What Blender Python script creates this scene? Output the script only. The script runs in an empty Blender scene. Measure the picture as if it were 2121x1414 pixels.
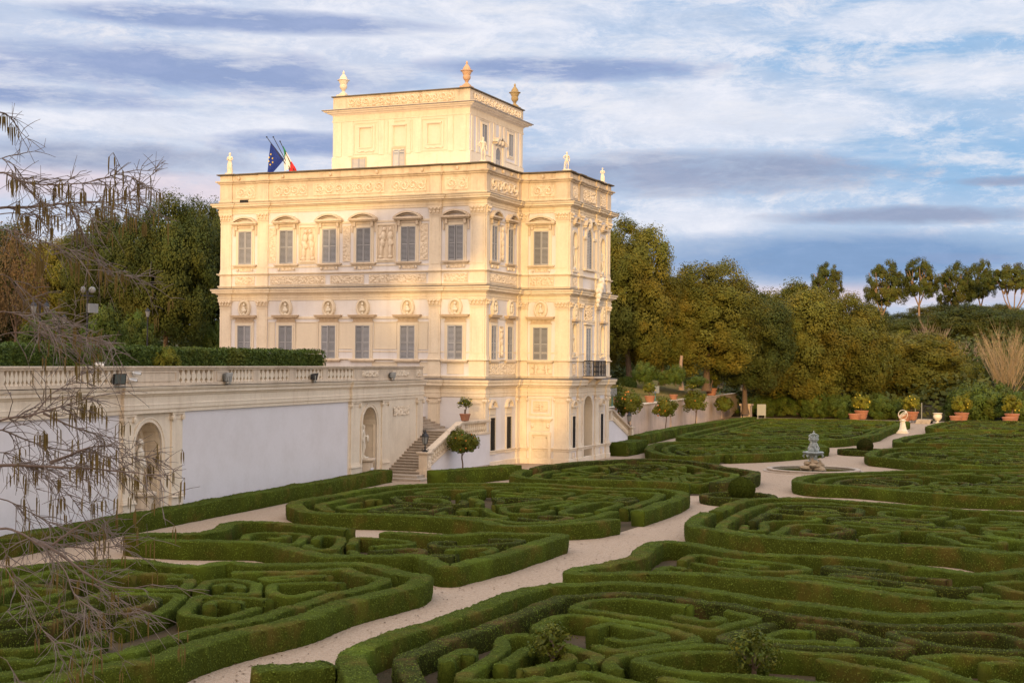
import bpy, bmesh, math, random
import numpy as np
R = math.radians
PI = math.pi
rng = np.random.default_rng(7)
random.seed(7)
SC = bpy.context.scene
COL = SC.collection

# ------------------------------------------------------------------ camera numbers
F_PX, PITCH, ROLL, YAW, CAM_H = 2968.4, .013878, .00861, .398135, 7.0
fw = np.array([math.cos(YAW)*math.cos(PITCH), math.sin(YAW)*math.cos(PITCH), math.sin(PITCH)])
r0 = np.array([math.sin(YAW), -math.cos(YAW), 0.]); u0 = np.cross(r0, fw)
rt = r0*math.cos(ROLL)+u0*math.sin(ROLL); up = -r0*math.sin(ROLL)+u0*math.cos(ROLL)
CAM = np.array([0, 0, CAM_H])
def ray(x, y): return (x-1060.5)/F_PX*rt + (707-y)/F_PX*up + fw
def gnd(x, y, z=0.):
    d = ray(x, y); return CAM + d*(z-CAM_H)/d[2]
def atX(x, y, X):
    d = ray(x, y); return CAM + d*X/d[0]
def atY(x, y, Y):
    d = ray(x, y); return CAM + d*Y/d[1]
def atD(x, y, D): return CAM + ray(x, y)*D

# ------------------------------------------------------------------ mesh builder
class MB:
    def __init__(s): s.V = []; s.Q = []; s.T = []; s.n = 0; s.C = []
    def add(s, V, Q=None, T=None, col=None):
        V = np.asarray(V, float).reshape(-1, 3)
        if Q is not None and len(Q): s.Q.append(np.asarray(Q, np.int64).reshape(-1, 4)+s.n)
        if T is not None and len(T): s.T.append(np.asarray(T, np.int64).reshape(-1, 3)+s.n)
        s.V.append(V); s.C.append(np.ones((len(V), 3)) if col is None else np.broadcast_to(np.asarray(col, float), (len(V), 3)))
        s.n += len(V)
    def empty(s): return s.n == 0
    def quad(s, a, b, c, d): s.add([a, b, c, d], [[0, 1, 2, 3]])
    def hexa(s, p):   # 8 points: bottom 4, top 4
        s.add(p, [[0, 3, 2, 1], [4, 5, 6, 7], [0, 1, 5, 4], [1, 2, 6, 5], [2, 3, 7, 6], [3, 0, 4, 7]])
    def box(s, x0, x1, y0, y1, z0, z1):
        s.hexa([(x0, y0, z0), (x1, y0, z0), (x1, y1, z0), (x0, y1, z0), (x0, y0, z1), (x1, y0, z1), (x1, y1, z1), (x0, y1, z1)])
    def lathe(s, prof, c=(0, 0, 0), n=20, lobes=0, amp=0., caps=True):
        th = np.linspace(0, 2*PI, n, endpoint=False)
        m = 1+amp*np.cos(lobes*th) if lobes else np.ones(n)
        P = np.array(prof, float); k = len(P)
        V = np.zeros((k, n, 3))
        V[:, :, 0] = c[0]+P[:, 0, None]*np.cos(th)*m; V[:, :, 1] = c[1]+P[:, 0, None]*np.sin(th)*m; V[:, :, 2] = c[2]+P[:, 1, None]
        i = np.arange(k-1)[:, None]; j = np.arange(n)[None]; j2 = (j+1) % n
        Q = np.stack([i*n+j, i*n+j2, (i+1)*n+j2, (i+1)*n+j], -1).reshape(-1, 4)
        V = V.reshape(-1, 3); T = []
        if caps:
            V = np.vstack([V, [[c[0], c[1], c[2]+P[0, 1]]], [[c[0], c[1], c[2]+P[-1, 1]]]])
            jj = np.arange(n)
            T = np.vstack([np.stack([jj*0+k*n, (jj+1) % n, jj], -1), np.stack([jj*0+k*n+1, (k-1)*n+jj, (k-1)*n+(jj+1) % n], -1)])
        s.add(V, Q, T)
    def ell(s, c, r, n=12, rot=0.):
        a = np.linspace(-PI/2, PI/2, n//2+1)
        m = MB(); m.lathe([(math.cos(t), math.sin(t)) for t in a], (0, 0, 0), n, caps=False)
        V = m.V[0]*np.array(r); cr, sr = math.cos(rot), math.sin(rot)
        V = np.stack([V[:, 0]*cr-V[:, 1]*sr, V[:, 0]*sr+V[:, 1]*cr, V[:, 2]], -1)+np.array(c)
        s.add(V, m.Q[0])
    def tube(s, pts, rad, n=6, cap=True):
        P = np.asarray(pts, float); k = len(P); rad = np.broadcast_to(np.asarray(rad, float), (k,))
        t = np.gradient(P, axis=0); t /= np.linalg.norm(t, axis=1)[:, None]+1e-9
        ref = np.where(np.abs(t[:, 2:3]) < .9, np.array([[0, 0, 1.]]), np.array([[1., 0, 0]]))
        a = np.cross(t, ref); a /= np.linalg.norm(a, axis=1)[:, None]+1e-9
        b = np.cross(t, a); th = np.linspace(0, 2*PI, n, endpoint=False)
        V = P[:, None]+rad[:, None, None]*(a[:, None]*np.cos(th)[None, :, None]+b[:, None]*np.sin(th)[None, :, None])
        i = np.arange(k-1)[:, None]; j = np.arange(n)[None]; j2 = (j+1) % n
        Q = np.stack([i*n+j, i*n+j2, (i+1)*n+j2, (i+1)*n+j], -1).reshape(-1, 4)
        s.add(V.reshape(-1, 3), Q)
        if cap and n == 4: pass
    def grid(s, G):   # G (a,b,3)
        a, b = G.shape[:2]
        i = np.arange(a-1)[:, None]; j = np.arange(b-1)[None]
        Q = np.stack([i*b+j, (i+1)*b+j, (i+1)*b+j+1, i*b+j+1], -1).reshape(-1, 4)
        s.add(G.reshape(-1, 3), Q)
    def mesh(s, name, mats, smooth=False, off=(0, 0, 0), colors=False):
        me = bpy.data.meshes.new(name)
        V = np.vstack(s.V)-np.asarray(off, float)
        Q = np.vstack(s.Q) if s.Q else np.zeros((0, 4), int); T = np.vstack(s.T) if s.T else np.zeros((0, 3), int)
        me.vertices.add(len(V)); me.vertices.foreach_set('co', V.astype(np.float32).ravel())
        loops = np.concatenate([Q.ravel(), T.ravel()]).astype(np.int32)
        me.loops.add(len(loops)); me.loops.foreach_set('vertex_index', loops)
        st = np.concatenate([np.arange(len(Q))*4, len(Q)*4+np.arange(len(T))*3]).astype(np.int32)
        me.polygons.add(len(st)); me.polygons.foreach_set('loop_start', st)
        me.polygons.foreach_set('use_smooth', np.full(len(st), bool(smooth)))
        if colors:
            ca = me.color_attributes.new('Col', 'FLOAT_COLOR', 'POINT')
            C = np.vstack(s.C); ca.data.foreach_set('color', np.hstack([C, np.ones((len(C), 1))]).astype(np.float32).ravel())
        for m in (mats if isinstance(mats, (list, tuple)) else [mats]): me.materials.append(m)
        me.update(calc_edges=True)
        return me

def wloc(o):
    p = np.array(o.location, float)
    while o.parent: o = o.parent; p = p+np.array(o.location, float)
    return p
def tag(o, label=None, cat=None, group=None, kind=None):
    if label: o['label'] = label
    if cat: o['category'] = cat
    if group: o['group'] = group
    if kind: o['kind'] = kind
    return o
def thing(name, label, cat, loc=(0, 0, 0), rz=0., group=None):
    o = bpy.data.objects.new(name, None); COL.objects.link(o)
    o.location = [float(v) for v in loc]; o.rotation_euler = (0, 0, rz); o.empty_display_size = .3
    return tag(o, label, cat, group)
def part(name, mb, mat, parent=None, world=True, smooth=False, loc=(0, 0, 0), rz=0., colors=False):
    """one mesh object; world=True: the builder holds world coordinates (parents unrotated)"""
    off = wloc(parent) if (parent is not None and world) else (0, 0, 0)
    o = bpy.data.objects.new(name, mb if isinstance(mb, bpy.types.Mesh) else mb.mesh(name, mat, smooth, off, colors))
    COL.objects.link(o); o.parent = parent; o.location = [float(v) for v in loc]; o.rotation_euler = (0, 0, rz)
    return o
def solo(name, mb, mat, label, cat, group=None, smooth=False, colors=False, base=None):
    """a thing that is one mesh with its origin at its base"""
    V = np.vstack(mb.V)
    b = np.array([(V[:, 0].min()+V[:, 0].max())/2, (V[:, 1].min()+V[:, 1].max())/2, V[:, 2].min()]) if base is None else np.array(base, float)
    o = bpy.data.objects.new(name, mb.mesh(name, mat, smooth, b, colors)); COL.objects.link(o); o.location = b
    return tag(o, label, cat, group)
def struct(name, mb, mat, smooth=False):
    o = bpy.data.objects.new(name, mb.mesh(name, mat, smooth)); COL.objects.link(o); o['kind'] = 'structure'; return o
def copy_tree(o, parent=None):
    c = o.copy(); COL.objects.link(c); c.parent = parent
    for ch in o.children: copy_tree(ch, c)
    return c

# ------------------------------------------------------------------ materials
class NT:
    def __init__(s, tree): s.t = tree; s.n = tree.nodes; s.l = tree.links
    def new(s, typ, **kw):
        n = s.n.new(typ)
        for k, v in kw.items(): setattr(n, k, v)
        return n
    def link(s, a, b): s.l.new(a, b)
    def m(s, op, a, b=None, c=None, clamp=False):
        n = s.n.new('ShaderNodeMath'); n.operation = op; n.use_clamp = clamp
        for i, v in enumerate((a, b, c)):
            if v is None: continue
            if isinstance(v, (int, float)): n.inputs[i].default_value = v
            else: s.l.new(v, n.inputs[i])
        return n.outputs[0]
    def mix(s, fac, a, b, mode='MIX'):
        n = s.n.new('ShaderNodeMixRGB'); n.blend_type = mode
        for i, v in enumerate((fac, a, b)):
            if isinstance(v, (int, float)): n.inputs[i].default_value = v
            elif isinstance(v, tuple): n.inputs[i].default_value = v if len(v) == 4 else (*v, 1)
            else: s.l.new(v, n.inputs[i])
        return n.outputs[0]
    def ramp(s, fac, a, b):
        n = s.n.new('ShaderNodeMapRange'); n.clamp = True
        s.l.new(fac, n.inputs[0]); n.inputs[1].default_value = a; n.inputs[2].default_value = b
        return n.outputs[0]
    def noise(s, vec, scale, detail=4, rough=.55, sc=None):
        if sc is not None:
            mp = s.n.new('ShaderNodeMapping'); mp.inputs['Scale'].default_value = sc
            s.l.new(vec, mp.inputs[0]); vec = mp.outputs[0]
        n = s.n.new('ShaderNodeTexNoise'); n.inputs['Scale'].default_value = scale
        n.inputs['Detail'].default_value = detail; n.inputs['Roughness'].default_value = rough
        s.l.new(vec, n.inputs['Vector']); return n.outputs['Fac']

def newmat(name):
    m = bpy.data.materials.new(name); m.use_nodes = True
    t = NT(m.node_tree); b = t.n['Principled BSDF']
    return m, t, b
def pos(t): return t.new('ShaderNodeNewGeometry').outputs['Position']
def bump(t, b, h, strength, dist=.02):
    n = t.new('ShaderNodeBump'); n.inputs['Strength'].default_value = strength; n.inputs['Distance'].default_value = dist
    t.link(h, n.inputs['Height']); t.link(n.outputs[0], b.inputs['Normal'])

def stone(name, col, dirt, amount=.5, fine=.25, rough=.85, bmp=.3, streak=True):
    m, t, b = newmat(name); p = pos(t)
    n1 = t.ramp(t.noise(p, .55, 6, .65), .42, .75)
    n2 = t.ramp(t.noise(p, 1.0, 5, .7, (2.2, 2.2, .16)), .5, .8)
    n3 = t.noise(p, 7, 6, .7)
    d = t.m('MULTIPLY', t.m('ADD', t.m('MULTIPLY', n1, .6), t.m('MULTIPLY', n2, .9 if streak else 0.)), amount, clamp=True)
    c = t.mix(d, col, dirt)
    v = t.m('ADD', t.m('MULTIPLY', n3, fine*2), 1-fine)
    c = t.mix(1., c, t.mix(1, (1, 1, 1), v, 'MULTIPLY'), 'MULTIPLY')
    t.link(c, b.inputs['Base Color']); b.inputs['Roughness'].default_value = rough
    b.inputs['Specular IOR Level'].default_value = .25
    bump(t, b, t.noise(p, 14, 5, .7), bmp, .03)
    return m
def plain(name, col, rough=.6, metal=0., var=.15, scale=6., spec=.4):
    m, t, b = newmat(name); p = pos(t)
    v = t.m('ADD', t.m('MULTIPLY', t.noise(p, scale, 4, .6), var*2), 1-var)
    t.link(t.mix(1., col, t.mix(1, (1, 1, 1), v, 'MULTIPLY'), 'MULTIPLY'), b.inputs['Base Color'])
    b.inputs['Roughness'].default_value = rough; b.inputs['Metallic'].default_value = metal
    b.inputs['Specular IOR Level'].default_value = spec
    return m
def foliage(name, a, b_, c=None, patch=.35, trans=.25, tscale=1.6, fine=9., use_col=True, d=None, spec=.22, rough=.65):
    """leaf material: colour a -> b by fine variation, c in patches"""
    m, t, b = newmat(name); p = pos(t)
    f = t.ramp(t.noise(p, fine, 3, .7), .22, .78)
    col = t.mix(f, a, b_)
    if c is not None:
        g = t.m('MULTIPLY', t.ramp(t.noise(p, tscale, 4, .6), .52, .68), patch)
        col = t.mix(g, col, c)
    if d is not None:
        g = t.m('MULTIPLY', t.ramp(t.noise(p, tscale*.6, 4, .6, (1, 1, .4)), .52, .70), .7); col = t.mix(g, col, d)
    if use_col:
        at = t.new('ShaderNodeAttribute'); at.attribute_name = 'Col'
        col = t.mix(1., col, at.outputs['Color'], 'MULTIPLY')
    t.link(col, b.inputs['Base Color']); b.inputs['Roughness'].default_value = rough
    b.inputs['Specular IOR Level'].default_value = spec
    if trans > 0:
        tr = t.new('ShaderNodeBsdfTranslucent'); t.link(col, tr.inputs['Color'])
        mx = t.new('ShaderNodeMixShader'); mx.inputs[0].default_value = trans
        out = t.n['Material Output']; t.link(b.outputs[0], mx.inputs[1]); t.link(tr.outputs[0], mx.inputs[2]); t.link(mx.outputs[0], out.inputs['Surface'])
    return m

M = {}
M['trim'] = stone('trim_stone', (.75, .64, .50), (.48, .36, .25), .55, .16)
M['trim2'] = stone('weathered_stone', (.66, .54, .41), (.30, .22, .15), .75, .2)
M['lintel'] = stone('brown_stone', (.56, .43, .30), (.34, .24, .16), .5, .2)
M['plaster'] = stone('lilac_plaster', (.69, .655, .655), (.54, .47, .42), .50, .06, bmp=.08)
M['panel'] = stone('cream_plaster', (.70, .60, .47), (.56, .46, .35), .4, .1, bmp=.15)
M['wallplaster'] = stone('pale_wall_plaster', (.69, .655, .665), (.53, .485, .46), .70, .07, bmp=.12, streak=False)
M['relief'] = stone('relief_stone', (.72, .60, .46), (.42, .31, .20), .5, .25, bmp=.5)
def shaded_recess(name, col, dark):
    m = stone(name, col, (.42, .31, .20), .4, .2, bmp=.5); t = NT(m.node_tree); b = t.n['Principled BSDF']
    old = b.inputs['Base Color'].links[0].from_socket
    g = t.new('ShaderNodeNewGeometry'); k = t.ramp(g.outputs['Pointiness'], .50, .43)  # shade of the hollows painted into the colour, so the carving reads
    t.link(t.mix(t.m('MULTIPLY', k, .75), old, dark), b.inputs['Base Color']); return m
M['relief'] = shaded_recess('relief_stone', (.74, .62, .48), (.30, .20, .12))
M['lead'] = plain('lead_capping', (.17, .145, .135), .7, var=.5, scale=3)
M['coping'] = stone('lichen_coping', (.15, .12, .085), (.07, .06, .04), .7, .35)
M['marble'] = stone('statue_marble', (.74, .66, .54), (.42, .34, .25), .45, .15, bmp=.2)
M['terra'] = stone('terracotta', (.36, .15, .085), (.30, .19, .13), .8, .25, streak=False)
M['urnstone'] = stone('urn_terracotta', (.60, .38, .24), (.40, .25, .16), .5, .2, streak=False)
M['urnolive'] = stone('urn_mossy', (.36, .26, .13), (.22, .17, .08), .6, .25, streak=False)
M['shutter'] = plain('shutter_paint', (.36, .355, .37), .6, var=.12)
M['shutterlt'] = plain('shutter_frame_paint', (.36, .37, .40), .6, var=.1)
M['dark'] = plain('dark_opening', (.02, .018, .016), .8)
M['iron'] = plain('wrought_iron', (.035, .034, .036), .5, .4)
M['greeniron'] = plain('green_painted_iron', (.07, .17, .14), .5, .1)
M['black'] = plain('black_plastic', (.016, .016, .018), .4)
M['greymetal'] = plain('grey_metal', (.26, .26, .25), .45, .3)
M['white'] = plain('white_plastic', (.75, .75, .75), .4)
M['steps'] = stone('step_stone', (.40, .33, .26), (.16, .12, .09), .7, .3)
M['bronze'] = stone('verdigris_bronze', (.26, .29, .29), (.58, .60, .56), 1., .4)
M['rock'] = stone('tufa_rock', (.36, .27, .18), (.14, .11, .06), .8, .35, bmp=1.)
M['pink'] = stone('stained_pink_wall', (.56, .43, .34), (.30, .22, .18), .75, .2)
M['bark'] = stone('bark', (.15, .10, .07), (.07, .05, .035), .6, .3)
M['barkpine'] = stone('pine_bark', (.33, .22, .15), (.2, .12, .08), .6, .3)
M['twig'] = plain('twig_bark', (.15, .118, .10), .85, var=.45, scale=3)
M['bough'] = plain('bough_bark', (.15, .108, .085), .85, var=.6, scale=5)
M['palewood'] = plain('pale_bare_twigs', (.36, .26, .15), .85, var=.25, scale=.8)
M['bluegrey'] = plain('brown_bare_twigs', (.26, .19, .14), .85, var=.2)
M['catkin'] = plain('catkin', (.125, .085, .018), .9, var=.5, scale=8)
M['orangefruit'] = plain('orange_fruit', (.62, .20, .02), .5)
M['lemon'] = plain('lemon_fruit', (.60, .46, .04), .5)
M['hedge'] = foliage('box_hedge', (.012, .019, .003), (.085, .105, .013), (.115, .076, .018), .6, .0, .7, 30., use_col=False, d=(.085, .115, .012), spec=.04, rough=.95)
M['hedgeb'] = foliage('box_hedge_brownish', (.012, .016, .004), (.055, .060, .012), (.095, .058, .020), .85, .0, .8, 22., use_col=False, spec=.04, rough=.95)
M['hedgeleaf'] = foliage('box_leaf', (.060, .086, .011), (.150, .195, .024), (.180, .130, .030), .50, .12, .7, 34., use_col=False, d=(.150, .215, .022), spec=.10, rough=.8)
M['laurel'] = foliage('laurel_leaf', (.03, .06, .010), (.125, .165, .026), (.17, .16, .02), .5, .2, .5, 5.)
M['oak'] = foliage('evergreen_oak_leaf', (.080, .088, .018), (.180, .168, .034), (.21, .150, .028), .5, .2, .16, 1.1, spec=.1)
M['dkoak'] = foliage('dark_evergreen_leaf', (.042, .058, .016), (.088, .100, .026), (.125, .108, .024), .5, .2, .15, 1.1, spec=.1)
M['pine'] = foliage('pine_needles', (.04, .058, .014), (.12, .125, .03), (.15, .12, .03), .4, .15, .2, 2.5, spec=.1)
M['autumn'] = foliage('autumn_leaf', (.085, .058, .030), (.150, .098, .050), (.11, .085, .04), .4, .2, .3, 3.)
M['citrus'] = foliage('citrus_leaf', (.035, .058, .008), (.17, .18, .02), (.22, .18, .018), .5, .25, 1.4, 9.)
M['yellowgreen'] = foliage('yellow_green_leaf', (.10, .115, .012), (.26, .24, .026), None, 0, .25, 1., 5.)

def gravel():
    m, t, b = newmat('gravel'); p = pos(t)
    v = t.new('ShaderNodeTexVoronoi'); v.inputs['Scale'].default_value = 16.; t.link(p, v.inputs['Vector'])
    n = t.noise(p, .8, 6, .68); n2 = t.noise(p, 30., 4, .8)
    c = t.mix(t.ramp(n2, .3, .7), (.22, .155, .10), (.46, .345, .25))
    c = t.mix(t.m('MULTIPLY', t.ramp(n, .42, .68), .6), c, (.33, .24, .165))
    sep = t.new('ShaderNodeSeparateColor'); t.link(v.outputs['Color'], sep.inputs[0])
    c = t.mix(t.m('MULTIPLY', sep.outputs[0], .45), c, (.50, .39, .29))
    t.link(c, b.inputs['Base Color']); b.inputs['Roughness'].default_value = .95; b.inputs['Specular IOR Level'].default_value = .1
    bump(t, b, v.outputs['Distance'], .8, .03)
    return m
M['gravel'] = gravel()
def soil(name, a, b2, sc=.8):
    m, t, b = newmat(name); p = pos(t)
    c = t.mix(t.ramp(t.noise(p, sc, 6, .7), .35, .65), a, b2)
    c = t.mix(t.m('MULTIPLY', t.noise(p, 25, 4, .8), .5), c, tuple(x*.4 for x in a))
    t.link(c, b.inputs['Base Color']); b.inputs['Roughness'].default_value = .95; b.inputs['Specular IOR Level'].default_value = .1
    bump(t, b, t.noise(p, 20, 4, .8), .6, .05)
    return m
M['soil'] = soil('garden_soil', (.11, .075, .045), (.07, .06, .03))
M['lawn'] = soil('lawn_grass', (.16, .14, .035), (.24, .165, .05), .25)
M['hill'] = soil('woodland_floor', (.05, .045, .02), (.08, .06, .03), .1)
m, t, b = newmat('pool_water'); b.inputs['Base Color'].default_value = (.02, .035, .012, 1); b.inputs['Roughness'].default_value = .08
bump(t, b, t.noise(pos(t), 3., 3, .5), .15, .02); M['water'] = m
m, t, b = newmat('lamp_glass'); b.inputs['Base Color'].default_value = (.24, .24, .23, 1); b.inputs['Roughness'].default_value = .2; M['glass'] = m
m, t, b = newmat('dark_glass'); b.inputs['Base Color'].default_value = (.10, .12, .12, 1); b.inputs['Roughness'].default_value = .08; M['dglass'] = m

for nm in ('shutter', 'shutterlt'):      # each shutter faded a little differently
    t = NT(M[nm].node_tree); b = t.n['Principled BSDF']; old = b.inputs['Base Color'].links[0].from_socket
    v = t.m('ADD', .78, t.m('MULTIPLY', t.new('ShaderNodeObjectInfo').outputs['Random'], .42)); t.link(t.mix(1., old, t.mix(1, (1, 1, 1), v, 'MULTIPLY'), 'MULTIPLY'), b.inputs['Base Color'])

# ------------------------------------------------------------------ facade frames
class Fr:
    def __init__(s, O, x, n): s.O = np.array([O[0], O[1], 0.]); s.x = np.array([x[0], x[1], 0.]); s.n = np.array([n[0], n[1], 0.])
    def P(s, a, z, o=0.): return s.O+s.x*a+s.n*o+np.array([0, 0, z])
    def rz(s): return math.atan2(s.x[1], s.x[0])
    def box(s, mb, a0, a1, z0, z1, o0, o1):
        mb.hexa([s.P(a0, z0, o1), s.P(a1, z0, o1), s.P(a1, z0, o0), s.P(a0, z0, o0), s.P(a0, z1, o1), s.P(a1, z1, o1), s.P(a1, z1, o0), s.P(a0, z1, o0)])
    def frame(s, mb, a0, a1, z0, z1, w, o0, o1):   # rectangular moulding
        s.box(mb, a0-w, a0, z0-w, z1+w, o0, o1); s.box(mb, a1, a1+w, z0-w, z1+w, o0, o1)
        s.box(mb, a0, a1, z0-w, z0, o0, o1); s.box(mb, a0, a1, z1, z1+w, o0, o1)
    def rect(s, mb, a0, a1, z0, z1, o=0.):
        mb.quad(s.P(a0, z0, o), s.P(a1, z0, o), s.P(a1, z1, o), s.P(a0, z1, o))
    def fan(s, mb, pts, o):   # polygon star-shaped about its mean
        P = [s.P(a, z, o) for a, z in pts]; c = np.mean(P, 0); n = len(P)
        mb.add([*P, c], None, [[i, (i+1) % n, n] for i in range(n)])
    def ringplate(s, mb, inner, outer, o0, o1):   # plate between two same-length outlines
        n = len(inner)
        V = [s.P(a, z, o1) for a, z in inner]+[s.P(a, z, o1) for a, z in outer]+[s.P(a, z, o0) for a, z in inner]+[s.P(a, z, o0) for a, z in outer]
        Q = []
        for i in range(n-1):
            j = i+1; Q += [[i, j, n+j, n+i], [i, 2*n+i, 2*n+j, j], [n+i, n+j, 3*n+j, 3*n+i]]
        mb.add(V, Q)

def sweep(mb, path, prof, closed=True):
    """path: 2D points (outward = right of travel); prof: (offset, z)"""
    P = np.array(path, float); n = len(P)
    d = np.roll(P, -1, 0)-P
    if not closed: d[-1] = d[-2]
    d /= np.linalg.norm(d, axis=1)[:, None]+1e-12
    nr = np.stack([d[:, 1], -d[:, 0]], -1); pr = np.roll(nr, 1, 0)
    if not closed: pr[0] = nr[0]
    mt = (nr+pr)/(1+np.sum(nr*pr, 1))[:, None]
    k = len(prof); V = np.zeros((n, k, 3))
    for j, (o, z) in enumerate(prof): V[:, j, :2] = P+mt*o; V[:, j, 2] = z
    i = np.arange(n if closed else n-1)[:, None]; j = np.arange(k-1)[None]; i2 = (i+1) % n
    Q = np.stack([i*k+j, i2*k+j, i2*k+j+1, i*k+j+1], -1).reshape(-1, 4)
    mb.add(V.reshape(-1, 3), Q)
def jogpath(faces, jog):
    """faces: (p0, p1, [(a, b)...]) rectilinear, outward right; returns outline stepping out over the pilasters"""
    segs = []
    for p0, p1, pil in faces:
        p0 = np.array(p0, float); p1 = np.array(p1, float); L = np.linalg.norm(p1-p0); d = (p1-p0)/L; n = np.array([d[1], -d[0]])
        cur = 0.; S = []
        for a, b in sorted(pil):
            if a > cur+1e-6: S.append((cur, a, 0.))
            S.append((a, b, jog)); cur = b
        if cur < L-1e-6: S.append((cur, L, 0.))
        segs.append((p0, d, n, L, S))
    out = []
    for i, (p0, d, n, L, S) in enumerate(segs):
        q0, qd, qn, qL, qS = segs[i-1]
        out.append(p0+n*S[0][2]+qn*qS[-1][2])
        for k in range(len(S)-1):
            out.append(p0+d*S[k][1]+n*S[k][2]); out.append(p0+d*S[k][1]+n*S[k+1][2])
    return out
def entab(z0, z1, pj):
    f = [(.0, 0), (.12, .02), (.12, .2), (.2, .22), (.2, .33), (.1, .35), (.1, .5), (.32, .56), (.4, .64), (.8, .68), (.8, .80), (.94, .86), (1., .95), (.97, 1.)]
    return [(o*pj, z0+(z1-z0)*z) for o, z in f]

def relief(mb, fr, a0, a1, z0, z1, o, kind='lump', amp=.05, cell=.05, seed=0):
    amp *= 1.5; rg = np.random.default_rng(seed+int(abs(a0)*37+z0*11))
    w, h = a1-a0, z1-z0
    na, nz = max(4, int(w/cell)), max(4, int(h/cell))
    A, Z = np.meshgrid(np.linspace(0, w, na+1), np.linspace(0, h, nz+1), indexing='ij')
    H = np.zeros_like(A)
    if kind == 'scroll':
        n = max(1, int(round(w/(h*1.05))))
        for i in range(n):
            c = (i+.5)*w/n; zz = h*.5; sg = 1 if i % 2 else -1
            r = np.hypot(A-c, (Z-zz)); th = np.arctan2((Z-zz)*sg, A-c)
            H = np.maximum(H, (r < h*.5)*np.maximum(0, np.sin(r/(h*.5)*9-th))*.9)
        H += .3*rg.random(A.shape)
    elif kind == 'fig':
        n = max(1, int(round(w/.75)))
        for i in range(n):
            c = (i+.5)*w/n+rg.uniform(-.05, .05); lean = rg.uniform(-.15, .15)
            for zc, ra, rz_ in ((.88, .10, .07), (.70, .17, .13), (.5, .15, .14), (.28, .11, .2), (.1, .14, .06)):
                H = np.maximum(H, np.sqrt(np.maximum(0, 1-((A-c-lean*(zc-.5)*h)/(ra*min(1, h/1.3)+.02))**2-((Z-zc*h)/(rz_*h))**2)))
            for sg in (-1, 1):
                H = np.maximum(H, .7*np.sqrt(np.maximum(0, 1-((A-c-sg*.2*(w/n))/(.12))**2-((Z-h*rg.uniform(.45, .7))/(.07*h))**2)))
        H = np.maximum(H, (Z < h*.06)*.6)
    else:
        k = int(w*h*90)+6
        ca, cz, cr = rg.uniform(0, w, k), rg.uniform(0, h, k), rg.uniform(.04, .10, k)
        for i in range(k): H = np.maximum(H, np.exp(-((A-ca[i])**2+(Z-cz[i])**2)/cr[i]**2)*rg.uniform(.5, 1.))
    G = fr.O+fr.x*(a0+A)[..., None]+fr.n*(o+amp*H)[..., None]+np.array([0, 0, 1.])*(z0+Z)[..., None]
    mb.grid(G)

def arch_pts(c, w, zs, z0, n=12):
    return [(c-w/2, z0)]+[(c-w/2*math.cos(t), zs+w/2*math.sin(t)) for t in np.linspace(0, PI, n+1)]+[(c+w/2, z0)]
def niche(mb, fr, c, w, z0, zs, depth, n=12, flat=False):
    """half-round niche with quarter dome"""
    th = np.linspace(0, PI, n+1)
    prof = [(-w/2*math.cos(t), -depth*math.sin(t)) for t in th] if not flat else None
    if flat:
        pts = arch_pts(c, w, zs, z0, n)
        V = [fr.P(a, z, 0) for a, z in pts]+[fr.P(a, z, -depth) for a, z in pts]; k = len(pts)
        mb.add(V, [[i, i+1, k+i+1, k+i] for i in range(k-1)]); fr.fan(mb, pts, -depth); return
    G = []
    for z in (z0, zs): G.append([fr.P(c+a, z, o) for a, o in prof])
    for ph in np.linspace(0, PI/2, 7)[1:]:
        G.append([fr.P(c+a*math.cos(ph), zs+w/2*math.sin(ph), o*math.cos(ph)) for a, o in prof])
    mb.grid(np.array(G))
    mb.add([fr.P(c+a, z0, o) for a, o in prof], None, [[0, i, i+1] for i in range(1, n)])
def wall_holes(mb, fr, a0, a1, z0, z1, holes, o=0.):
    """flat wall with arched openings: (centre, width, sill z, spring z)"""
    cur = a0
    for c, w, hz, zs in sorted(holes):
        l, r = c-w/2, c+w/2
        fr.rect(mb, cur, l, z0, z1, o)
        if hz > z0+.01: fr.rect(mb, l, r, z0, hz, o)
        top = z1; n = 12
        for t0, t1 in zip(np.linspace(0, PI, n+1)[:-1], np.linspace(0, PI, n+1)[1:]):
            q0 = (c-w/2*math.cos(t0), zs+w/2*math.sin(t0)); q1 = (c-w/2*math.cos(t1), zs+w/2*math.sin(t1))
            mb.quad(fr.P(*q0, o), fr.P(*q1, o), fr.P(q1[0], top, o), fr.P(q0[0], top, o))
        cur = r
    fr.rect(mb, cur, a1, z0, z1, o)

# ================================================================== VILLA
X0, X1, Y0, Y1 = 85.63, 106.0, 37.95, 58.45
PX0, PX1, PY = 91.6, 100.0, 34.36
side = Fr((X0, 0), (0, -1), (-1, 0)); front = Fr((0, Y0), (1, 0), (0, -1))
pside = Fr((PX0, 0), (0, -1), (-1, 0)); pfront = Fr((0, PY), (1, 0), (0, -1))
loc_fr = Fr((0, 0), (1, 0), (0, -1))
villa = thing('villa', 'cream baroque villa in warm sunlight with grey shutters and reliefs', 'villa', (95.8, 46.4, 0))

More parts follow.
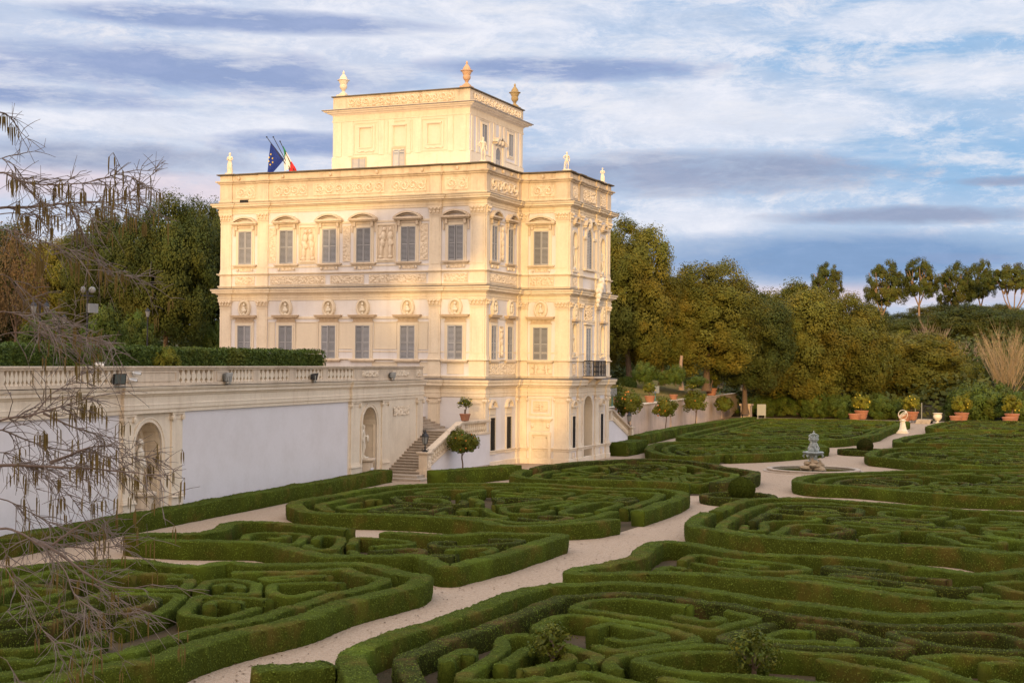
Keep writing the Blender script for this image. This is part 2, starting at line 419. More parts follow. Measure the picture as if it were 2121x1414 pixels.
SIDE_PIL = [(-58.45, -57.55), (-55.4, -54.55), (-42., -41.15), (-39., -37.95)]
FRONT_PIL = [(85.63, 86.03), (90.98, 91.6)]
PSIDE_PIL = [(-37.95, -37.35), (-35.3, -34.36)]
PFRONT_PIL = [(91.6, 92.0), (93.35, 94.1), (96.95, 97.7), (99.3, 100.)]
def outline(jog):
    dd = lambda L, off, sg=1: [(sg*a-off, sg*b-off) if sg > 0 else (off+a, off+b) for a, b in L]
    F = [((X0, Y1), (X0, Y0), [(a+Y1, b+Y1) for a, b in SIDE_PIL]),
         ((X0, Y0), (PX0, Y0), [(a-X0, b-X0) for a, b in FRONT_PIL]),
         ((PX0, Y0), (PX0, PY), [(a+Y0, b+Y0) for a, b in PSIDE_PIL]),
         ((PX0, PY), (PX1, PY), [(a-PX0, b-PX0) for a, b in PFRONT_PIL]),
         ((PX1, PY), (PX1, Y0), [(0, .9), (3.0, 3.59)]), ((PX1, Y0), (X1, Y0), [(0, .6), (5.6, 6.)]),
         ((X1, Y0), (X1, Y1), [(0, 1.), (3.2, 4.), (16.6, 17.4), (19.6, 20.5)]), ((X1, Y1), (X0, Y1), [(0, .9), (19.47, 20.37)])]
    return jogpath(F, jog)
path = outline(.09); path0 = outline(.0)

w_ = MB()
w_.box(X0, X1, Y0, Y1, -.3, 19.6)
for a, b in (((PX0, Y0), (PX0, PY)), ((PX1, PY), (PX1, Y0))):
    w_.quad((*a, -.3), (*b, -.3), (*b, 19.6), (*a, 19.6))
w_.quad((PX0, PY, 19.6), (PX1, PY, 19.6), (PX1, Y0+.2, 19.6), (PX0, Y0+.2, 19.6))
NL, NR, CX_ = 92.68, 98.5, 95.5
arch1 = [(NL, .78, 7.4, 9.25), (NR, .78, 7.4, 9.25)]
arch2 = [(NL, .82, 13.3, 15.55), (NR, .82, 13.3, 15.55)]
wall_holes(w_, pfront, PX0, PX1, -.3, 5.3, [(CX_, 1.75, -.3, 3.75)])
wall_holes(w_, pfront, PX0, PX1, 5.3, 11.6, arch1)
wall_holes(w_, pfront, PX0, PX1, 11.6, 19.6, arch2)
part('wall', w_, M['plaster'], villa)
mb = MB(); niche(mb, pfront, CX_, 1.75, -.3, 3.75, 1.6, flat=True)
part('arched_doorway', mb, M['panel'], villa)
for a, kk in ((arch1, 1), (arch2, 2)):
    for c, w, z0, zs in a:
        mb = MB(); niche(mb, pfront, c, w, z0, zs, .42)
        inn = arch_pts(c, w, zs, z0); out = arch_pts(c, w+.3, zs, z0)
        pfront.ringplate(mb, inn, out, -.002, .06)
        pfront.box(mb, c-.5, c+.5, z0-.12, z0, .0, .14)
        part('niche', mb, M['trim'], villa, smooth=False)
mb = MB(); pfront.ringplate(mb, arch_pts(CX_, 1.75, 3.75, -.2), arch_pts(CX_, 2.25, 3.75, -.2), 0, .08)
part('arch_moulding', mb, M['trim'], villa)

# courses that run right round the building
def course(name, prof, mat, p=path):
    mb = MB(); sweep(mb, p, prof); return part(name, mb, mat, villa)
c_ = course('cornice', entab(4.62, 5.76, .44), M['trim'])
course('cornice', entab(11.08, 11.9, .46), M['trim'])
course('cornice', entab(17.2, 17.93, .5), M['trim'])
for z, o in ((5.76, .44), (11.9, .46), (17.93, .5)):
    course('cornice_capping', [(o+.015, z), (o+.02, z+.03), (.05, z+.07)], M['lead'])
for z0, z1, o in ((.86, 1.1, .13), (7.0, 7.1, .13), (12.86, 13.0, .15), (5.84, 6.02, .10), (11.98, 12.14, .10), (18.0, 18.14, .08)):
    course('string_course', [(0, z0), (o*.4, z0+.02), (o*.6, (z0+z1)/2), (o, z1-.05), (o, z1), (0, z1+.01)], M['trim'])
course('parapet_course', [(0, 19.30), (.1, 19.34), (.12, 19.42), (.24, 19.46), (.26, 19.54), (0, 19.58)], M['trim2'])
course('parapet', [(0.004, 17.95), (.004, 19.93), (-.4, 19.93), (-.4, 19.6)], M['trim2'])
course('parapet_coping', [(-.45, 19.93), (-.45, 20.0), (.08, 20.06), (.2, 20.03), (.2, 19.97), (.1, 19.93)], M['coping'])
course('plinth', [(.07, -.2), (.07, .34), (.0, .38)], M['trim'])
for z0, z1 in ((7.62, 7.66), ):
    course('dado_line', [(0, 7.55), (.035, 7.56), (.035, 7.63), (0, 7.64)], M['trim'], path0)
course('dado_line', [(0, 13.35), (.035, 13.36), (.035, 13.46), (0, 13.47)], M['trim'], path0)
course('impost_line', [(0, 9.78), (.05, 9.8), (.06, 9.95), (0, 9.97)], M['trim'], path0)
course('impost_line', [(0, 16.28), (.05, 16.3), (.06, 16.42), (0, 16.44)], M['trim'], path0)

# pilasters with capitals
def pilaster(fr, a0, a1):
    w = a1-a0; c = (a0+a1)/2
    for st, (zp0, zp1, zb, zc0, zc1) in enumerate(((-.1, .86, 1.1, 4.30, 4.62), (6.02, 7.0, 7.1, 10.63, 11.08), (12.14, 12.86, 13.0, 16.66, 17.2))):
        mb = MB()
        fr.box(mb, a0-.03, a1+.03, zp0, zp1, 0, .12)
        fr.box(mb, a0-.04, a1+.04, zb, zb+.12, 0, .15); fr.box(mb, a0-.02, a1+.02, zb+.12, zb+.25, 0, .125)
        fr.box(mb, a0, a1, zb+.25, zc0, 0, .095)
        if w > .7: fr.frame(mb, a0+.14, a1-.14, zb+.45, zc0-.15, .03, .095, .115)
        p = part('pilaster', mb, M['trim'], villa)
        cb = MB()
        fr.box(cb, a0-.03, a1+.03, zc0-.07, zc0, 0, .13)
        if st == 0:
            fr.box(cb, a0-.02, a1+.02, zc0, zc1-.06, 0, .12); fr.box(cb, a0-.08, a1+.08, zc1-.06, zc1, 0, .2)
            for e in (a0, a1):
                q = fr.P(e, zc0+.1, .1); cb.ell(q, (.13, .13, .13), 8)
        else:
            n = 3
            for r_ in range(2):
                z = zc0+.02+(zc1-zc0-.1)*r_*.45; hh = (zc1-zc0)*.5; e = .04+.04*r_
                cb.hexa([fr.P(a0, z, .1), fr.P(a1, z, .1), fr.P(a1, z, 0), fr.P(a0, z, 0), fr.P(a0-e, z+hh, .14+e), fr.P(a1+e, z+hh, .14+e), fr.P(a1+e, z+hh, 0), fr.P(a0-e, z+hh, 0)])
                k = max(2, int(w/.22))
                for i in range(k):
                    cb.ell(fr.P(a0+(i+.5+.25*(r_-.5))*w/k, z+hh*.75, .15+e), (.075, .075, .09), 8)
            fr.box(cb, a0-.09, a1+.09, zc1-.07, zc1, 0, .24)
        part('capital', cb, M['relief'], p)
    mb = MB(); fr.box(mb, a0, a1, 18.14, 19.3, 0, .06); part('parapet_strip', mb, M['trim2'], villa)
for fr, L in ((side, SIDE_PIL), (front, FRONT_PIL), (pside, PSIDE_PIL), (pfront, PFRONT_PIL)):
    for a, b in L: pilaster(fr, a, b)

# --- window pieces built once in a local frame, then copied
def shutter_mesh(w, h, n):
    mb = MB(); L = loc_fr
    L.box(mb, 0, .06, 0, h, .02, .07); L.box(mb, w-.06, w, 0, h, .02, .07)
    for z in (0, h-.08): L.box(mb, .06, w-.06, z, z+.08, .02, .065)
    L.box(mb, .06, w-.06, h*.5-.03, h*.5+.03, .022, .062)
    p = (h-.18)/n
    for i in range(n):
        z = .09+i*p; 
        mb.hexa([(.06, -.055, z), (w-.06, -.055, z), (w-.06, -.045, z), (.06, -.045, z), (.06, -.03, z+p*.6), (w-.06, -.03, z+p*.6), (w-.06, -.02, z+p*.6), (.06, -.02, z+p*.6)])
    return mb.mesh('shutter', [M['shutter']])
def arcpts(hw, rise, n=14, t=0.):
    r = (hw*hw+rise*rise)/(2*rise); c = rise-r; a = math.asin(hw/r)
    return [((r+t)*math.sin(x), c+(r+t)*math.cos(x)) for x in np.linspace(-a, a, n+1)]
def pediment_mb(hw, rise, dep):
    mb = MB(); L = loc_fr
    inn = arcpts(hw-.16, rise-.1); out = arcpts(hw, rise, t=.0)
    inn = [(a, max(z, .0)+.06) for a, z in inn]; out = [(a, z+.08) for a, z in out]
    L.ringplate(mb, inn, out, .0, dep)
    i2 = [(a*.93, (z-.06)*.86+.05) for a, z in inn]
    L.ringplate(mb, [(a*.88, (z-.06)*.74+.04) for a, z in inn], i2, .0, dep*.62)
    L.box(mb, -hw-.03, hw+.03, -.05, .0, 0, dep+.03); L.box(mb, -hw+.04, hw-.04, -.14, -.05, 0, dep*.7); L.box(mb, -hw, hw, .0, .08, 0, dep*.96)
    mb2 = MB(); L.fan(mb2, [*inn], .04)
    return mb, mb2
class Win: pass
def proto_window(kind, w, h):
    L = loc_fr
    mb = MB(); L.frame(mb, -w/2, w/2, 0, h, .09, 0, .10); L.frame(mb, -w/2-.09, w/2+.09, -.0, h+.09, .13, 0, .06)
    L.rect(mb, -w/2, w/2, 0, h, .012)
    root = bpy.data.objects.new('window', mb.mesh('window', [M['panel'] if kind != 'g' else M['panel']]))
    COL.objects.link(root)
    def sub(n, mb_, mat):
        o = bpy.data.objects.new(n, mb_ if isinstance(mb_, bpy.types.Mesh) else mb_.mesh(n, [mat])); COL.objects.link(o); o.parent = root; return o
    mb = MB(); L.rect(mb, -w/2+.01, w/2-.01, .01, h-.01, .02); sub('window_recess', mb, M['dark'])
    sm = shutter_mesh(w/2-.01, h-.02, 26)
    for k in (0, 1):
        s_ = sub('shutter', sm, None); s_.location = (-w/2+.005+k*(w/2), -.005, .01)
    mb = MB(); L.box(mb, -w/2-.42, w/2+.42, -.12, -.02, 0, .2); L.box(mb, -w/2-.34, w/2+.34, -.2, -.12, 0, .12); sub('sill', mb, M['trim2'])
    if kind == 'segment':
        mb = MB(); L.box(mb, -w/2-.2, w/2+.2, h+.24, h+.36, 0, .1)
        for e in (-1, 1):
            L.box(mb, e*(w/2+.12)-.09, e*(w/2+.12)+.09, h+.10, h+.40, 0, .2); L.box(mb, e*(w/2+.34)-.06, e*(w/2+.34)+.06, h-.3, h+.40, 0, .08)
        sub('lintel', mb, M['trim2'])
        a, b = pediment_mb(w/2+.5, .40, .36)
        o = sub('pediment', a, M['trim2']); o.location = (0, 0, h+.56)
        mb = MB()
        for e in (-1, 1): mb.ell((e*(w/2+.05), -.1, -.38), (.09, .1, .12), 8)
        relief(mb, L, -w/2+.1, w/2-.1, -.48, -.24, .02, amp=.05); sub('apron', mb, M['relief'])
    elif kind == 'flat':
        mb = MB(); L.box(mb, -w/2-.26, w/2+.26, h+.22, h+.28, 0, .09); relief(mb, L, -w/2-.2, w/2+.2, h+.28, h+.50, .03, amp=.03, cell=.05); sub('lintel', mb, M['lintel'])
        mb = MB(); L.box(mb, -w/2-.3, w/2+.3, h+.50, h+.56, 0, .16); L.box(mb, -w/2-.46, w/2+.46, h+.56, h+.66, 0, .30); L.box(mb, -w/2-.5, w/2+.5, h+.66, h+.72, 0, .34); sub('window_cornice', mb, M['lintel'])
    return root
def place_parts(proto, fr, a, z, first=[None]):
    c = copy_tree(proto, villa); p = fr.P(a, z, 0)
    c.location = p-np.array(villa.location); c.rotation_euler = (0, 0, fr.rz())
    for ch in c.children:
        if ch.name.startswith('shutter') and ch.location.x < -.2: ch.rotation_euler = (0, 0, -R(random.choice((0, 1, 2, 3, 7))))
    return c
def drop(o):
    for ch in list(o.children): drop(ch)
    bpy.data.objects.remove(o)
W2 = proto_window('segment', 1.1, 2.33); W1 = proto_window('flat', 1.1, 2.28)
SW = [-56.43, -53.05, -49.63, -46.98, -43.58, -40.07]
for s in SW: place_parts(W2, side, s, 13.63); place_parts(W1, side, s, 7.07)
for x in (86.98, 89.72): place_parts(W2, front, x, 13.63).scale = (.82, 1, 1); place_parts(W1, front, x, 7.07).scale = (.82, 1, 1)
place_parts(W2, pside, -36.38, 13.63); place_parts(W1, pside, -36.38, 7.07)
drop(W2); drop(W1)

# medallions with busts
def bust_mb():
    mb = MB()
    mb.lathe([(.12, 0), (.13, .05), (.07, .1), (.06, .16), (.1, .2)], (0, -.1, -.44), 10)
    mb.ell((0, -.12, -.14), (.21, .12, .15), 12); mb.ell((.0, -.13, .0), (.13, .11, .14), 10)
    mb.ell((0, -.13, .1), (.055, .055, .1), 8); mb.ell((0.015, -.15, .23), (.085, .1, .12), 10); mb.ell((0.02, -.245, .22), (.02, .03, .03), 6); mb.ell((0, -.12, .28), (.095, .1, .09), 8)
    return mb
def proto_medal():
    mb = MB(); n = 28
    th = np.linspace(0, 2*PI, n+1); a_, b_ = .36, .46
    rings = [(1.42, 0.), (1.44, .10), (1.30, .17), (1.14, .21), (1.0, .19)]
    G = np.array([[(a_*k*math.cos(t), -o, b_*k*math.sin(t)) for t in th] for k, o in rings]); mb.grid(G)
    G = np.array([[(a_*k*math.cos(t), -o, b_*k*math.sin(t)) for t in th] for k, o in ((1., .19), (.98, .06), (.85, .03), (.4, .02), (.01, .015))]); mb.grid(G)
    for i in range(30):
        t = i/30*2*PI; mb.ell((a_*1.3*math.cos(t), -.17, b_*1.3*math.sin(t)), (.035, .03, .035), 6)
    r = bpy.data.objects.new('medallion', mb.mesh('medallion', [M['panel']], True)); COL.objects.link(r)
    b = bpy.data.objects.new('bust', bust_mb().mesh('bust', [M['marble']], True)); COL.objects.link(b); b.parent = r
    return r
ME_ = proto_medal()
for s in SW: place_parts(ME_, side, s, 10.55)
for x in (86.98, 89.72): place_parts(ME_, front, x, 10.55).scale = (.85, 1, 1)
place_parts(ME_, pside, -36.38, 10.58)
for x in (NL, NR): place_parts(ME_, pfront, x, 10.42).scale = (.6, 1, .95)
drop(ME_)

# wall panels, reliefs
def relief_panel(fr, a0, a1, z0, z1, kind, amp=.05, mat='relief', frm=.05):
    mb = MB()
    if frm: fr.frame(mb, a0, a1, z0, z1, frm, 0, .05)
    relief(mb, fr, a0, a1, z0, z1, .012, kind, amp)
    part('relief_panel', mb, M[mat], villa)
def flat_panel(fr, a0, a1, z0, z1, mat='panel'):
    mb = MB(); fr.frame(mb, a0, a1, z0, z1, .05, 0, .045); fr.rect(mb, a0, a1, z0, z1, .012); part('wall_panel', mb, M[mat], villa)
# side, upper storey
for c in (-51.35, -45.28):
    mb = MB(); side.frame(mb, c-.62, c+.62, 13.72, 16.1, .13, 0, .05); side.frame(mb, c-.62, c+.62, 13.72, 16.1, .04, .05, .10); part('picture_frame', mb, M['trim'], villa)
    relief_panel(side, c-.62, c+.62, 13.72, 16.1, 'fig', .11, frm=0)
for c in (-54.2, -48.3, -42.42): relief_panel(side, c-.24, c+.24, 13.75, 16.1, 'lump', .045)
# side, first floor
for a, b in ((-54.42, -53.98), (-52.2, -50.5), (-48.83, -47.78), (-46.1, -44.45), (-42.75, -42.12)): flat_panel(side, a, b, 7.8, 9.55)
for a, b in ((-50.9, -50.0), (-46.2, -44.4), (-42.6, -42.1), (-40.6, -39.5)): flat_panel(side, a, b, 6.2, 6.85)
# friezes between floors on the side
for a, b in ((-57.3, -55.6), (-54.4, -49.9), (-49.6, -46.9), (-46.6, -42.2), (-41.0, -39.15)):
    relief_panel(side, a+.1, b-.1, 12.24, 12.74, 'lump', .06)
for a, b in ((-57.3, -55.65), (-54.2, -51.4), (-51.0, -45.4), (-45.0, -42.25), (-40.95, -39.2)):
    relief_panel(side, a+.1, b-.1, 18.36, 19.05, 'scroll', .05)
# front recess
relief_panel(front, 88.05, 88.6, 13.75, 16.1, 'fig', .1); relief_panel(front, 88.05, 88.6, 7.3, 9.3, 'fig', .1)
relief_panel(front, 86.25, 90.8, 12.24, 12.76, 'lump', .07); relief_panel(front, 86.25, 90.8, 6.12, 6.85, 'lump', .07); relief_panel(front, 86.25, 90.8, 18.3, 19.1, 'scroll', .10)
# pavilion side
relief_panel(pside, -37.2, -35.5, 12.24, 12.76, 'lump', .06); relief_panel(pside, -37.15, -35.55, 6.12, 6.85, 'fig', .07); relief_panel(pside, -37.15, -35.5, 18.4, 19.05, 'scroll', .06)
mb = MB(); pside.frame(mb, -37.05, -35.65, 3.42, 4.42, .12, 0, .07); part('picture_frame', mb, M['trim'], villa)
relief_panel(pside, -36.85, -35.85, 3.6, 4.25, 'fig', .06)
mb = MB(); pside.box(mb, -37.25, -35.45, 3.02, 3.12, 0, .22); pside.box(mb, -37.15, -35.55, 2.92, 3.02, 0, .14)
pside.box(mb, -37.05, -35.65, 2.25, 2.92, 0, .05); pside.frame(mb, -36.95, -35.75, -.1, 1.98, .2, 0, .12)
for e in (-36.92, -35.78): mb.ell(pside.P(e, 2.62, .08), (.13, .13, .2), 10)
part('door_surround', mb, M['trim'], villa)
mb = MB(); pside.rect(mb, -36.95, -35.75, -.1, 1.98, .02)
cc = [(-36.35+.42*math.cos(t), .82+.42*math.sin(t)) for t in np.linspace(0, 2*PI, 25)]; ci = [(-36.35+.34*math.cos(t), .82+.34*math.sin(t)) for t in np.linspace(0, 2*PI, 25)]
pside.ringplate(mb, ci, cc, .02, .06)
cc = [(-36.35+.16*math.cos(t), .82+.16*math.sin(t)) for t in np.linspace(0, 2*PI, 17)]; ci = [(-36.35+.08*math.cos(t), .82+.08*math.sin(t)) for t in np.linspace(0, 2*PI, 17)]
pside.ringplate(mb, ci, cc, .02, .06)
for z0, z1 in ((-.1, .38), (1.26, 1.75)): pside.box(mb, -36.39, -36.31, z0, z1, .02, .055)
for e in (-36.85, -35.93): pside.box(mb, e, e+.06, 0, 1.85, .02, .05)
pside.box(mb, -36.85, -35.87, 1.75, 1.82, .02, .05)
part('blind_door', mb, M['panel'], villa)
# ground-floor grilled windows
def grille_window(fr, c, w, z0, z1):
    root = MB(); fr.frame(root, c-w/2, c+w/2, z0, z1, .14, 0, .08); fr.rect(root, c-w/2, c+w/2, z0, z1, .012)
    fr.box(root, c-w/2-.1, c+w/2+.1, z1+.2, z1+.62, 0, .07)
    o = part('grilled_window', root, M['panel'], villa)
    mb = MB(); fr.rect(mb, c-w/2+.01, c+w/2-.01, z0+.01, z1-.01, .016); part('window_recess', mb, M['dark'], o)
    mb = MB(); n = 4
    for i in range(n+1):
        a = c-w/2+.03+i*(w-.06)/n; fr.box(mb, a-.012, a+.012, z0, z1, .05, .075)
    k = int((z1-z0)/.2)
    for i in range(k):
        for j in (-1, 1):
            cz = z0+(i+.5)*(z1-z0)/k; cx = c+j*w*.24
            pts = [fr.P(cx+.07*(1-.6*t/6)*math.cos(t), cz+.09*(1-.6*t/6)*math.sin(t), .065) for t in np.linspace(0, 6, 9)]
            mb.tube(pts, .014, 4)
    part('grille', mb, M['iron'], o)
    mb = MB(); hw = w/2+.2
    pts = [(a+c, z+z1+.72) for a, z in arcpts(hw, hw*.85)]; pin = [(a*.72+c, z*.72+z1+.72) for a, z in arcpts(hw, hw*.85)]; p3 = [(a*.5+c, z*.5+z1+.72) for a, z in arcpts(hw, hw*.85)]
    fr.ringplate(mb, pin, pts, 0, .2); fr.ringplate(mb, p3, pin, 0, .1); fr.box(mb, c-hw-.04, c+hw+.04, z1+.64, z1+.72, 0, .22)
    part('hood', mb, M['trim'], o)
for x in (86.92, 89.68): grille_window(front, x, .78, .98, 3.26)
for x in (NL, NR): grille_window(pfront, x, .55, 1.05, 3.26)
# pavilion front: arched window, balcony door, balcony, coat-of-arms panel, corbel figure
mb = MB(); inn = arch_pts(CX_, 1.05, 15.8, 13.55); out = arch_pts(CX_, 1.6, 15.8, 13.55); pfront.ringplate(mb, inn, out, 0, .12)
pfront.box(mb, CX_-1.15, CX_+1.15, 13.42, 13.55, 0, .22)
for e in (-1, 1):
    pfront.box(mb, CX_+e*.95-.2, CX_+e*.95+.2, 13.55, 15.7, 0, .1); pfront.box(mb, CX_+e*.95-.26, CX_+e*.95+.26, 15.6, 15.78, 0, .18)
    a = [(CX_+e*(.45+.7*t), 16.75+.2*math.sin(t*PI)-.35*t) for t in np.linspace(0, 1, 8)]; b = [(x+e*.0, z+.16) for x, z in a]
    pfront.ringplate(mb, a, b, 0, .3)
mb.ell(pfront.P(CX_, 16.75, .12), (.3, .18, .42), 10)
wi = part('arched_window', mb, M['trim'], villa)
mb = MB(); pts = arch_pts(CX_, 1.05, 15.8, 13.55); pfront.fan(mb, pts, .02); part('window_recess', mb, M['dark'], wi)
for e in (0, 1):
    mb = MB(); k = 24
    for i in range(k):
        z = 13.6+i*(2.7/k); hw = .5 if z < 15.8 else math.sqrt(max(.002, .5**2-(z-15.8)**2))
        a0, a1 = (CX_-hw, CX_-.02) if e == 0 else (CX_+.02, CX_+hw)
        pfront.box(mb, a0, a1, z, z+.075, .03, .06)
    for a0 in ((CX_-.52, CX_-.08) if e == 0 else (CX_+.02, CX_+.46)): pfront.box(mb, a0, a0+.06, 13.56, 15.8, .03, .075)
    part('shutter', mb, M['shutter'], wi)
mb = MB(); pfront.frame(mb, CX_-.5, CX_+.5, 5.9, 9.35, .2, 0, .1); pfront.box(mb, CX_-.85, CX_+.85, 9.62, 9.74, 0, .2)
dr = part('balcony_door', mb, M['trim'], villa)
mb = MB(); pfront.rect(mb, CX_-.5, CX_+.5, 5.9, 9.35, .02); part('window_recess', mb, M['dark'], dr)
for e in (0, 1):
    mb = MB(); a0 = CX_-.5+e*.5
    for a in (a0+.01, a0+.43): pfront.box(mb, a, a+.06, 5.92, 9.33, .03, .08)
    for i in range(34): pfront.box(mb, a0+.07, a0+.43, 5.95+i*.1, 6.02+i*.1, .035, .06)
    part('shutter', mb, M['shutterlt'], dr)
relief_panel(pfront, CX_-.75, CX_+.75, 9.9, 11.0, 'lump', .10)
for c in (NL, NR): relief_panel(pfront, c-.3, c+.3, 12.24, 12.76, 'lump', .05); relief_panel(pfront, c-.26, c+.26, 6.12, 6.85, 'fig', .06); relief_panel(pfront, c-.5, c+.5, 18.3, 19.1, 'lump', .07)
relief_panel(pfront, CX_-1.3, CX_+1.3, 18.3, 19.1, 'lump', .09); relief_panel(pfront, NL-.2, NL+.2, .1, .75, 'fig', .04); relief_panel(pfront, NR-.2, NR+.2, .1, .75, 'fig', .04)
for c in (NL, NR):
    mb = MB(); pfront.box(mb, c-.55, c+.55, 9.78, 9.9, 0, .3)
    a, b_ = pediment_mb(.5, .36, .3)
    part('niche_cornice', mb, M['lintel'], villa)
    V = np.vstack(a.V); mb = MB(); mb.add([pfront.P(c+v[0], 16.55+v[2], -v[1]) for v in V], np.vstack(a.Q)); part('niche_pediment', mb, M['trim2'], villa)
mb = MB(); mb.box(CX_-1.35, CX_+1.35, PY-.95, PY, 5.86, 5.99)
for e in (-.9, .9): mb.hexa([(CX_+e-.15, PY-.25, 5.3), (CX_+e+.15, PY-.25, 5.3), (CX_+e+.15, PY, 5.3), (CX_+e-.15, PY, 5.3), (CX_+e-.15, PY-.85, 5.86), (CX_+e+.15, PY-.85, 5.86), (CX_+e+.15, PY, 5.86), (CX_+e-.15, PY, 5.86)])
bal = part('balcony', mb, M['trim2'], villa)
mb = MB()
for (xa, ya), (xb, yb) in (((CX_-1.3, PY-.05), (CX_-1.3, PY-.9)), ((CX_-1.3, PY-.9), (CX_+1.3, PY-.9)), ((CX_+1.3, PY-.9), (CX_+1.3, PY-.05))):
    L = math.hypot(xb-xa, yb-ya); n = int(L/.11)
    for z, r_ in ((6.02, .02), (7.08, .03), (6.9, .015)): mb.tube([(xa, ya, z), (xb, yb, z)], r_, 5)
    for i in range(n+1):
        t = i/n; x, y = xa+(xb-xa)*t, ya+(yb-ya)*t; mb.tube([(x, y, 6.0), (x, y, 7.08)], .012 if i % 5 else .028, 4)
    for i in range(int(L/.3)):
        t = (i+.5)/int(L/.3); x, y = xa+(xb-xa)*t, ya+(yb-ya)*t; ux, uy = (xb-xa)/L, (yb-ya)/L
        for zc in (6.3, 6.65):
            mb.tube([(x+ux*.12*(1-q/9)*math.cos(q), y+uy*.12*(1-q/9)*math.cos(q), zc+.15*(1-q/9)*math.sin(q)) for q in np.linspace(0, 8, 14)], .014, 4)
part('balcony_railing', mb, M['iron'], bal)
mb = MB(); c = pfront.P(CX_+.6, 12.0, .5)
for i, (dx, dz, r_) in enumerate(((-.55, -1.0, .16), (-.4, -.7, .22), (-.2, -.35, .3), (.0, 0., .36), (.15, .3, .38), (.35, .6, .34), (.5, .85, .22), (.1, .75, .2), (-.3, .0, .22), (.55, .35, .2))):
    mb.ell((c[0]+dx, c[1]-.1-.1*abs(dz), c[2]+dz), (r_, r_*.8, r_), 9)
part('corbel_carving', mb, M['marble'], villa, smooth=True)
# small projecting heads under the coping
for fr_, L in ((side, (-57., -53.4, -49.6, -46., -42.6, -40.)), (front, (86.8, 88.3, 89.8)), (pside, (-36.3,))):
    for s in L: mb = MB(); mb.ell(fr_.P(s, 19.72, .08), (.12, .12, .14), 8); part('lion_mask', mb, M['trim2'], villa)
mb = MB(); side.box(mb, -56.9, -56.2, 18.02, 18.2, .0, .085); part('drain_slot', mb, M['dark'], villa)

# ---------------------------------------------------------------- rooftop tower (part of the villa)
TX0, TX1, TY0, TY1 = 91.4, 101.2, 41.8, 52.8
tside = Fr((TX0, 0), (0, -1), (-1, 0)); tfront = Fr((0, TY0), (1, 0), (0, -1))
mb = MB(); mb.box(TX0, TX1, TY0, TY1, 19.4, 26.0); part('tower_wall', mb, M['plaster'], villa)
tp = jogpath([((TX0, TY1), (TX0, TY0), []), ((TX0, TY0), (TX1, TY0), []), ((TX1, TY0), (TX1, TY1), []), ((TX1, TY1), (TX0, TY1), [])], 0)
for nm, pr, mt in (('tower_cornice', [(0, 24.32), (.05, 24.34), (.05, 24.43), (.015, 24.45), (.015, 24.80), (.08, 24.84), (.12, 24.90), (.30, 24.93), (.34, 25.0), (.52, 25.04), (.52, 25.1), (.62, 25.17), (.60, 25.2), (0, 25.25)], 'trim'),
                   ('cornice_capping', [(.625, 25.12), (.63, 25.18), (0, 25.27)], 'lead'), ('tower_parapet', [(.003, 25.2), (.003, 26.15), (-.4, 26.15), (-.4, 25.9)], 'trim2'),
                   ('parapet_coping', [(-.45, 26.15), (-.45, 26.22), (0, 26.27), (.12, 26.24), (.12, 26.17), (.04, 26.15)], 'coping'), ('tower_base_course', [(0, 19.6), (.05, 19.6), (.05, 21.75), (0, 21.8)], 'trim')):
    mb = MB(); sweep(mb, tp, pr); part(nm, mb, M[mt], villa)
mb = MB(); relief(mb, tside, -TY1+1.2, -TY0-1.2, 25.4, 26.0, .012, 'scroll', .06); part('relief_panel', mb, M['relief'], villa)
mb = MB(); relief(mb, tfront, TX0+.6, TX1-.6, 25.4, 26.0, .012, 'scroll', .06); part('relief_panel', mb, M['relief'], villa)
for fr, L0, L1, dark in ((tside, -TY1, -TY0, False), (tfront, TX0, TX1, False)):
    w = L1-L0
    for f_ in (.045, .135, .365, .44, .56, .635, .865, .955):
        a = L0+f_*w; mb = MB(); fr.box(mb, a-.22, a+.22, 21.8, 24.32, 0, .06); part('pilaster_strip', mb, M['trim'], villa)
mb = MB(); tside.rect(mb, -TY1+.01, -TY0-.01, 21.0, 24.34, .012); part('wall_panel', mb, M['panel'], villa)
for f_ in (.25, .5, .75):
    a = -TY1+f_*(TY1-TY0)
    mb = MB(); tside.frame(mb, a-.95, a+.95, 21.98, 24.14, .08, 0, .055); tside.frame(mb, a-.5, a+.5, 22.38, 23.80, .25, 0, .075); tside.frame(mb, a-.5, a+.5, 22.38, 23.80, .05, .07, .13)
    tside.box(mb, a-.6, a+.6, 23.84, 23.92, .07, .17)
    for i in range(5): mb.ell(tside.P(a-.5+i*.25, 22.10+(.05 if i % 2 else 0), .06), (.03, .14, .08), 8)
    part('wall_panel', mb, M['panel'], villa)
# tower windows
def small_window(fr, a, w, z0, z1, kind):
    mb = MB(); fr.frame(mb, a-w/2, a+w/2, z0, z1, .1, 0, .09); fr.rect(mb, a-w/2, a+w/2, z0, z1, .02)
    o = part('window', mb, M['lintel'] if kind == 'old' else M['panel'], villa)
    mb = MB(); fr.rect(mb, a-w/2+.005, a+w/2-.005, z0, z1, .026); part('window_recess', mb, M['dark'], o)
    for e in (0, 1):
        b0 = a-w/2+e*w/2; mb = MB()
        for s_ in (b0+.01, b0+w/2-.06): fr.box(mb, s_, s_+.05, z0, z1, .03, .08)
        n = int((z1-z0)/.09)
        for i in range(n): fr.box(mb, b0+.06, b0+w/2-.06, z0+i*.09+.02, z0+i*.09+.08, .035, .06)
        part('shutter', mb, M['shutterlt'] if kind == 'old' else M['shutter'], o)
small_window(tside, -50.6, 1.05, 20.3, 21.6, 'old'); small_window(tside, -47.35, .95, 20.5, 22.15, 'old')
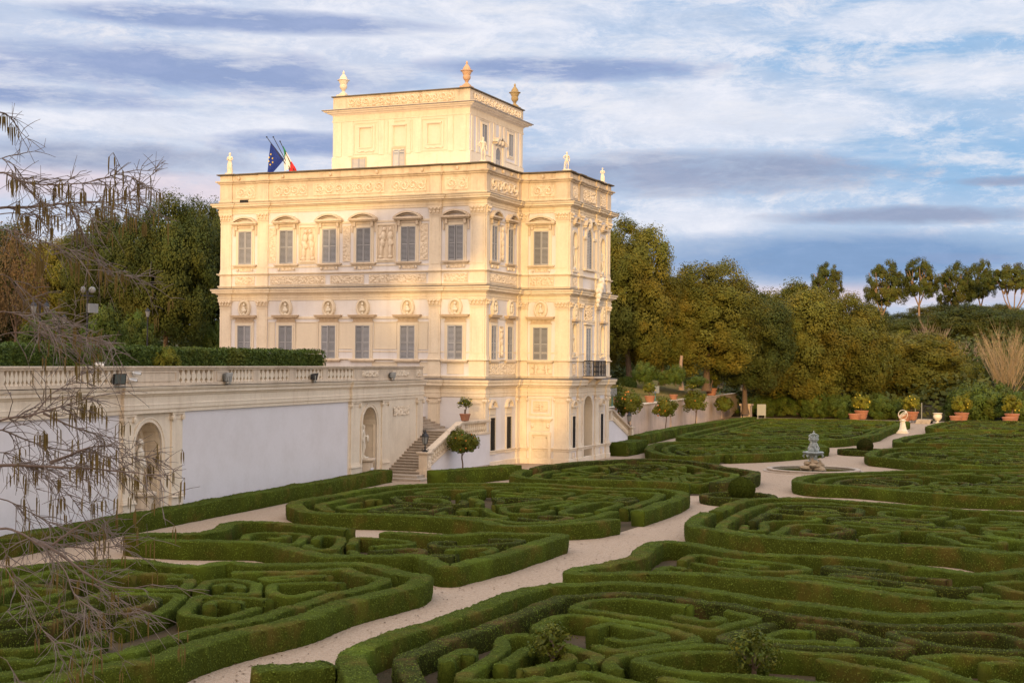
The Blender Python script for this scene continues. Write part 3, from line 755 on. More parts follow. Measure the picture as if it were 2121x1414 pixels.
for f_ in (.25, .75):
    a = TX0+f_*(TX1-TX0)
    small_window(tfront, a, .85, 22.35, 23.95, 'new')
    mb = MB(); tfront.frame(mb, a-.425, a+.425, 22.35, 23.95, .22, 0, .04); tfront.frame(mb, a-.9, a+.9, 21.9, 24.22, .08, 0, .055); part('window_surround', mb, M['trim'], villa)
a = (TX0+TX1)/2
mb = MB(); pts = arch_pts(a, .95, 22.15, 19.7); tfront.ringplate(mb, pts, arch_pts(a, 1.35, 22.15, 19.7), 0, .09)
for e in (-1, 1):
    aa = [(a+e*(.1+.85*t), 23.15-.35*t+.16*math.sin(PI*t)) for t in np.linspace(0, 1, 8)]; tfront.ringplate(mb, aa, [(x, z+.16) for x, z in aa], 0, .42)
    tfront.box(mb, a+e*.95-.18, a+e*.95+.18, 19.7, 22.75, 0, .14)
    mb.ell(tfront.P(a+e*.28, 23.0, .25), (.2, .18, .22), 8)
dr = part('arched_window', mb, M['trim'], villa)
mb = MB(); tfront.fan(mb, pts, .02); part('window_recess', mb, M['dark'], dr)
for e in (0, 1):
    mb = MB()
    for i in range(31):
        z = 19.75+i*.095; hw = .46 if z < 22.15 else math.sqrt(max(.002, .46**2-(z-22.15)**2))
        tfront.box(mb, *((a-hw, a-.03) if e == 0 else (a+.03, a+hw)), z, z+.07, .03, .06)
    part('shutter', mb, M['shutter'], dr)

# ---------------------------------------------------------------- urns on the tower
URN = [(.40, 0), (.40, .14), (.30, .17), (.27, .24), (.16, .32), (.12, .44), (.2, .48), (.15, .53), (.26, .6), (.34, .74), (.36, .88), (.31, .98), (.31, 1.02), (.37, 1.14), (.43, 1.28), (.45, 1.36), (.58, 1.4), (.57, 1.44), (.44, 1.47), (.36, 1.54), (.35, 1.62), (.29, 1.74), (.2, 1.86), (.12, 1.98), (.07, 2.04), (.1, 2.1), (.11, 2.16), (.05, 2.28), (.01, 2.34)]
def urn(x, y, mat, label):
    mb = MB(); mb.box(x-.38, x+.38, y-.38, y+.38, 26.22, 26.40); mb.lathe([(a*.79, b*.79) for a, b in URN], (x, y, 26.38), 18)
    return solo('roof_urn', mb, M[mat], label, 'urn', 'urns on the tower parapet', smooth=False)
urn(TX0+.5, TY1-.55, 'trim', 'pale cream lidded urn on the tower corner above the flags')
urn(TX0+.5, TY0+.5, 'urnstone', 'reddish terracotta lidded urn on the corner nearest the viewer, topmost point of the villa')
urn(TX1-.5, TY0+.5, 'urnolive', 'dark mossy brown lidded urn on the tower corner facing the garden')

# ================================================================== STATUES
def figure_mesh(name, h, pose='stand', mat=None, helmet=False, robe=0.):
    """one continuous body grown from a jointed skeleton"""
    P = {'pelvis': (0, 0, .52), 'waist': (.005, .0, .60), 'chest': (0, 0, .72), 'neck': (0, 0, .82), 'jaw': (0, -.012, .87), 'head': (0, -.008, .93), 'top': (0, 0, .965),
         'hipL': (-.055, 0, .50), 'kneeL': (-.06, -.02, .28), 'ankL': (-.06, .01, .045), 'toeL': (-.065, -.08, .02),
         'hipR': (.055, 0, .50), 'kneeR': (.075, -.045, .285), 'ankR': (.085, .015, .045), 'toeR': (.105, -.07, .02),
         'shL': (-.115, 0, .785), 'elL': (-.15, .02, .63), 'wrL': (-.14, -.03, .50), 'haL': (-.135, -.05, .45),
         'shR': (.115, 0, .785), 'elR': (.17, .03, .65), 'wrR': (.10, -.05, .56), 'haR': (.07, -.06, .53)}
    if pose == 'raise': P.update(elR=(.17, -.05, .74), wrR=(.15, -.13, .84), haR=(.145, -.15, .885))
    if pose == 'hip': P.update(elL=(-.2, .03, .66), wrL=(-.10, -.01, .56), haL=(-.07, -.02, .54), elR=(.15, .02, .63), wrR=(.15, -.04, .5), haR=(.15, -.06, .455))
    if pose == 'shield': P.update(elR=(.16, -.03, .64), wrR=(.2, -.12, .60), haR=(.22, -.15, .59))
    if pose == 'fold': P.update(elL=(-.15, 0, .64), wrL=(-.03, -.1, .66), haL=(.01, -.1, .68), elR=(.15, 0, .64), wrR=(.03, -.1, .62), haR=(-.01, -.1, .61))
    E = [('pelvis', 'waist'), ('waist', 'chest'), ('chest', 'neck'), ('neck', 'jaw'), ('jaw', 'head'), ('head', 'top')]
    for s in 'LR': E += [('pelvis', 'hip'+s), ('hip'+s, 'knee'+s), ('knee'+s, 'ank'+s), ('ank'+s, 'toe'+s), ('chest', 'sh'+s), ('sh'+s, 'el'+s), ('el'+s, 'wr'+s), ('wr'+s, 'ha'+s)]
    rad = dict(pelvis=.085, waist=.07, chest=.095, neck=.035, jaw=.042, head=.058, top=.035, hip=.062, knee=.042, ank=.024, toe=.022, sh=.042, el=.03, wr=.02, ha=.024)
    bm = bmesh.new(); L = bm.verts.layers.skin.verify(); V = {}
    for k, p in P.items():
        v = bm.verts.new([c*h for c in p]); V[k] = v; r_ = rad[k if k in rad else k[:-1]]
        if robe and k[:-1] in ('knee', 'ank'): r_ = .075+robe*.02
        if robe and k[:-1] == 'hip': r_ = .085
        v[L].radius = (r_*h, r_*h*(.82 if k in ('chest', 'waist') else 1)); v[L].use_root = (k == 'pelvis')
    for a, b in E: bm.edges.new((V[a], V[b]))
    me = bpy.data.meshes.new(name); bm.to_mesh(me); bm.free(); me.materials.append(mat or M['marble'])
    return me
def statue(name, label, base, h, rz, pose='stand', group=None, robe=0., helmet=False, plinth=.12, pw=.5, extra=None, mat='marble'):
    o = bpy.data.objects.new('temp_body', figure_mesh('body', h, pose, M[mat], robe=robe)); COL.objects.link(o)
    md = o.modifiers.new('skin', 'SKIN'); md.use_smooth_shade = True; sd = o.modifiers.new('sub', 'SUBSURF'); sd.levels = 1; sd.render_levels = 1
    dg = bpy.context.evaluated_depsgraph_get(); me = bpy.data.meshes.new_from_object(o.evaluated_get(dg)); bpy.data.objects.remove(o)
    mb = MB(); n = len(me.vertices); co = np.zeros(n*3, np.float32); me.vertices.foreach_get('co', co); co = co.reshape(-1, 3).astype(float)
    co += (np.sin(co*37)+np.cos(co[:, [1, 2, 0]]*53))*.004
    Q = [list(p.vertices) for p in me.polygons if len(p.vertices) == 4]; T = [list(p.vertices) for p in me.polygons if len(p.vertices) == 3]
    mb.add(co, Q, T); bpy.data.meshes.remove(me)
    if robe:
        th = np.linspace(0, 2*PI, 25); G = []
        for z, r_ in ((.02, .14), (.15, .125), (.3, .115), (.45, .11), (.55, .09), (.62, .085)):
            G.append([(r_*h*(1+.10*math.sin(7*t+z*9))*math.cos(t), r_*h*.85*(1+.10*math.sin(7*t+z*9))*math.sin(t), z*h) for t in th])
        mb.grid(np.array(G))
    mb.ell((0, -.064*h, .925*h), (.008*h, .016*h, .016*h), 6); mb.ell((0, .008*h, .95*h), (.058*h, .06*h, .045*h), 10)
    if helmet:
        mb.lathe([(.085*h, .90*h), (.08*h, .925*h), (.076*h, .95*h), (.06*h, .985*h), (.03*h, 1.01*h), (.008*h, 1.025*h)], (0, .005*h, 0), 14)
        mb.lathe([(.12*h, .40*h), (.13*h, .47*h), (.10*h, .55*h), (.105*h, .6*h)], (0, 0, 0), 16, 8, .08)
        mb.ell((0, 0, .7*h), (.12*h, .095*h, .12*h), 12)
    if extra == 'shield':
        mb.ell((.24*h, -.1*h, .56*h), (.10*h, .04*h, .12*h), 12)
    if extra == 'stump': mb.tube([(.12*h, .05*h, 0), (.11*h, .04*h, .2*h), (.10*h, .03*h, .36*h)], [.05*h, .045*h, .03*h], 8)
    if extra == 'club': mb.tube([(-.17*h, -.06*h, .0), (-.16*h, -.05*h, .25*h), (-.145*h, -.05*h, .47*h)], [.04*h, .03*h, .014*h], 8)
    if plinth: mb.box(-pw/2, pw/2, -pw/2, pw/2, -plinth, .02)
    me = mb.mesh(name, [M[mat]], True)
    s = bpy.data.objects.new(name, me); COL.objects.link(s); s.location = [float(v) for v in (base[0], base[1], base[2]+plinth)]; s.rotation_euler = (0, 0, rz)
    return tag(s, label, 'statue', group)
GR = 'statues on the villa parapet'
ZC = 20.05
statue('roof_statue', 'draped stone figure at the far end of the long parapet, beside the flags', (X0+.35, Y1-.4, ZC), 1.5, R(-90), 'fold', GR, robe=.5)
p = atX(510, 356, X1-.5); statue('roof_statue', 'small seeming statue just left of the blue flag, half hidden by the parapet', (X1-.5, p[1], 19.95), 1.85, R(-90), 'raise', GR)
p = atX(594, 352, X1-4); statue('roof_statue', 'statue of which little more than the head shows between the two flags', (X1-4, p[1], 19.75-.3), 1.55, R(-60), 'stand', GR)
statue('roof_statue', 'pale nude statue in front of the tower window', (X0+.45, Y0+.45, ZC), 1.6, R(-40), 'hip', GR, extra='stump')
statue('roof_statue', 'male statue with a club on the corner of the projecting bay', (PX0+.35, PY+.35, ZC), 1.25, R(-45), 'hip', GR, extra='club')
p = atY(1228, 372, PY+9); statue('roof_statue', 'statue whose head only just rises above the parapet behind the bay', (p[0], PY+9, 19.9), 1.5, R(-30), 'stand', GR)
statue('roof_statue', 'slim statue with folded arms at the garden end of the parapet', (PX1-.45, PY+.4, ZC), 1.12, R(-60), 'fold', GR, robe=.3)
NGR = 'statues in the niches of the villa'
for c, z0, h, lb, ps_ in ((NL, 13.3, 1.75, 'pale statue in the upper niche beside the arched window', 'raise'), (NR, 13.3, 1.7, 'pale statue in the upper niche at the far end of the facade', 'hip'),
                          (NL, 7.4, 1.55, 'shaded statue in the niche left of the balcony door', 'fold')):
    statue('niche_statue', lb, (c, PY+.14, z0), h, R(-20), ps_, NGR, plinth=.22, pw=.34, extra='stump' if c == NR else None)

# ================================================================== FLAGS
def flagpole(x0, y0, x1, y1, XX, label, zfloor=19.6, group='flagpoles on the villa roof'):
    a = atX(x0, y0, XX); b = atX(x1, y1, XX); t = (zfloor-b[2])/(a[2]-b[2]); b = b+(a-b)*t
    mb = MB(); mb.tube([b, a], [.035, .025], 6); mb.ell(a, (.06, .06, .06), 8)
    return a, b, mb
def cloth(mb, tri_rows, wave=.05):
    mb.grid(np.array(tri_rows))
def flag_stuff():
    XX = 88.0
    mats = {'blue': plain('flag_blue', (.008, .028, .20), .8, var=.1), 'gold': plain('flag_gold', (.80, .55, .02), .8, var=.05), 'g': plain('flag_green', (.01, .20, .05), .8, var=.1),
            'w': plain('flag_white', (.72, .68, .62), .8, var=.05), 'r': plain('flag_red', (.55, .02, .02), .8, var=.1)}
    specs = [((552.5, 284), (600, 352), 'eu'), ((566, 284), (602, 352), None), ((580, 293), (609, 353), 'it')]
    for (a_, b_, k) in specs:
        a, b, mb = flagpole(*a_, *b_, XX, '')
        lab = {'eu': 'blue flag with gold stars drooping from a slanted pole', 'it': 'green white red flag drooping from a slanted pole', None: 'bare slanted pole between the two flags'}[k]
        t = thing('flag' if k else 'flagpole', lab, 'flag' if k else 'flagpole', b)
        part('pole', mb, M['iron'], t)
        ux = (atX(100, 300, XX)-atX(0, 300, XX))/100.; uz = np.array([0, 0, 1.])*np.linalg.norm(ux)
        def pt(px, py, dx=0.): q = atX(px, py, XX); return q+np.array([dx, 0, 0])
        def piece(poly, mat, nm, n=10, ph=0.):
            # poly: left edge points & right edge points (top->bottom)
            L, Rr = poly; rows = []
            for i in range(n+1):
                tt = i/n*(len(L)-1); j = min(int(tt), len(L)-2); f = tt-j
                l = np.array(L[j])*(1-f)+np.array(L[j+1])*f; r_ = np.array(Rr[j])*(1-f)+np.array(Rr[j+1])*f
                rows.append([pt(*(l*(1-s)+r_*s), .12*math.sin(s*7+ph+i*.25)*(i/n)) for s in np.linspace(0, 1, 9)])
            m_ = MB(); m_.grid(np.array(rows)); return part(nm, m_, mats[mat], t)
        if k == 'eu':
            c = piece(([(561, 295), (556, 325), (552.5, 357)], [(562, 296), (588, 330), (566, 357)]), 'blue', 'cloth')
            m_ = MB()
            for sx, sy in ((563.5, 320.5), (560, 327), (567, 329), (559.3, 335), (567.3, 337), (562.3, 342)):
                q = pt(sx, sy, -.17); pts = []
                for i in range(10):
                    rr = .085 if i % 2 == 0 else .034; an = PI/2+i*PI/5; pts.append(q+np.array([0, -rr*math.cos(an), rr*math.sin(an)]))
                m_.add([*pts, q], None, [[i, (i+1) % 10, 10] for i in range(10)])
            part('stars', m_, mats['gold'], c)
        elif k == 'it':
            piece(([(586, 303), (588, 318), (588.5, 330)], [(587, 303), (592, 314), (594, 316)]), 'g', 'cloth')
            piece(([(589, 329), (587, 342), (588, 357)], [(593, 315), (602, 333), (608, 345)]), 'w', 'cloth')
            piece(([(602, 335), (600, 345), (596, 357)], [(604, 335), (610, 345), (616, 357)]), 'r', 'cloth')
flag_stuff()

# ================================================================== TERRACE WALL
TH = .0825
tw = Fr((70.95, 39.60), (math.cos(TH), math.sin(TH)), (math.sin(TH), -math.cos(TH)))
def wa(px, py=800, o=0.):
    n = tw.n; d = ray(px, py); c = (tw.O+tw.n*o)@n
    p = CAM+d*((c-CAM@n)/(d@n)); return float((p-tw.O)@tw.x)
terr = thing('terrace_wall', 'long pale retaining wall with statue niches and a stone balustrade on top', 'wall', tw.P(-10, 0, 0))
AE = wa(873, 860); AS = -38.
NB = [(wa(304.5, 900), 2.1), (wa(763.3, 900), 2.1)]
mb = MB(); wall_holes(mb, tw, AS, AE, -.2, 5.0, [(c, w, 0.1, 3.25) for c, w in NB])
tw.box(mb, AS, AE, -.2, 5.7, -3., -1.2); mb.quad(tw.P(AE, -.2, 0), tw.P(AE, -.2, -3), tw.P(AE, 5.7, -3), tw.P(AE, 5.7, 0))
part('wall', mb, M['wallplaster'], terr)
P1 = [(wa(251, 900), wa(273, 900)), (wa(352, 900), wa(373, 900))]; P2 = [(wa(723.5, 900), wa(742, 900)), (wa(788, 900), wa(800.5, 900)), (wa(861, 880), AE)]
mb = MB()
for (c, w), (pa, pb) in zip(NB, ((P1[0][0]-.15, P1[1][1]+.15), (P2[0][0]-.2, AE))):
    wall_holes(mb, tw, pa, pb, -.1, 4.66, [(c, w, 0.1, 3.25)], .03)
    for e, sg in ((pa, 1), (pb, 1)): mb.quad(tw.P(e, -.1, 0), tw.P(e, -.1, .03), tw.P(e, 4.66, .03), tw.P(e, 4.66, 0))
part('wall_facing', mb, M['trim'], terr)
for c, w in NB:
    mb = MB(); niche(mb, tw, c, w, .1, 3.25, .95, flat=True)
    for k, (ww, o0, o1) in enumerate(((w-.34, -.95, -.82),)):
        pass
    inn = arch_pts(c, w-.34, 3.2, .1); out = arch_pts(c, w, 3.25, .1); tw.ringplate(mb, inn, out, -.95, -.78)
    tw.ringplate(mb, arch_pts(c, w, 3.25, .1), arch_pts(c, w+.42, 3.25, .1), .03, .09); tw.ringplate(mb, arch_pts(c, w+.3, 3.25, .1), arch_pts(c, w+.44, 3.25, .1), .09, .12)
    r_ = w/2
    for i in range(7):   # coffers of the vault and jambs, as raised ribs
        t = PI*(i+.0)/6
        a, z = c-r_*math.cos(t), 3.25+r_*math.sin(t)
        a2, z2 = c-(r_-.045)*math.cos(t), 3.25+(r_-.045)*math.sin(t)
        tn = np.array([math.sin(t), math.cos(t)])*.045
        q = [(a-tn[0], z-tn[1]), (a+tn[0], z+tn[1]), (a2+tn[0], z2+tn[1]), (a2-tn[0], z2-tn[1])]
        mb.hexa([tw.P(x, y, -.12) for x, y in q]+[tw.P(x, y, -.70) for x, y in q])
    for e in (-1, 1):
        for o0, o1 in ((-.16, -.10), (-.74, -.68)): tw.box(mb, min(c+e*r_, c+e*(r_-.045)), max(c+e*r_, c+e*(r_-.045)), 1.05, 3.2, o0, o1)
        tw.box(mb, min(c+e*r_, c+e*(r_-.045)), max(c+e*r_, c+e*(r_-.045)), 1.0, 1.06, -.74, -.10)
    tw.box(mb, c-.02, c+.02, 1.0, 4.1, -.95, -.93); tw.box(mb, c-r_+.17, c+r_-.17, 3.1, 3.17, -.95, -.92)
    part('niche', mb, M['trim'], terr)
    mb = MB(); mb.lathe([(.62, 0), (.62, .16), (.54, .2), (.53, 1.1), (.57, 1.14), (.66, 1.2), (.67, 1.3), (.6, 1.33)], tw.P(c, .0, -.28), 18)
    part('niche_pedestal', mb, M['trim2'], terr)
for a0, a1 in P1+P2:
    mb = MB(); tw.box(mb, a0-.06, a1+.06, -.1, .92, .03, .16); tw.box(mb, a0-.1, a1+.1, .92, .98, .03, .22); tw.box(mb, a0-.07, a1+.07, .98, 1.06, .03, .18); tw.box(mb, a0-.03, a1+.03, 1.06, 1.16, .03, .14); tw.box(mb, a0, a1, 1.16, 4.35, .03, .10)
    p_ = part('pilaster', mb, M['trim'], terr)
    mb = MB(); tw.box(mb, a0-.02, a1+.02, 4.35, 4.56, .03, .12); tw.box(mb, a0-.08, a1+.08, 4.56, 4.66, .03, .18)
    for e in (a0+.02, a1-.02):
        th = np.linspace(0, 2*PI, 15)
        for rr, oo in ((.13, .2), (.07, .215)):
            tw.fan(mb, [(e+rr*math.cos(t), 4.43+rr*math.sin(t)) for t in th[:-1]], oo)
            V = [tw.P(e+rr*math.cos(t), 4.43+rr*math.sin(t), o) for o in (.03, oo) for t in th]; mb.add(V, [[i, i+1, 15+i+1, 15+i] for i in range(14)])
    part('capital', mb, M['trim'], p_)
def tw_path(jogs, j):
    pts = []; cur = 0
    for a, b in jogs: pts += [(a, 0), (a, j), (b, j), (b, 0)]
    pts = [(AS, 0)]+pts+[(AE+.05, 0), (AE+.05, -3)]
    return [tuple(tw.P(a, 0, o)[:2]) for a, o in pts]
mb = MB(); tpth = tw_path([(P1[0][0]-.08, P1[1][1]+.08), (P2[0][0]-.08, P2[1][1]+.08)], .14)
sweep(mb, tpth, [(.02, 4.66), (.08, 4.67), (.08, 4.82), (.12, 4.84), (.12, 4.98), (.13, 5.02), (.13, 5.05), (.1, 5.07), (.1, 5.36), (.13, 5.40), (.16, 5.46), (.22, 5.50), (.22, 5.62), (.27, 5.67), (.31, 5.78), (-.6, 5.82)], False)
part('cornice', mb, M['trim'], terr)
# balustrade
bz0, bz1 = 5.82, 6.66
mb = MB(); tw.box(mb, AS, wa(871, 760), bz0, bz0+.12, -.24, .26); part('balustrade_base', mb, M['trim2'], terr)
mb = MB(); tw.box(mb, AS, wa(871, 760), bz1-.15, bz1-.06, -.2, .22); tw.box(mb, AS, wa(871, 760)+.04, bz1-.06, bz1, -.26, .28); part('handrail', mb, M['trim2'], terr)
secs = [(-110, -10), (0, 62), (75, 143), (158, 243), (363, 437), (467, 518), (531, 593), (607, 662), (673, 727)]
posts = []
vas = [(.10, 0), (.10, .05), (.06, .07), (.055, .12), (.10, .2), (.115, .28), (.095, .36), (.06, .46), (.05, .54), (.075, .57), (.10, .59)]
for l, r_ in secs:
    a0, a1 = wa(l, 785), wa(r_, 785); mb = MB(); n = 7; p_ = (a1-a0)/n
    tw.box(mb, a0, a1, bz0+.12, bz1-.15, -.12, -.06)
    for i in range(n+1):
        c = a0+i*p_; k = p_/.26*1.02
        L = [(c-w*k, bz0+.12+z*.966) for w, z in vas]; Rr = [(c+w*k, bz0+.12+z*.966) for w, z in vas]
        V = [tw.P(a, z, .14) for a, z in L]+[tw.P(a, z, .14) for a, z in Rr]+[tw.P(a, z, -.06) for a, z in L]+[tw.P(a, z, -.06) for a, z in Rr]
        m_ = len(vas); Q = []
        for j in range(m_-1): Q += [[j, m_+j, m_+j+1, j+1], [j, j+1, 2*m_+j+1, 2*m_+j], [m_+j, 3*m_+j, 3*m_+j+1, m_+j+1]]
        mb.add(V, Q)
    part('baluster_row', mb, M['trim'], terr); posts.append((a0, a1))
prev = AS
for i, (a0, a1) in enumerate(posts+[(wa(871, 760), 0)]):
    if a0-prev > .1:
        mb = MB(); tw.box(mb, prev, a0, bz0+.12, bz1-.15, -.16, .17)
        if a0-prev > 1.2 and i != 9: tw.frame(mb, prev+.25, a0-.25, bz0+.24, bz1-.27, .05, .17, .2)
        part('balustrade_post', mb, M['trim2'], terr)
    prev = a1
for (l, r_) in ((744, 777), (806, 841)): 
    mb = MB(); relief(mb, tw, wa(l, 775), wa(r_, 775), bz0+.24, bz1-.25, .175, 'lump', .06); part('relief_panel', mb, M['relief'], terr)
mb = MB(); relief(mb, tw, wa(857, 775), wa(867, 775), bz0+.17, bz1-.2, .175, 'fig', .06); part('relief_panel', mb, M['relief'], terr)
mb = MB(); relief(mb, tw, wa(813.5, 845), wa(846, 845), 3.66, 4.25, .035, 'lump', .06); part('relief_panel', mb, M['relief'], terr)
mb = MB(); relief(mb, tw, NB[1][0]-.25, NB[1][0]+.2, .3, .8, .26, 'lump', .02); part('worn_plaque', mb, M['plaster'], terr)

statue('niche_statue', 'helmeted stone warrior in the terrace wall niche behind the bare branches', tw.P(NB[0][0]-.05, 1.33, -.3), 2.0, TH+R(25), 'stand', 'statues in the terrace wall niches', helmet=True, plinth=.22, pw=.62)
statue('niche_statue', 'nude stone figure with a round shield in the niche beside the stairs', tw.P(NB[1][0]-.1, 1.33, -.3), 1.9, TH+R(15), 'shield', 'statues in the terrace wall niches', plinth=.06, pw=.6, extra='shield')

# lamps and cameras on the wall ledge
def floodlight(p, rz, label, s=1., tilt=.2, mat='black'):
    t = thing('floodlight', label, 'floodlight', p, rz, 'floodlights along the terrace wall')
    mb = MB(); w, h = .27*s, .23*s
    mb.hexa([(-w, -.16+tilt*.0, .10), (w, -.16, .10), (w, .02, .12), (-w, .02, .12), (-w, -.16-tilt*h*2, .10+2*h), (w, -.16-tilt*h*2, .10+2*h), (w*.8, .06, .06+2*h), (-w*.8, .06, .06+2*h)])
    for i in range(5): mb.box(-w*.8+i*w*.38, -w*.8+i*w*.38+.02, .03, .12, .14, .04+2*h)
    part('housing', mb, M[mat], t, world=False)
    mb = MB(); e = .035
    mb.quad((-w+e, -.166-tilt*e, .10+e), (w-e, -.166-tilt*e, .10+e), (w-e, -.166-tilt*(2*h-e), .10+2*h-e), (-w+e, -.166-tilt*(2*h-e), .10+2*h-e)); part('lamp_glass', mb, M['dglass'], t, world=False)
    mb = MB(); mb.box(-w-.03, -w-.005, -.09, -.04, 0, .3*s+.1); mb.box(w+.005, w+.03, -.09, -.04, 0, .3*s+.1); mb.box(-w-.03, w+.03, -.12, -.0, 0, .03); part('bracket', mb, M['greymetal'], t, world=False)
    return t
zz = 5.83
floodlight(tw.P(wa(231, 800), zz, .31), TH-R(35), 'black floodlight near the white cameras on the wall ledge', .95)
floodlight(tw.P(wa(455, 795), zz, .31), TH+R(60), 'grey floodlight turned toward the villa, middle of the wall ledge', .95, mat='greymetal')
floodlight(tw.P(wa(638, 790), zz, .31), TH+R(35), 'black tilted floodlight below the end of the terrace hedge', .8)
floodlight(tw.P(wa(800, 785), zz, .31), TH+R(50), 'grey floodlight in front of the carved balustrade panels', .8, mat='greymetal')
def camera_unit(p, rz, label, onpole=True):
    t = thing('security_camera', label, 'camera', p, rz, 'white cameras on the balustrade')
    mb = MB(); mb.tube([(-.18, 0, .0), (.14, 0, -.05)], [.06, .06], 10); mb.ell((-.18, 0, 0), (.06, .06, .06), 8); mb.box(-.2, .17, -.07, .07, .04, .06); part('body', mb, M['white'], t, world=False)
    mb = MB(); mb.tube([(.14, 0, -.05), (.17, 0, -.055)], [.05, .05], 10); mb.ell((.17, 0, -.055), (.01, .05, .05), 8); part('lens', mb, M['black'], t, world=False)
    mb = MB(); mb.tube([(-.12, 0, -.05), (-.12, .1, -.12), (-.12, .2, -.12)], .025, 6); part('bracket', mb, M['white'], t, world=False)
camera_unit(tw.P(wa(268, 773), 6.40, .38), TH-R(20), 'white camera on the balustrade, upper of the two beside the black floodlight')
camera_unit(tw.P(wa(260, 786), 6.12, .38), TH-R(20), 'white camera low on the balustrade, lower of the two beside the black floodlight')
camera_unit(tw.P(wa(208, 758), 6.76, .0), TH-R(60), 'small white camera lying on top of the balustrade handrail')

# ================================================================== STAIRS
def lantern(p, label, s=1., rz=0., group=None):
    t = thing('lantern', label, 'lantern', p, rz, group)
    mb = MB(); mb.lathe([(.14*s, 0), (.14*s, .04*s), (.05*s, .08*s), (.035*s, .2*s), (.06*s, .25*s), (.03*s, .32*s), (.03*s, .4*s), (.12*s, .44*s)], (0, 0, 0), 10)
    for k in range(4):
        a = k*PI/2+PI/4; mb.tube([(.05*s*math.cos(a), .05*s*math.sin(a), .12*s), (.2*s*math.cos(a), .2*s*math.sin(a), .02*s), (.27*s*math.cos(a), .27*s*math.sin(a), .1*s), (.2*s*math.cos(a), .2*s*math.sin(a), .16*s)], .016*s, 5)
    part('stem', mb, M['iron'], t, world=False)
    mb = MB(); mb.lathe([(.125*s, .45*s), (.20*s, .86*s)], (0, 0, 0), 6, caps=False); part('glass', mb, M['glass'], t, world=False)
    mb = MB()
    for k in range(6):
        a = k*PI/3; mb.tube([(.127*s*math.cos(a), .127*s*math.sin(a), .44*s), (.203*s*math.cos(a), .203*s*math.sin(a), .87*s)], .014*s, 4)
    mb.lathe([(.24*s, .86*s), (.23*s, .9*s), (.15*s, 1.02*s), (.09*s, 1.06*s), (.09*s, 1.1*s), (.05*s, 1.14*s), (.02*s, 1.24*s)], (0, 0, 0), 6); part('cap', mb, M['iron'], t, world=False)
    return t
def vase_row(mb, pts, h, r_=.075):
    for p in pts: mb.lathe([(r_*.9*1, 0), (r_*.9, .06*h), (r_*.5, .1*h), (r_*.55, .2*h), (r_*1.05, .36*h), (r_*.95, .5*h), (r_*.5, .72*h), (r_*.45, .82*h), (r_*.8, .9*h), (r_*.9, h)], p, 8, caps=False)
SY = 37.80
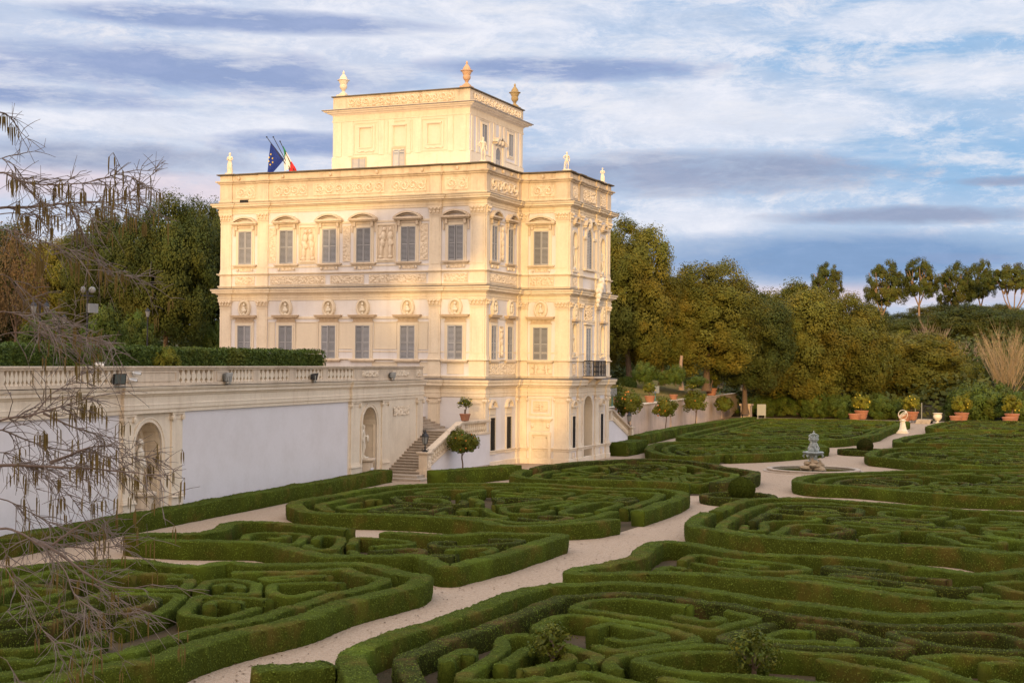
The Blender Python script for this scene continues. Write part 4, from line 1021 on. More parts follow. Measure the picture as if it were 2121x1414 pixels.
def staircase(XN, sgn, label):
    """flight climbing away from XN towards the villa; sgn=+1 left of the villa, -1 right of it"""
    t = thing('garden_staircase', label, 'staircase', (XN, SY+1., 0))
    X = lambda d: XN+sgn*d
    wl = lambda x: 39.60+(x-70.95)*math.tan(TH)-.02 if sgn > 0 else 41.0
    mb = MB(); n = 16
    def slab(d0, d1, z0, z1, y0=None, y1=None):
        xa, xb = sorted((X(d0), X(d1))); ya = SY-.0 if y0 is None else y0
        yb0, yb1 = (wl(xa), wl(xb)) if y1 is None else (y1, y1)
        mb.hexa([(xa, ya, z0), (xb, ya, z0), (xb, yb1, z0), (xa, yb0, z0), (xa, ya, z1), (xb, ya, z1), (xb, yb1, z1), (xa, yb0, z1)])
    slab(-1.9, 9.3, -.2, .14, SY-.9); slab(-1.25, 9.3, -.2, .29, SY-.35)
    run, rise = .40, .142
    for i in range(n):
        slab(-.25+i*run, 9.3, .0, .29+(i+1)*rise-.055); slab(-.30+i*run, 9.3, .29+(i+1)*rise-.055, .29+(i+1)*rise)
    part('steps', mb, M['steps'], t)
    zl = .29+n*rise
    mb = MB(); xa, xb = sorted((X(5.45), X(9.35)))
    for i in range(21): mb.box(xa, xb, 40.7+i*.36, 48.6, zl+i*.145+.0015, zl+(i+1)*.145)
    part('upper_steps', mb, M['steps'], t)
    # outer parapet wall, sloping coping
    zt = lambda d: .72+(min(d, 5.0)-.6)*.355 if d < 6.0 else .72+4.4*.355
    mb = MB(); ds = [.45, 5.0, 9.4]
    for d0, d1 in zip(ds[:-1], ds[1:]):
        xa, xb = X(d0), X(d1); za, zb = zt(d0), zt(d1)
        mb.hexa([(xa, SY-.3, -.1), (xb, SY-.3, -.1), (xb, SY, -.1), (xa, SY, -.1), (xa, SY-.3, za), (xb, SY-.3, zb), (xb, SY, zb), (xa, SY, za)])
    part('parapet_wall', mb, M['wallplaster'], t)
    mb = MB()
    for d0, d1 in zip(ds[:-1], ds[1:]):
        xa, xb = X(d0), X(d1)
        for w, z0, z1 in ((.40, 0, .10), (.40, .76, .82), (.46, .82, .93)):
            za, zb = zt(d0), zt(d1)
            mb.hexa([(xa, SY-.15-w/2, za+z0), (xb, SY-.15-w/2, zb+z0), (xb, SY-.15+w/2, zb+z0), (xa, SY-.15+w/2, za+z0), (xa, SY-.15-w/2, za+z1), (xb, SY-.15-w/2, zb+z1), (xb, SY-.15+w/2, zb+z1), (xa, SY-.15+w/2, za+z1)])
    mb.box(*sorted((X(5.0), X(5.5))), SY-.31, SY+.01, zt(5.)+.09, zt(5.)+.8)
    part('coping', mb, M['trim2'], t)
    for d in [*np.arange(.75, 4.95, .30), *np.arange(5.7, 9.1, .30)]:
        mb = MB(); vase_row(mb, [(X(d), SY-.15, zt(d)+.1)], .68, .095); part('baluster', mb, M['trim'], t)
    mb = MB(); cx_, cy_ = X(.2), SY-.15
    for w, z0, z1 in ((.40, -.1, .5), (.36, .5, .56), (.28, .56, 1.45), (.34, 1.45, 1.52), (.40, 1.52, 1.6)): mb.box(cx_-w, cx_+w, cy_-w, cy_+w, z0, z1)
    part('newel_post', mb, M['trim2'], t)
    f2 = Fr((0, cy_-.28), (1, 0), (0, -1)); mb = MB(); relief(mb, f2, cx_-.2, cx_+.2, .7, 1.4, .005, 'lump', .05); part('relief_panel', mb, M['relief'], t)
    return (cx_, cy_, 1.6), zt
tl, zt = staircase(76.17, 1, 'stone flight of steps with balustrade climbing between the terrace wall and the villa')
tr, _ = staircase(115.3, -1, 'partly hidden stair balustrade beyond the garden front of the villa')
lantern(tl, 'dark lantern on the newel post at the foot of the steps', 1.05, .3, 'lanterns on the stair posts')
lantern(tr, 'dark lantern on the far stair post behind the sunlit orange tree', 1.05, .3, 'lanterns on the stair posts')

# ================================================================== FOLIAGE TOOLS
def unit(n):
    v = rng.normal(size=(n, 3)); return v/np.linalg.norm(v, axis=1)[:, None]
def cards(mb, C, size, nrm=None, col=None, spread=1.0, aspect=.55):
    n = len(C); size = np.broadcast_to(np.asarray(size, float), (n,))
    N = unit(n)*spread+(0 if nrm is None else nrm); N /= np.linalg.norm(N, axis=1)[:, None]+1e-9
    a = np.cross(N, unit(n)); a /= np.linalg.norm(a, axis=1)[:, None]+1e-9; b = np.cross(N, a)
    V = np.stack([C+a*size[:, None], C+b*(size*aspect)[:, None], C-a*size[:, None], C-b*(size*aspect)[:, None]], 1).reshape(-1, 3)
    mb.add(V, np.arange(4*n).reshape(-1, 4), col=None if col is None else np.repeat(col, 4, 0))
def crown(rx, ry, rz, nc, nl, size, cz=0., core=.3, droop=0., rough=.34, bottom=-.75, lobes=0, lobr=.5, spread=.62):
    """leafy crown: leaf clumps spread over the lobes of an uneven crown"""
    mb = MB()
    if lobes:
        g = 0; Ld = []
        for _ in range(400):
            v = unit(1)[0]
            if v[2] > bottom*.75 and all(v@q < .80-.25*(lobes < 9) for q in Ld): Ld.append(v)
            if len(Ld) >= lobes: break
        Ld = np.array(Ld); lr = lobr*(.75+.45*rng.random(len(Ld))); Lc = Ld*(1.0-lr*.88)[:, None]
        w = rng.integers(0, len(Ld), nc*2); u = unit(nc*2); ok = np.sum(u*Ld[w], 1) > -.25; w, u = w[ok][:nc], u[ok][:nc]
        q = Lc[w]+u*lr[w][:, None]; d = .5*u+.5*Ld[w]; d /= np.linalg.norm(d, axis=1)[:, None]; q = q*(.96+.08*rng.random((len(q), 1)))
        keep = q[:, 2] > bottom; q, d = q[keep], d[keep]; CC = q*np.array([rx, ry, rz])
        cb = (.82+.36*rng.random(len(Ld)))[w][keep]*(.88+.24*rng.random(len(q)))
    else:
        d = unit(nc*3); d = d[d[:, 2] > bottom][:nc]
        k = .62+.42*rng.random(len(d)); lump = 1+.16*np.sin(d[:, 0]*5+1.3)*np.cos(d[:, 1]*4+d[:, 2]*3)
        CC = d*(k*lump)[:, None]*np.array([rx, ry, rz]); cb = .78+.44*rng.random(len(d))
    CC[:, 2] += cz
    cr = (rough*(.6+.8*rng.random(len(d))))*min(rx, rz)*(.62 if lobes else 1.)
    hue = rng.random(len(d))
    per = max(4, nl//len(d)); idx = np.repeat(np.arange(len(d)), per); u = unit(len(idx)); u[:, 2] += .2
    r_ = cr[idx]*(.5+.55*rng.random(len(idx)))
    P = CC[idx]+u*r_[:, None]
    out = u*.7+d[idx]*.6
    v = cb[idx]*(.88+.24*rng.random(len(idx))); h = hue[idx]
    col = np.stack([v*(.9+.25*h), v, v*(.95-.2*h)], -1)
    cards(mb, P, size*(.7+.6*rng.random(len(idx))), out, col, spread)
    ni = int(nl*core*.25); u = unit(ni); P = u*np.array([rx, ry, rz])*(.3+.4*rng.random(ni))[:, None]; P[:, 2] += cz
    P = P[P[:, 2] > cz+bottom*rz]
    cards(mb, P, size*2.6, None, np.full((len(P), 3), .75))
    return mb
def trunk_mb(h, r0_, r1, lean=(0, 0), limbs=5, spread=2.5, up_=3., seed=0):
    rg = np.random.default_rng(seed); mb = MB()
    t = np.linspace(0, 1, 6); pts = np.stack([lean[0]*t+rg.normal(0, .06, 6)*t, lean[1]*t+rg.normal(0, .06, 6)*t, h*t], -1)
    mb.tube(pts, r0_+(r1-r0_)*t, 9)
    mb.tube([(0, 0, -.4), (0, 0, .35)], [r0_*1.5, r0_*1.02], 9)
    for i in range(limbs):
        a = i*2*PI/limbs+rg.uniform(-.4, .4); s = rg.uniform(.55, 1.); b = pts[-1] if s > .85 else pts[3]*(1-(s-.5)/.5)+pts[5]*((s-.5)/.5)
        q = [b, b+np.array([math.cos(a)*spread*.45, math.sin(a)*spread*.45, up_*.5]), b+np.array([math.cos(a+.3)*spread, math.sin(a+.3)*spread, up_*rg.uniform(.8, 1.2)])]
        mb.tube(q, [r1*.75, r1*.5, r1*.22], 6)
    return mb
TREES = {}
def tree_proto(kind, H, R_, cz, rz, leaf, n, nc, mat, tr_h, tr_r, bark='bark', **kw):
    out = []
    for v in range(kw.pop('variants', 1)):
        cm = crown(R_, R_, rz, nc, n, leaf, cz, **kw).mesh(kind+'_crown', [M[mat]], False, (0, 0, 0), True)
        tm = trunk_mb(tr_h, tr_r, tr_r*.55, (rng.uniform(-.5, .5), rng.uniform(-.5, .5)), 6, R_*.5, rz*.7, v).mesh(kind+'_trunk', [M[bark]], True)
        out.append((cm, tm))
    TREES[kind] = (out, R_, cz+rz)
tree_proto('oak', 16, 6.0, 8.2, 7.6, .125, 80000, 420, 'oak', 5., .42, variants=3, rough=.27, bottom=-.95, lobes=22, lobr=.40)
tree_proto('dark', 15, 6.0, 8.4, 6.6, .125, 72000, 380, 'dkoak', 5., .40, variants=3, rough=.28, bottom=-.9, lobes=18, lobr=.42)
tree_proto('bush', 5, 3.0, 2.3, 2.5, .12, 15000, 110, 'laurel', 1.5, .12, variants=2, rough=.25, bottom=-.95)
tree_proto('yellowbush', 5, 3.0, 2.6, 2.6, .12, 7000, 70, 'yellowgreen', 1.5, .12, rough=.26)
tree_proto('autumn', 12, 5.5, 7., 5., .13, 9000, 130, 'autumn', 5., .3, rough=.24, core=.1)
tree_proto('shade', 22, 6.5, 13.5, 7., .34, 9000, 120, 'dkoak', 9., .5, rough=.28, core=.4)
tree_proto('pine', 20, 6., 15.4, 3.6, .15, 26000, 150, 'pine', 10, .38, 'barkpine', rough=.30, bottom=-.45, core=.05, lobes=13, lobr=.52, variants=2)
tree_proto('pinetall', 20, 5., 14., 5.4, .15, 26000, 150, 'pine', 9.5, .36, 'barkpine', rough=.26, bottom=-.7, core=.05, lobes=13, lobr=.50, variants=4)
tree_proto('shadepine', 30, 4.8, 27.4, 2.7, .3, 7000, 60, 'pine', 26, .45, 'barkpine', rough=.4, bottom=-.6, core=.4)
def tree(kind, name, label, p, R_, H, group=None, cat='tree', rz=None, v=None):
    var, r1, h1 = TREES[kind]; cm, tm = var[(int(abs(p[0])*3)+int(abs(p[1]))) % len(var) if v is None else v % len(var)]
    t = thing(name, label, cat, p, rng.uniform(0, 6) if rz is None else rz, group)
    t.scale = (R_/r1, R_/r1, H/h1)
    part('crown', cm, None, t); part('trunk', tm, None, t)
    return t
def tree_px(kind, name, label, cx, top, hw, X, zb, group=None, cat='tree', v=None, rz=None):
    q = atX(cx, top, X); D = np.linalg.norm(q-CAM); return tree(kind, name, label, (q[0], q[1], zb), hw/F_PX*D, q[2]-zb, group, cat, rz, v)

# ------------------------------------------------------------------ hedges
def chaikin(P, closed, it=2):
    for _ in range(it):
        if closed: Q_ = np.roll(P, -1, 0); P = np.stack([.75*P+.25*Q_, .25*P+.75*Q_], 1).reshape(-1, 2)
        else: P = np.vstack([P[:1], np.stack([.75*P[:-1]+.25*P[1:], .25*P[:-1]+.75*P[1:]], 1).reshape(-1, 2), P[-1:]])
    return P
def resample(P, ds, closed):
    if closed: P = np.vstack([P, P[:1]])
    s = np.concatenate([[0], np.cumsum(np.linalg.norm(np.diff(P, axis=0), axis=1))]); n = max(3, int(s[-1]/ds)+1)
    t = np.linspace(0, s[-1], n+1)
    Q_ = np.stack([np.interp(t, s, P[:, 0]), np.interp(t, s, P[:, 1])], -1)
    return (Q_[:-1] if closed else Q_), s[-1]
def smooth_noise(n, k, closed=True):
    a = rng.normal(size=max(3, n//k+2)); x = np.linspace(0, len(a)-1, n); return np.interp(x, np.arange(len(a)), a)
def hedge_mb(P, w, h, closed, ds=.15, leafn=0., leafs=.03, z0=0.):
    P, L = resample(np.asarray(P, float), ds, closed); n = len(P)
    if closed: t = np.roll(P, -1, 0)-np.roll(P, 1, 0)
    else: t = np.gradient(P, axis=0)
    t /= np.linalg.norm(t, axis=1)[:, None]+1e-9; nr = np.stack([t[:, 1], -t[:, 0]], -1)
    k = h; r_ = min(.045, w*.12)
    pr = np.array([(-.44, -.03), (-.49, .3*k), (-.5, .65*k), (-.49, k-r_), (-.5+.4*r_/w, k-.3*r_), (-.5+r_/w*1.1, k), (-.12, k+.015), (.12, k+.015), (.5-r_/w*1.1, k), (.5-.4*r_/w, k-.3*r_), (.49, k-r_), (.5, .65*k), (.49, .3*k), (.44, -.03)])
    m_ = len(pr); amp = min(.026, w*.05)
    hw = w*(1+.05*smooth_noise(n, 6))
    hh = 1+.03*smooth_noise(n, 8)
    lat = smooth_noise(n, 10)*amp*.8
    o = pr[None, :, 0]*hw[:, None]+lat[:, None]+rng.normal(0, amp*.55, (n, m_))
    z = z0+pr[None, :, 1]*hh[:, None]+rng.normal(0, amp*.45, (n, m_))
    V = np.zeros((n, m_, 3)); V[:, :, :2] = P[:, None]+nr[:, None]*o[:, :, None]; V[:, :, 2] = z
    i = np.arange(n if closed else n-1)[:, None]; j = np.arange(m_-1)[None]; i2 = (i+1) % n
    Q = np.stack([i*m_+j, i2*m_+j, i2*m_+j+1, i*m_+j+1], -1).reshape(-1, 4)
    Vf = V.reshape(-1, 3); mb = MB(); T = []
    if not closed:
        for e, s in ((0, -1), (n-1, 1)):   # rounded end
            c = np.append(P[e], z0+h*.55); base = len(Vf)
            ring = Vf[e*m_:(e+1)*m_]; push = np.append(t[e]*s*w*.12, 0)
            r2 = ring*.86+c*.14+push; r2[:, 2] = ring[:, 2]*.98+.02*c[2]
            Vf = np.vstack([Vf, r2, (c+push*1.35)[None]])
            T.append([base+m_-1, base, base+m_])
            for q in range(m_-1):
                Q = np.vstack([Q, [[e*m_+q, e*m_+q+1, base+q+1, base+q]]]); T.append([base+q, base+q+1, base+m_])
    mb.add(Vf, Q, T if T else None)
    if leafn > 0:
        A = Vf[Q]; nn = np.cross(A[:, 1]-A[:, 0], A[:, 3]-A[:, 0]); ar = np.linalg.norm(nn, axis=1)+1e-9
        cen = np.array([0, 0, h*.5]); N_ = int(ar.sum()*leafn)
        if N_ > 0:
            f = rng.choice(len(Q), N_, p=ar/ar.sum()); u, v = rng.random((2, N_, 1))
            C = (A[f, 0]*(1-u)+A[f, 1]*u)*(1-v)+(A[f, 3]*(1-u)+A[f, 2]*u)*v; nf = nn[f]/ar[f][:, None]
            if closed or True:
                ax_ = np.zeros((len(Q), 3)); k1 = (n if closed else n-1)*(m_-1); sti = np.minimum(np.arange(len(Q))//(m_-1), n-1); sti[k1:] = np.where(np.arange(len(Q)-k1) < m_-1, 0, n-1)
                ax_[:, :2] = P[sti]; ax_[:, 2] = z0+h*.55; cq = A.mean(1)
                sg = np.where(np.sum((cq-ax_)*nn, 1) > 0, 1., -1.); nf = nf*sg[f][:, None]
            C = C+nf*rng.uniform(-.012, .022, (N_, 1))
            lm = MB(); cards(lm, C, leafs*(.7+.7*rng.random(N_)), nf*1.0, None, .36)
            mb.leaf = lm
    return mb
def hedge_obj(name, P, w, h, closed, parent=None, ds=.15, leafn=0, leafs=.03, mat='hedge', z0=0.):
    mb = hedge_mb(P, w, h, closed, ds, leafn, leafs, z0)
    if hasattr(mb, 'leaf') and not mb.leaf.empty():
        nb = len(np.vstack(mb.Q)); nt = len(np.vstack(mb.T)) if mb.T else 0; lq = len(np.vstack(mb.leaf.Q))
        n_body = nb
        mb.add(np.vstack(mb.leaf.V), np.vstack(mb.leaf.Q))
        off = wloc(parent) if parent is not None else np.array([P[0][0], P[0][1], z0])
        me = mb.mesh(name, [M[mat], M['hedgeleaf']], False, off)
        mi = np.zeros(nb+lq+nt, np.int32); mi[nb:nb+lq] = 1; me.polygons.foreach_set('material_index', mi)
        sm = np.ones(nb+lq+nt, bool); sm[nb:nb+lq] = False; me.polygons.foreach_set('use_smooth', sm); me.update()
    else:
        off = wloc(parent) if parent is not None else np.array([P[0][0], P[0][1], z0]); me = mb.mesh(name, [M[mat]], True, off)
    o = bpy.data.objects.new(name, me); COL.objects.link(o); o.parent = parent
    if parent is None: o.location = off
    return o
def contours(Fd, x, y, lev):
    """iso-lines of a grid by marching squares -> list of (points, closed)"""
    S = Fd-lev; S[S == 0] = 1e-6; nx, ny = S.shape; b = S > 0
    code = b[:-1, :-1]*1+b[1:, :-1]*2+b[1:, 1:]*4+b[:-1, 1:]*8
    adj = {}
    tab = {1: [(3, 0)], 2: [(0, 1)], 3: [(3, 1)], 4: [(1, 2)], 5: [(3, 2), (0, 1)], 6: [(0, 2)], 7: [(3, 2)], 8: [(2, 3)], 9: [(2, 0)], 10: [(0, 3), (1, 2)], 11: [(2, 1)], 12: [(1, 3)], 13: [(1, 0)], 14: [(0, 3)]}
    def eid(i, j, e): return (i, j, 0) if e == 0 else (i+1, j, 1) if e == 1 else (i, j+1, 0) if e == 2 else (i, j, 1)
    for i, j in zip(*np.nonzero((code > 0) & (code < 15))):
        for a, c in tab[int(code[i, j])]:
            A, Bb = eid(i, j, a), eid(i, j, c); adj.setdefault(A, []).append(Bb); adj.setdefault(Bb, []).append(A)
    def pt(e):
        i, j, k = e; i2, j2 = (i+1, j) if k == 0 else (i, j+1); f = S[i, j]/(S[i, j]-S[i2, j2])
        return (x[i]+(x[i2]-x[i])*f, y[j]+(y[j2]-y[j])*f)
    out = []; seen = set()
    for st in sorted(adj, key=lambda e: len(adj[e])):
        if st in seen: continue
        ln = [st]; seen.add(st); cur = st
        while True:
            nx_ = [q for q in adj[cur] if q not in seen]
            if not nx_: break
            cur = nx_[0]; seen.add(cur); ln.append(cur)
        closed = len(ln) > 2 and ln[0] in adj[ln[-1]]
        if len(ln) > 3: out.append((np.array([pt(e) for e in ln]), closed))
    return out
def poly_dist(P, X, Y):
    d = np.full(X.shape, 1e9); ins = np.zeros(X.shape, bool); n = len(P)
    for i in range(n):
        a = P[i]; b = P[(i+1) % n]; ab = b-a; t = np.clip(((X-a[0])*ab[0]+(Y-a[1])*ab[1])/(ab@ab+1e-9), 0, 1)
        d = np.minimum(d, np.hypot(X-a[0]-ab[0]*t, Y-a[1]-ab[1]*t))
        c = ((a[1] > Y) != (b[1] > Y)); xi = (b[0]-a[0])*(Y-a[1])/(b[1]-a[1]+1e-12)+a[0]; ins ^= c & (X < xi)
    return np.where(ins, d, -d)
def bed(label, poly, ds, leafn, leafs, cell=4.2, seed=1, flow=0., rows=.86, wi=.36, second=True, hin=.52, hb=.66):
    rg = np.random.default_rng(seed); P = np.array(poly, float)*(6.35/6); P[:, 0] = np.minimum(P[:, 0], 174.5); P = chaikin(P, True, 1)
    lo = P.min(0)-.5; hi = P.max(0)+.5; g = .17 if ds < .3 else .24
    x = np.arange(lo[0], hi[0], g); y = np.arange(lo[1], hi[1], g); X, Y = np.meshgrid(x, y, indexing='ij')
    D = poly_dist(P, X, Y); c = P.mean(0)
    t = thing('parterre_bed', label, 'hedge bed', (c[0], c[1], 0), 0, 'clipped box parterre beds of the garden')
    rowsL = []
    def addrows(Fld, lev, w, h, nm, cuts, minlen):
        for pts, cl in contours(Fld.copy(), x, y, lev):
            L = np.linalg.norm(np.diff(pts, axis=0), axis=1).sum()
            if L < minlen: continue
            pts = chaikin(pts[::2] if len(pts) > 10 else pts, cl, 2)
            if cl and cuts:
                q, L = resample(pts, .2, True); k = min(cuts, max(1, int(L/7))); n = len(q); st = sorted(rg.choice(n, k, replace=False))
                gp = int(rg.uniform(.5, 1.1)/.2)+2
                for a, b in zip(st, st[1:]+[st[0]+n]):
                    seg = q[np.arange(a+gp, b) % n] if b-a > gp+5 else None
                    if seg is not None: rowsL.append((nm, seg, w, h*rg.uniform(.93, 1.05), False))
            else: rowsL.append((nm, pts, w, h*rg.uniform(.95, 1.04), cl))
    addrows(D, .33, .66, hb, 'border_hedge', 2 if second else 1, 3)
    d0 = .98
    if second: addrows(D, 1.45, .50, hin*1.04, 'inner_border_hedge', 3, 3); d0 = 1.95
    # scroll pattern: nested rings inside warped cells
    wx = sum(rg.normal()*np.sin(X*rg.uniform(.35, .8)+Y*rg.uniform(-.6, .6)+rg.uniform(0, 6)) for _ in range(4))*.62
    wy = sum(rg.normal()*np.sin(Y*rg.uniform(.35, .8)+X*rg.uniform(-.6, .6)+rg.uniform(0, 6)) for _ in range(4))*.62
    an = flow; ca, sa = math.cos(an), math.sin(an); U = ((X+wx)*ca+(Y+wy)*sa)*.78; W = (-(X+wx)*sa+(Y+wy)*ca)*1.12
    u0_, u1_, w0_, w1_ = U.min(), U.max(), W.min(), W.max()
    pts = []
    for _ in range(4000):
        q = np.array([rg.uniform(u0_, u1_), rg.uniform(w0_, w1_)])
        if all(np.hypot(*(q-p)) > cell*.8 for p in pts): pts.append(q)
    pts = np.array(pts); dd = np.hypot(U[..., None]-pts[:, 0], W[..., None]-pts[:, 1]); i1 = dd.argmin(-1); f1 = pts[i1]
    e = np.full(X.shape, 1e9)
    for q in pts:
        v = q-f1; L = np.hypot(v[..., 0], v[..., 1]); mid = (q+f1)/2
        dq = ((mid[..., 0]-U)*v[..., 0]+(mid[..., 1]-W)*v[..., 1])/np.where(L > 1e-6, L, 1)
        dq = np.where(L > 1e-6, dq, 1e9); kk = .28; hmm = np.clip(.5+.5*(dq-e)/kk, 0, 1); e = np.where(e > 1e8, dq, dq*(1-hmm)+e*hmm-kk*hmm*(1-hmm))
    di = (D-d0)*1.0; kk = .35; hmm = np.clip(.5+.5*(di-e)/kk, 0, 1); Fd = di*(1-hmm)+e*hmm-kk*hmm*(1-hmm)
    for lv in np.arange(.38, 6, rows): addrows(Fd, lv, wi, hin, 'scroll_hedge', 2, 1.6)
    rowsL.sort(key=lambda r_: -len(r_[1])*r_[2]); rowsL2 = [r_ for r_ in rowsL if r_[0] == 'scroll_hedge'][:98]
    for nm, q, w, h, cl in [r_ for r_ in rowsL if r_[0] != 'scroll_hedge']+rowsL2:
        d_ = np.linalg.norm(q.mean(0)); mat = 'hedgeb' if rg.random() < .18 else 'hedge'
        hedge_obj(nm, q, w, h, cl, t, ds, leafn, leafs, mat)
    s_ = MB(); q, _ = resample(P, .8, True); cc = q.mean(0); q = cc+(q-cc)*.965
    s_.add(np.vstack([np.column_stack([q, np.full(len(q), .006)]), [[*cc, .006]]]), None, [[i, (i+1) % len(q), len(q)] for i in range(len(q))])
    part('soil', s_, M['soil'], t)
    return t
BEDS = {
'A': [(36.4, 17.5), (34.8, 17.1), (33.5, 17.2), (31.6, 17.4), (30.2, 17.3), (28.9, 17.2), (27.7, 17.4), (26.5, 17.5), (25.4, 17.6), (24.1, 17.3), (23.5, 17.6), (22.3, 18.0), (20.4, 18.6), (18.6, 19.6), (21.9, 25.4), (28.3, 29.0), (32.5, 29.6), (34.3, 28.6), (35.8, 27.6), (34.9, 24.7), (36.3, 24.6), (36.3, 23.2), (37.2, 22.1), (38.0, 21.2), (38.1, 20.4), (37.5, 19.5), (36.8, 18.6)],
'B': [(39.4, 31.2), (39.0, 28.7), (39.9, 26.7), (40.3, 25.8), (38.2, 22.8), (38.0, 21.8), (39.0, 21.2), (39.2, 20.1), (39.7, 19.8), (38.8, 19.2), (37.3, 17.7), (39.6, 17.5), (41.9, 17.3), (43.5, 17.4), (47.0, 17.4), (46.6, 18.8), (45.8, 20.3), (44.3, 21.8), (44.6, 24.6), (44.8, 27.3), (45.7, 29.1), (44.5, 30.7), (42.0, 29.0), (40.8, 30.5)],
'C': [(51.9, 32.2), (49.6, 30.2), (48.4, 28.9), (49.5, 26.8), (49.8, 24.4), (49.3, 22.0), (47.8, 20.8), (49.9, 18.5), (51.5, 17.5), (56.5, 17.4), (63.1, 17.6), (65.5, 18.6), (66.0, 20.0), (65.7, 23.3), (66.2, 25.7), (65.4, 28.4), (62.7, 31.7), (59.0, 32.4), (54.2, 32.3)],
'D': [(69.7, 30.0), (67.7, 27.2), (69.1, 24.1), (69.5, 22.2), (69.0, 18.9), (70.7, 17.5), (78.1, 17.6), (79.5, 19.3), (84.7, 22.7), (86.6, 26.2), (83.2, 28.7), (78.8, 30.6)],
'E': [(97.2, 30.9), (90.5, 27.8), (88.9, 25.9), (89.5, 23.9), (92.4, 23.7), (94.9, 21.4), (99.3, 19.8), (103.3, 18.5), (109.1, 20.5), (109.9, 22.8), (109.0, 25.6), (106.0, 30.5), (104.5, 31.7)],
'E2': [(114.0, 33.5), (110.7, 31.9), (111.9, 24.8), (113.7, 20.4), (122.7, 18.4), (140.5, 19.5), (156.2, 19.4), (157.5, 21.9), (156.6, 32.0), (155.0, 36.5), (130.7, 34.4)],
'F': [(73.5, 15.5), (71.4, 13.9), (71.8, 12.0), (71.1, 10.4), (69.0, 7.0), (69.5, 4.5), (69.7, 2.2), (78.2, -2.0), (90.1, -1.1), (89.3, 4.9), (85.2, 10.0), (81.5, 13.6), (77.7, 15.6)],
'G': [(95.5, 15.4), (93.7, 13.0), (90.3, 10.4), (89.5, 7.6), (90.2, 4.9), (95.1, 0.2), (112.9, 0.3), (113.4, 6.2), (108.7, 13.0), (103.7, 15.7)],
'G2': [(114.7, 16.4), (113.1, 13.9), (115.5, 6.3), (119.9, 0.3), (140.6, 2.4), (139.3, 7.6), (135.2, 14.1), (126.7, 16.3)],
'G3': [(141.2, 16.8), (138.7, 13.6), (143.6, 7.9), (146.5, 3.3), (172, 5.0), (174, 8.7), (172.3, 16.1), (149.5, 17.2)],
'H': [(51.6, 14.7), (50.7, 13.8), (49.6, 12.2), (49.2, 10.9), (49.0, 9.2), (48.8, 7.5), (49.4, 5.0), (48.0, 3.8), (48.7, 2.7), (50.8, 0.1), (58.3, -3.1), (63.8, 0.1), (62.9, 3.4), (63.1, 6.5), (64.3, 9.5), (65.0, 11.6), (64.3, 14.2), (62.4, 15.5), (53.9, 15.2)],
'I': [(46.6, 14.5), (44.3, 14.3), (42.6, 13.9), (41.1, 14.4), (39.1, 14.7), (38.4, 14.3), (39.0, 13.1), (39.9, 12.4), (39.9, 11.1), (40.5, 9.0), (40.2, 7.9), (39.4, 6.3), (39.0, 5.8), (38.7, 4.5), (38.5, 2.8), (39.4, 0.1), (45.7, -3.7), (46.8, 0.1), (45.6, 2.5), (43.8, 3.5), (44.4, 5.0), (45.8, 7.4), (45.3, 9.4), (45.2, 10.8), (45.9, 11.7), (47.4, 13.3)],
'J': [(25.2, 14.4), (26.3, 14.9), (28.6, 14.9), (31.7, 14.6), (34.5, 14.7), (36.0, 14.6), (37.0, 13.5), (38.0, 12.3), (37.7, 10.6), (36.8, 8.1), (35.9, 5.5), (36.3, 3.9), (38.0, 2.1), (38.7, -0.5), (37.7, -4.0), (27.9, -2.3), (24.9, 1.3), (22.5, 5.7), (21.1, 10.2), (22.6, 12.5)],
}
BEDS['B'] = [(x+(.55 if x > 43.2 else 0), y) for x, y in BEDS['B']]
BEDS['I'] = [(x-(.45 if x < 41.5 else 0), y) for x, y in BEDS['I']]
BEDS['H'] = [(x-(.3 if x < 52 else 0), y) for x, y in BEDS['H']]
bed('near left parterre bed bordering the gravel path, partly behind the bare branches', BEDS['A'], .11, 330, .022, 4.1, 11, .5)
bed('ragged parterre bed between the near left bed and the big rounded one', BEDS['B'], .13, 240, .026, 3.1, 12, .1, second=False)
bed('big rounded parterre bed in front of the stone steps, with nested scroll hedges', BEDS['C'], .16, 150, .032, 3.9, 13, .3)
bed('parterre bed directly below the sunlit bay of the villa', BEDS['D'], .22, 95, .04, 3.9, 14, .1)
bed('parterre bed beyond the villa corner, left of the fountain', BEDS['E'], .3, 45, .06, 3.9, 15, .2)
bed('far parterre bed stretching along the stained wall with orange trees', BEDS['E2'], .4, 30, .07, 4.4, 16, .0, rows=1.4, wi=.6)
bed('parterre bed in front of the fountain with gaps in its dark border', BEDS['F'], .2, 95, .04, 3.9, 17, 1.2)
bed('parterre bed right of the fountain across the round gravel clearing', BEDS['G'], .3, 45, .06, 3.9, 18, 1.0)
bed('distant parterre bed right of the sundial path', BEDS['G2'], .4, 30, .07, 4.2, 19, 1., rows=1.4, wi=.6)
bed('farthest parterre bed, below the lemon pots beside the gate', BEDS['G3'], .4, 30, .07, 4.2, 20, 1., rows=1.4, wi=.6)
bed('middle right parterre bed with a pointed end at the bend of the path', BEDS['H'], .15, 170, .032, 3.9, 21, 1.3)
bed('wavy narrow parterre bed between the foreground bed and the pointed bed', BEDS['I'], .13, 230, .026, 3.2, 22, 1.5, second=False)
bed('foreground parterre bed at the lower right, full of winding scroll hedges', BEDS['J'], .10, 360, .021, 4.3, 23, 1.1)

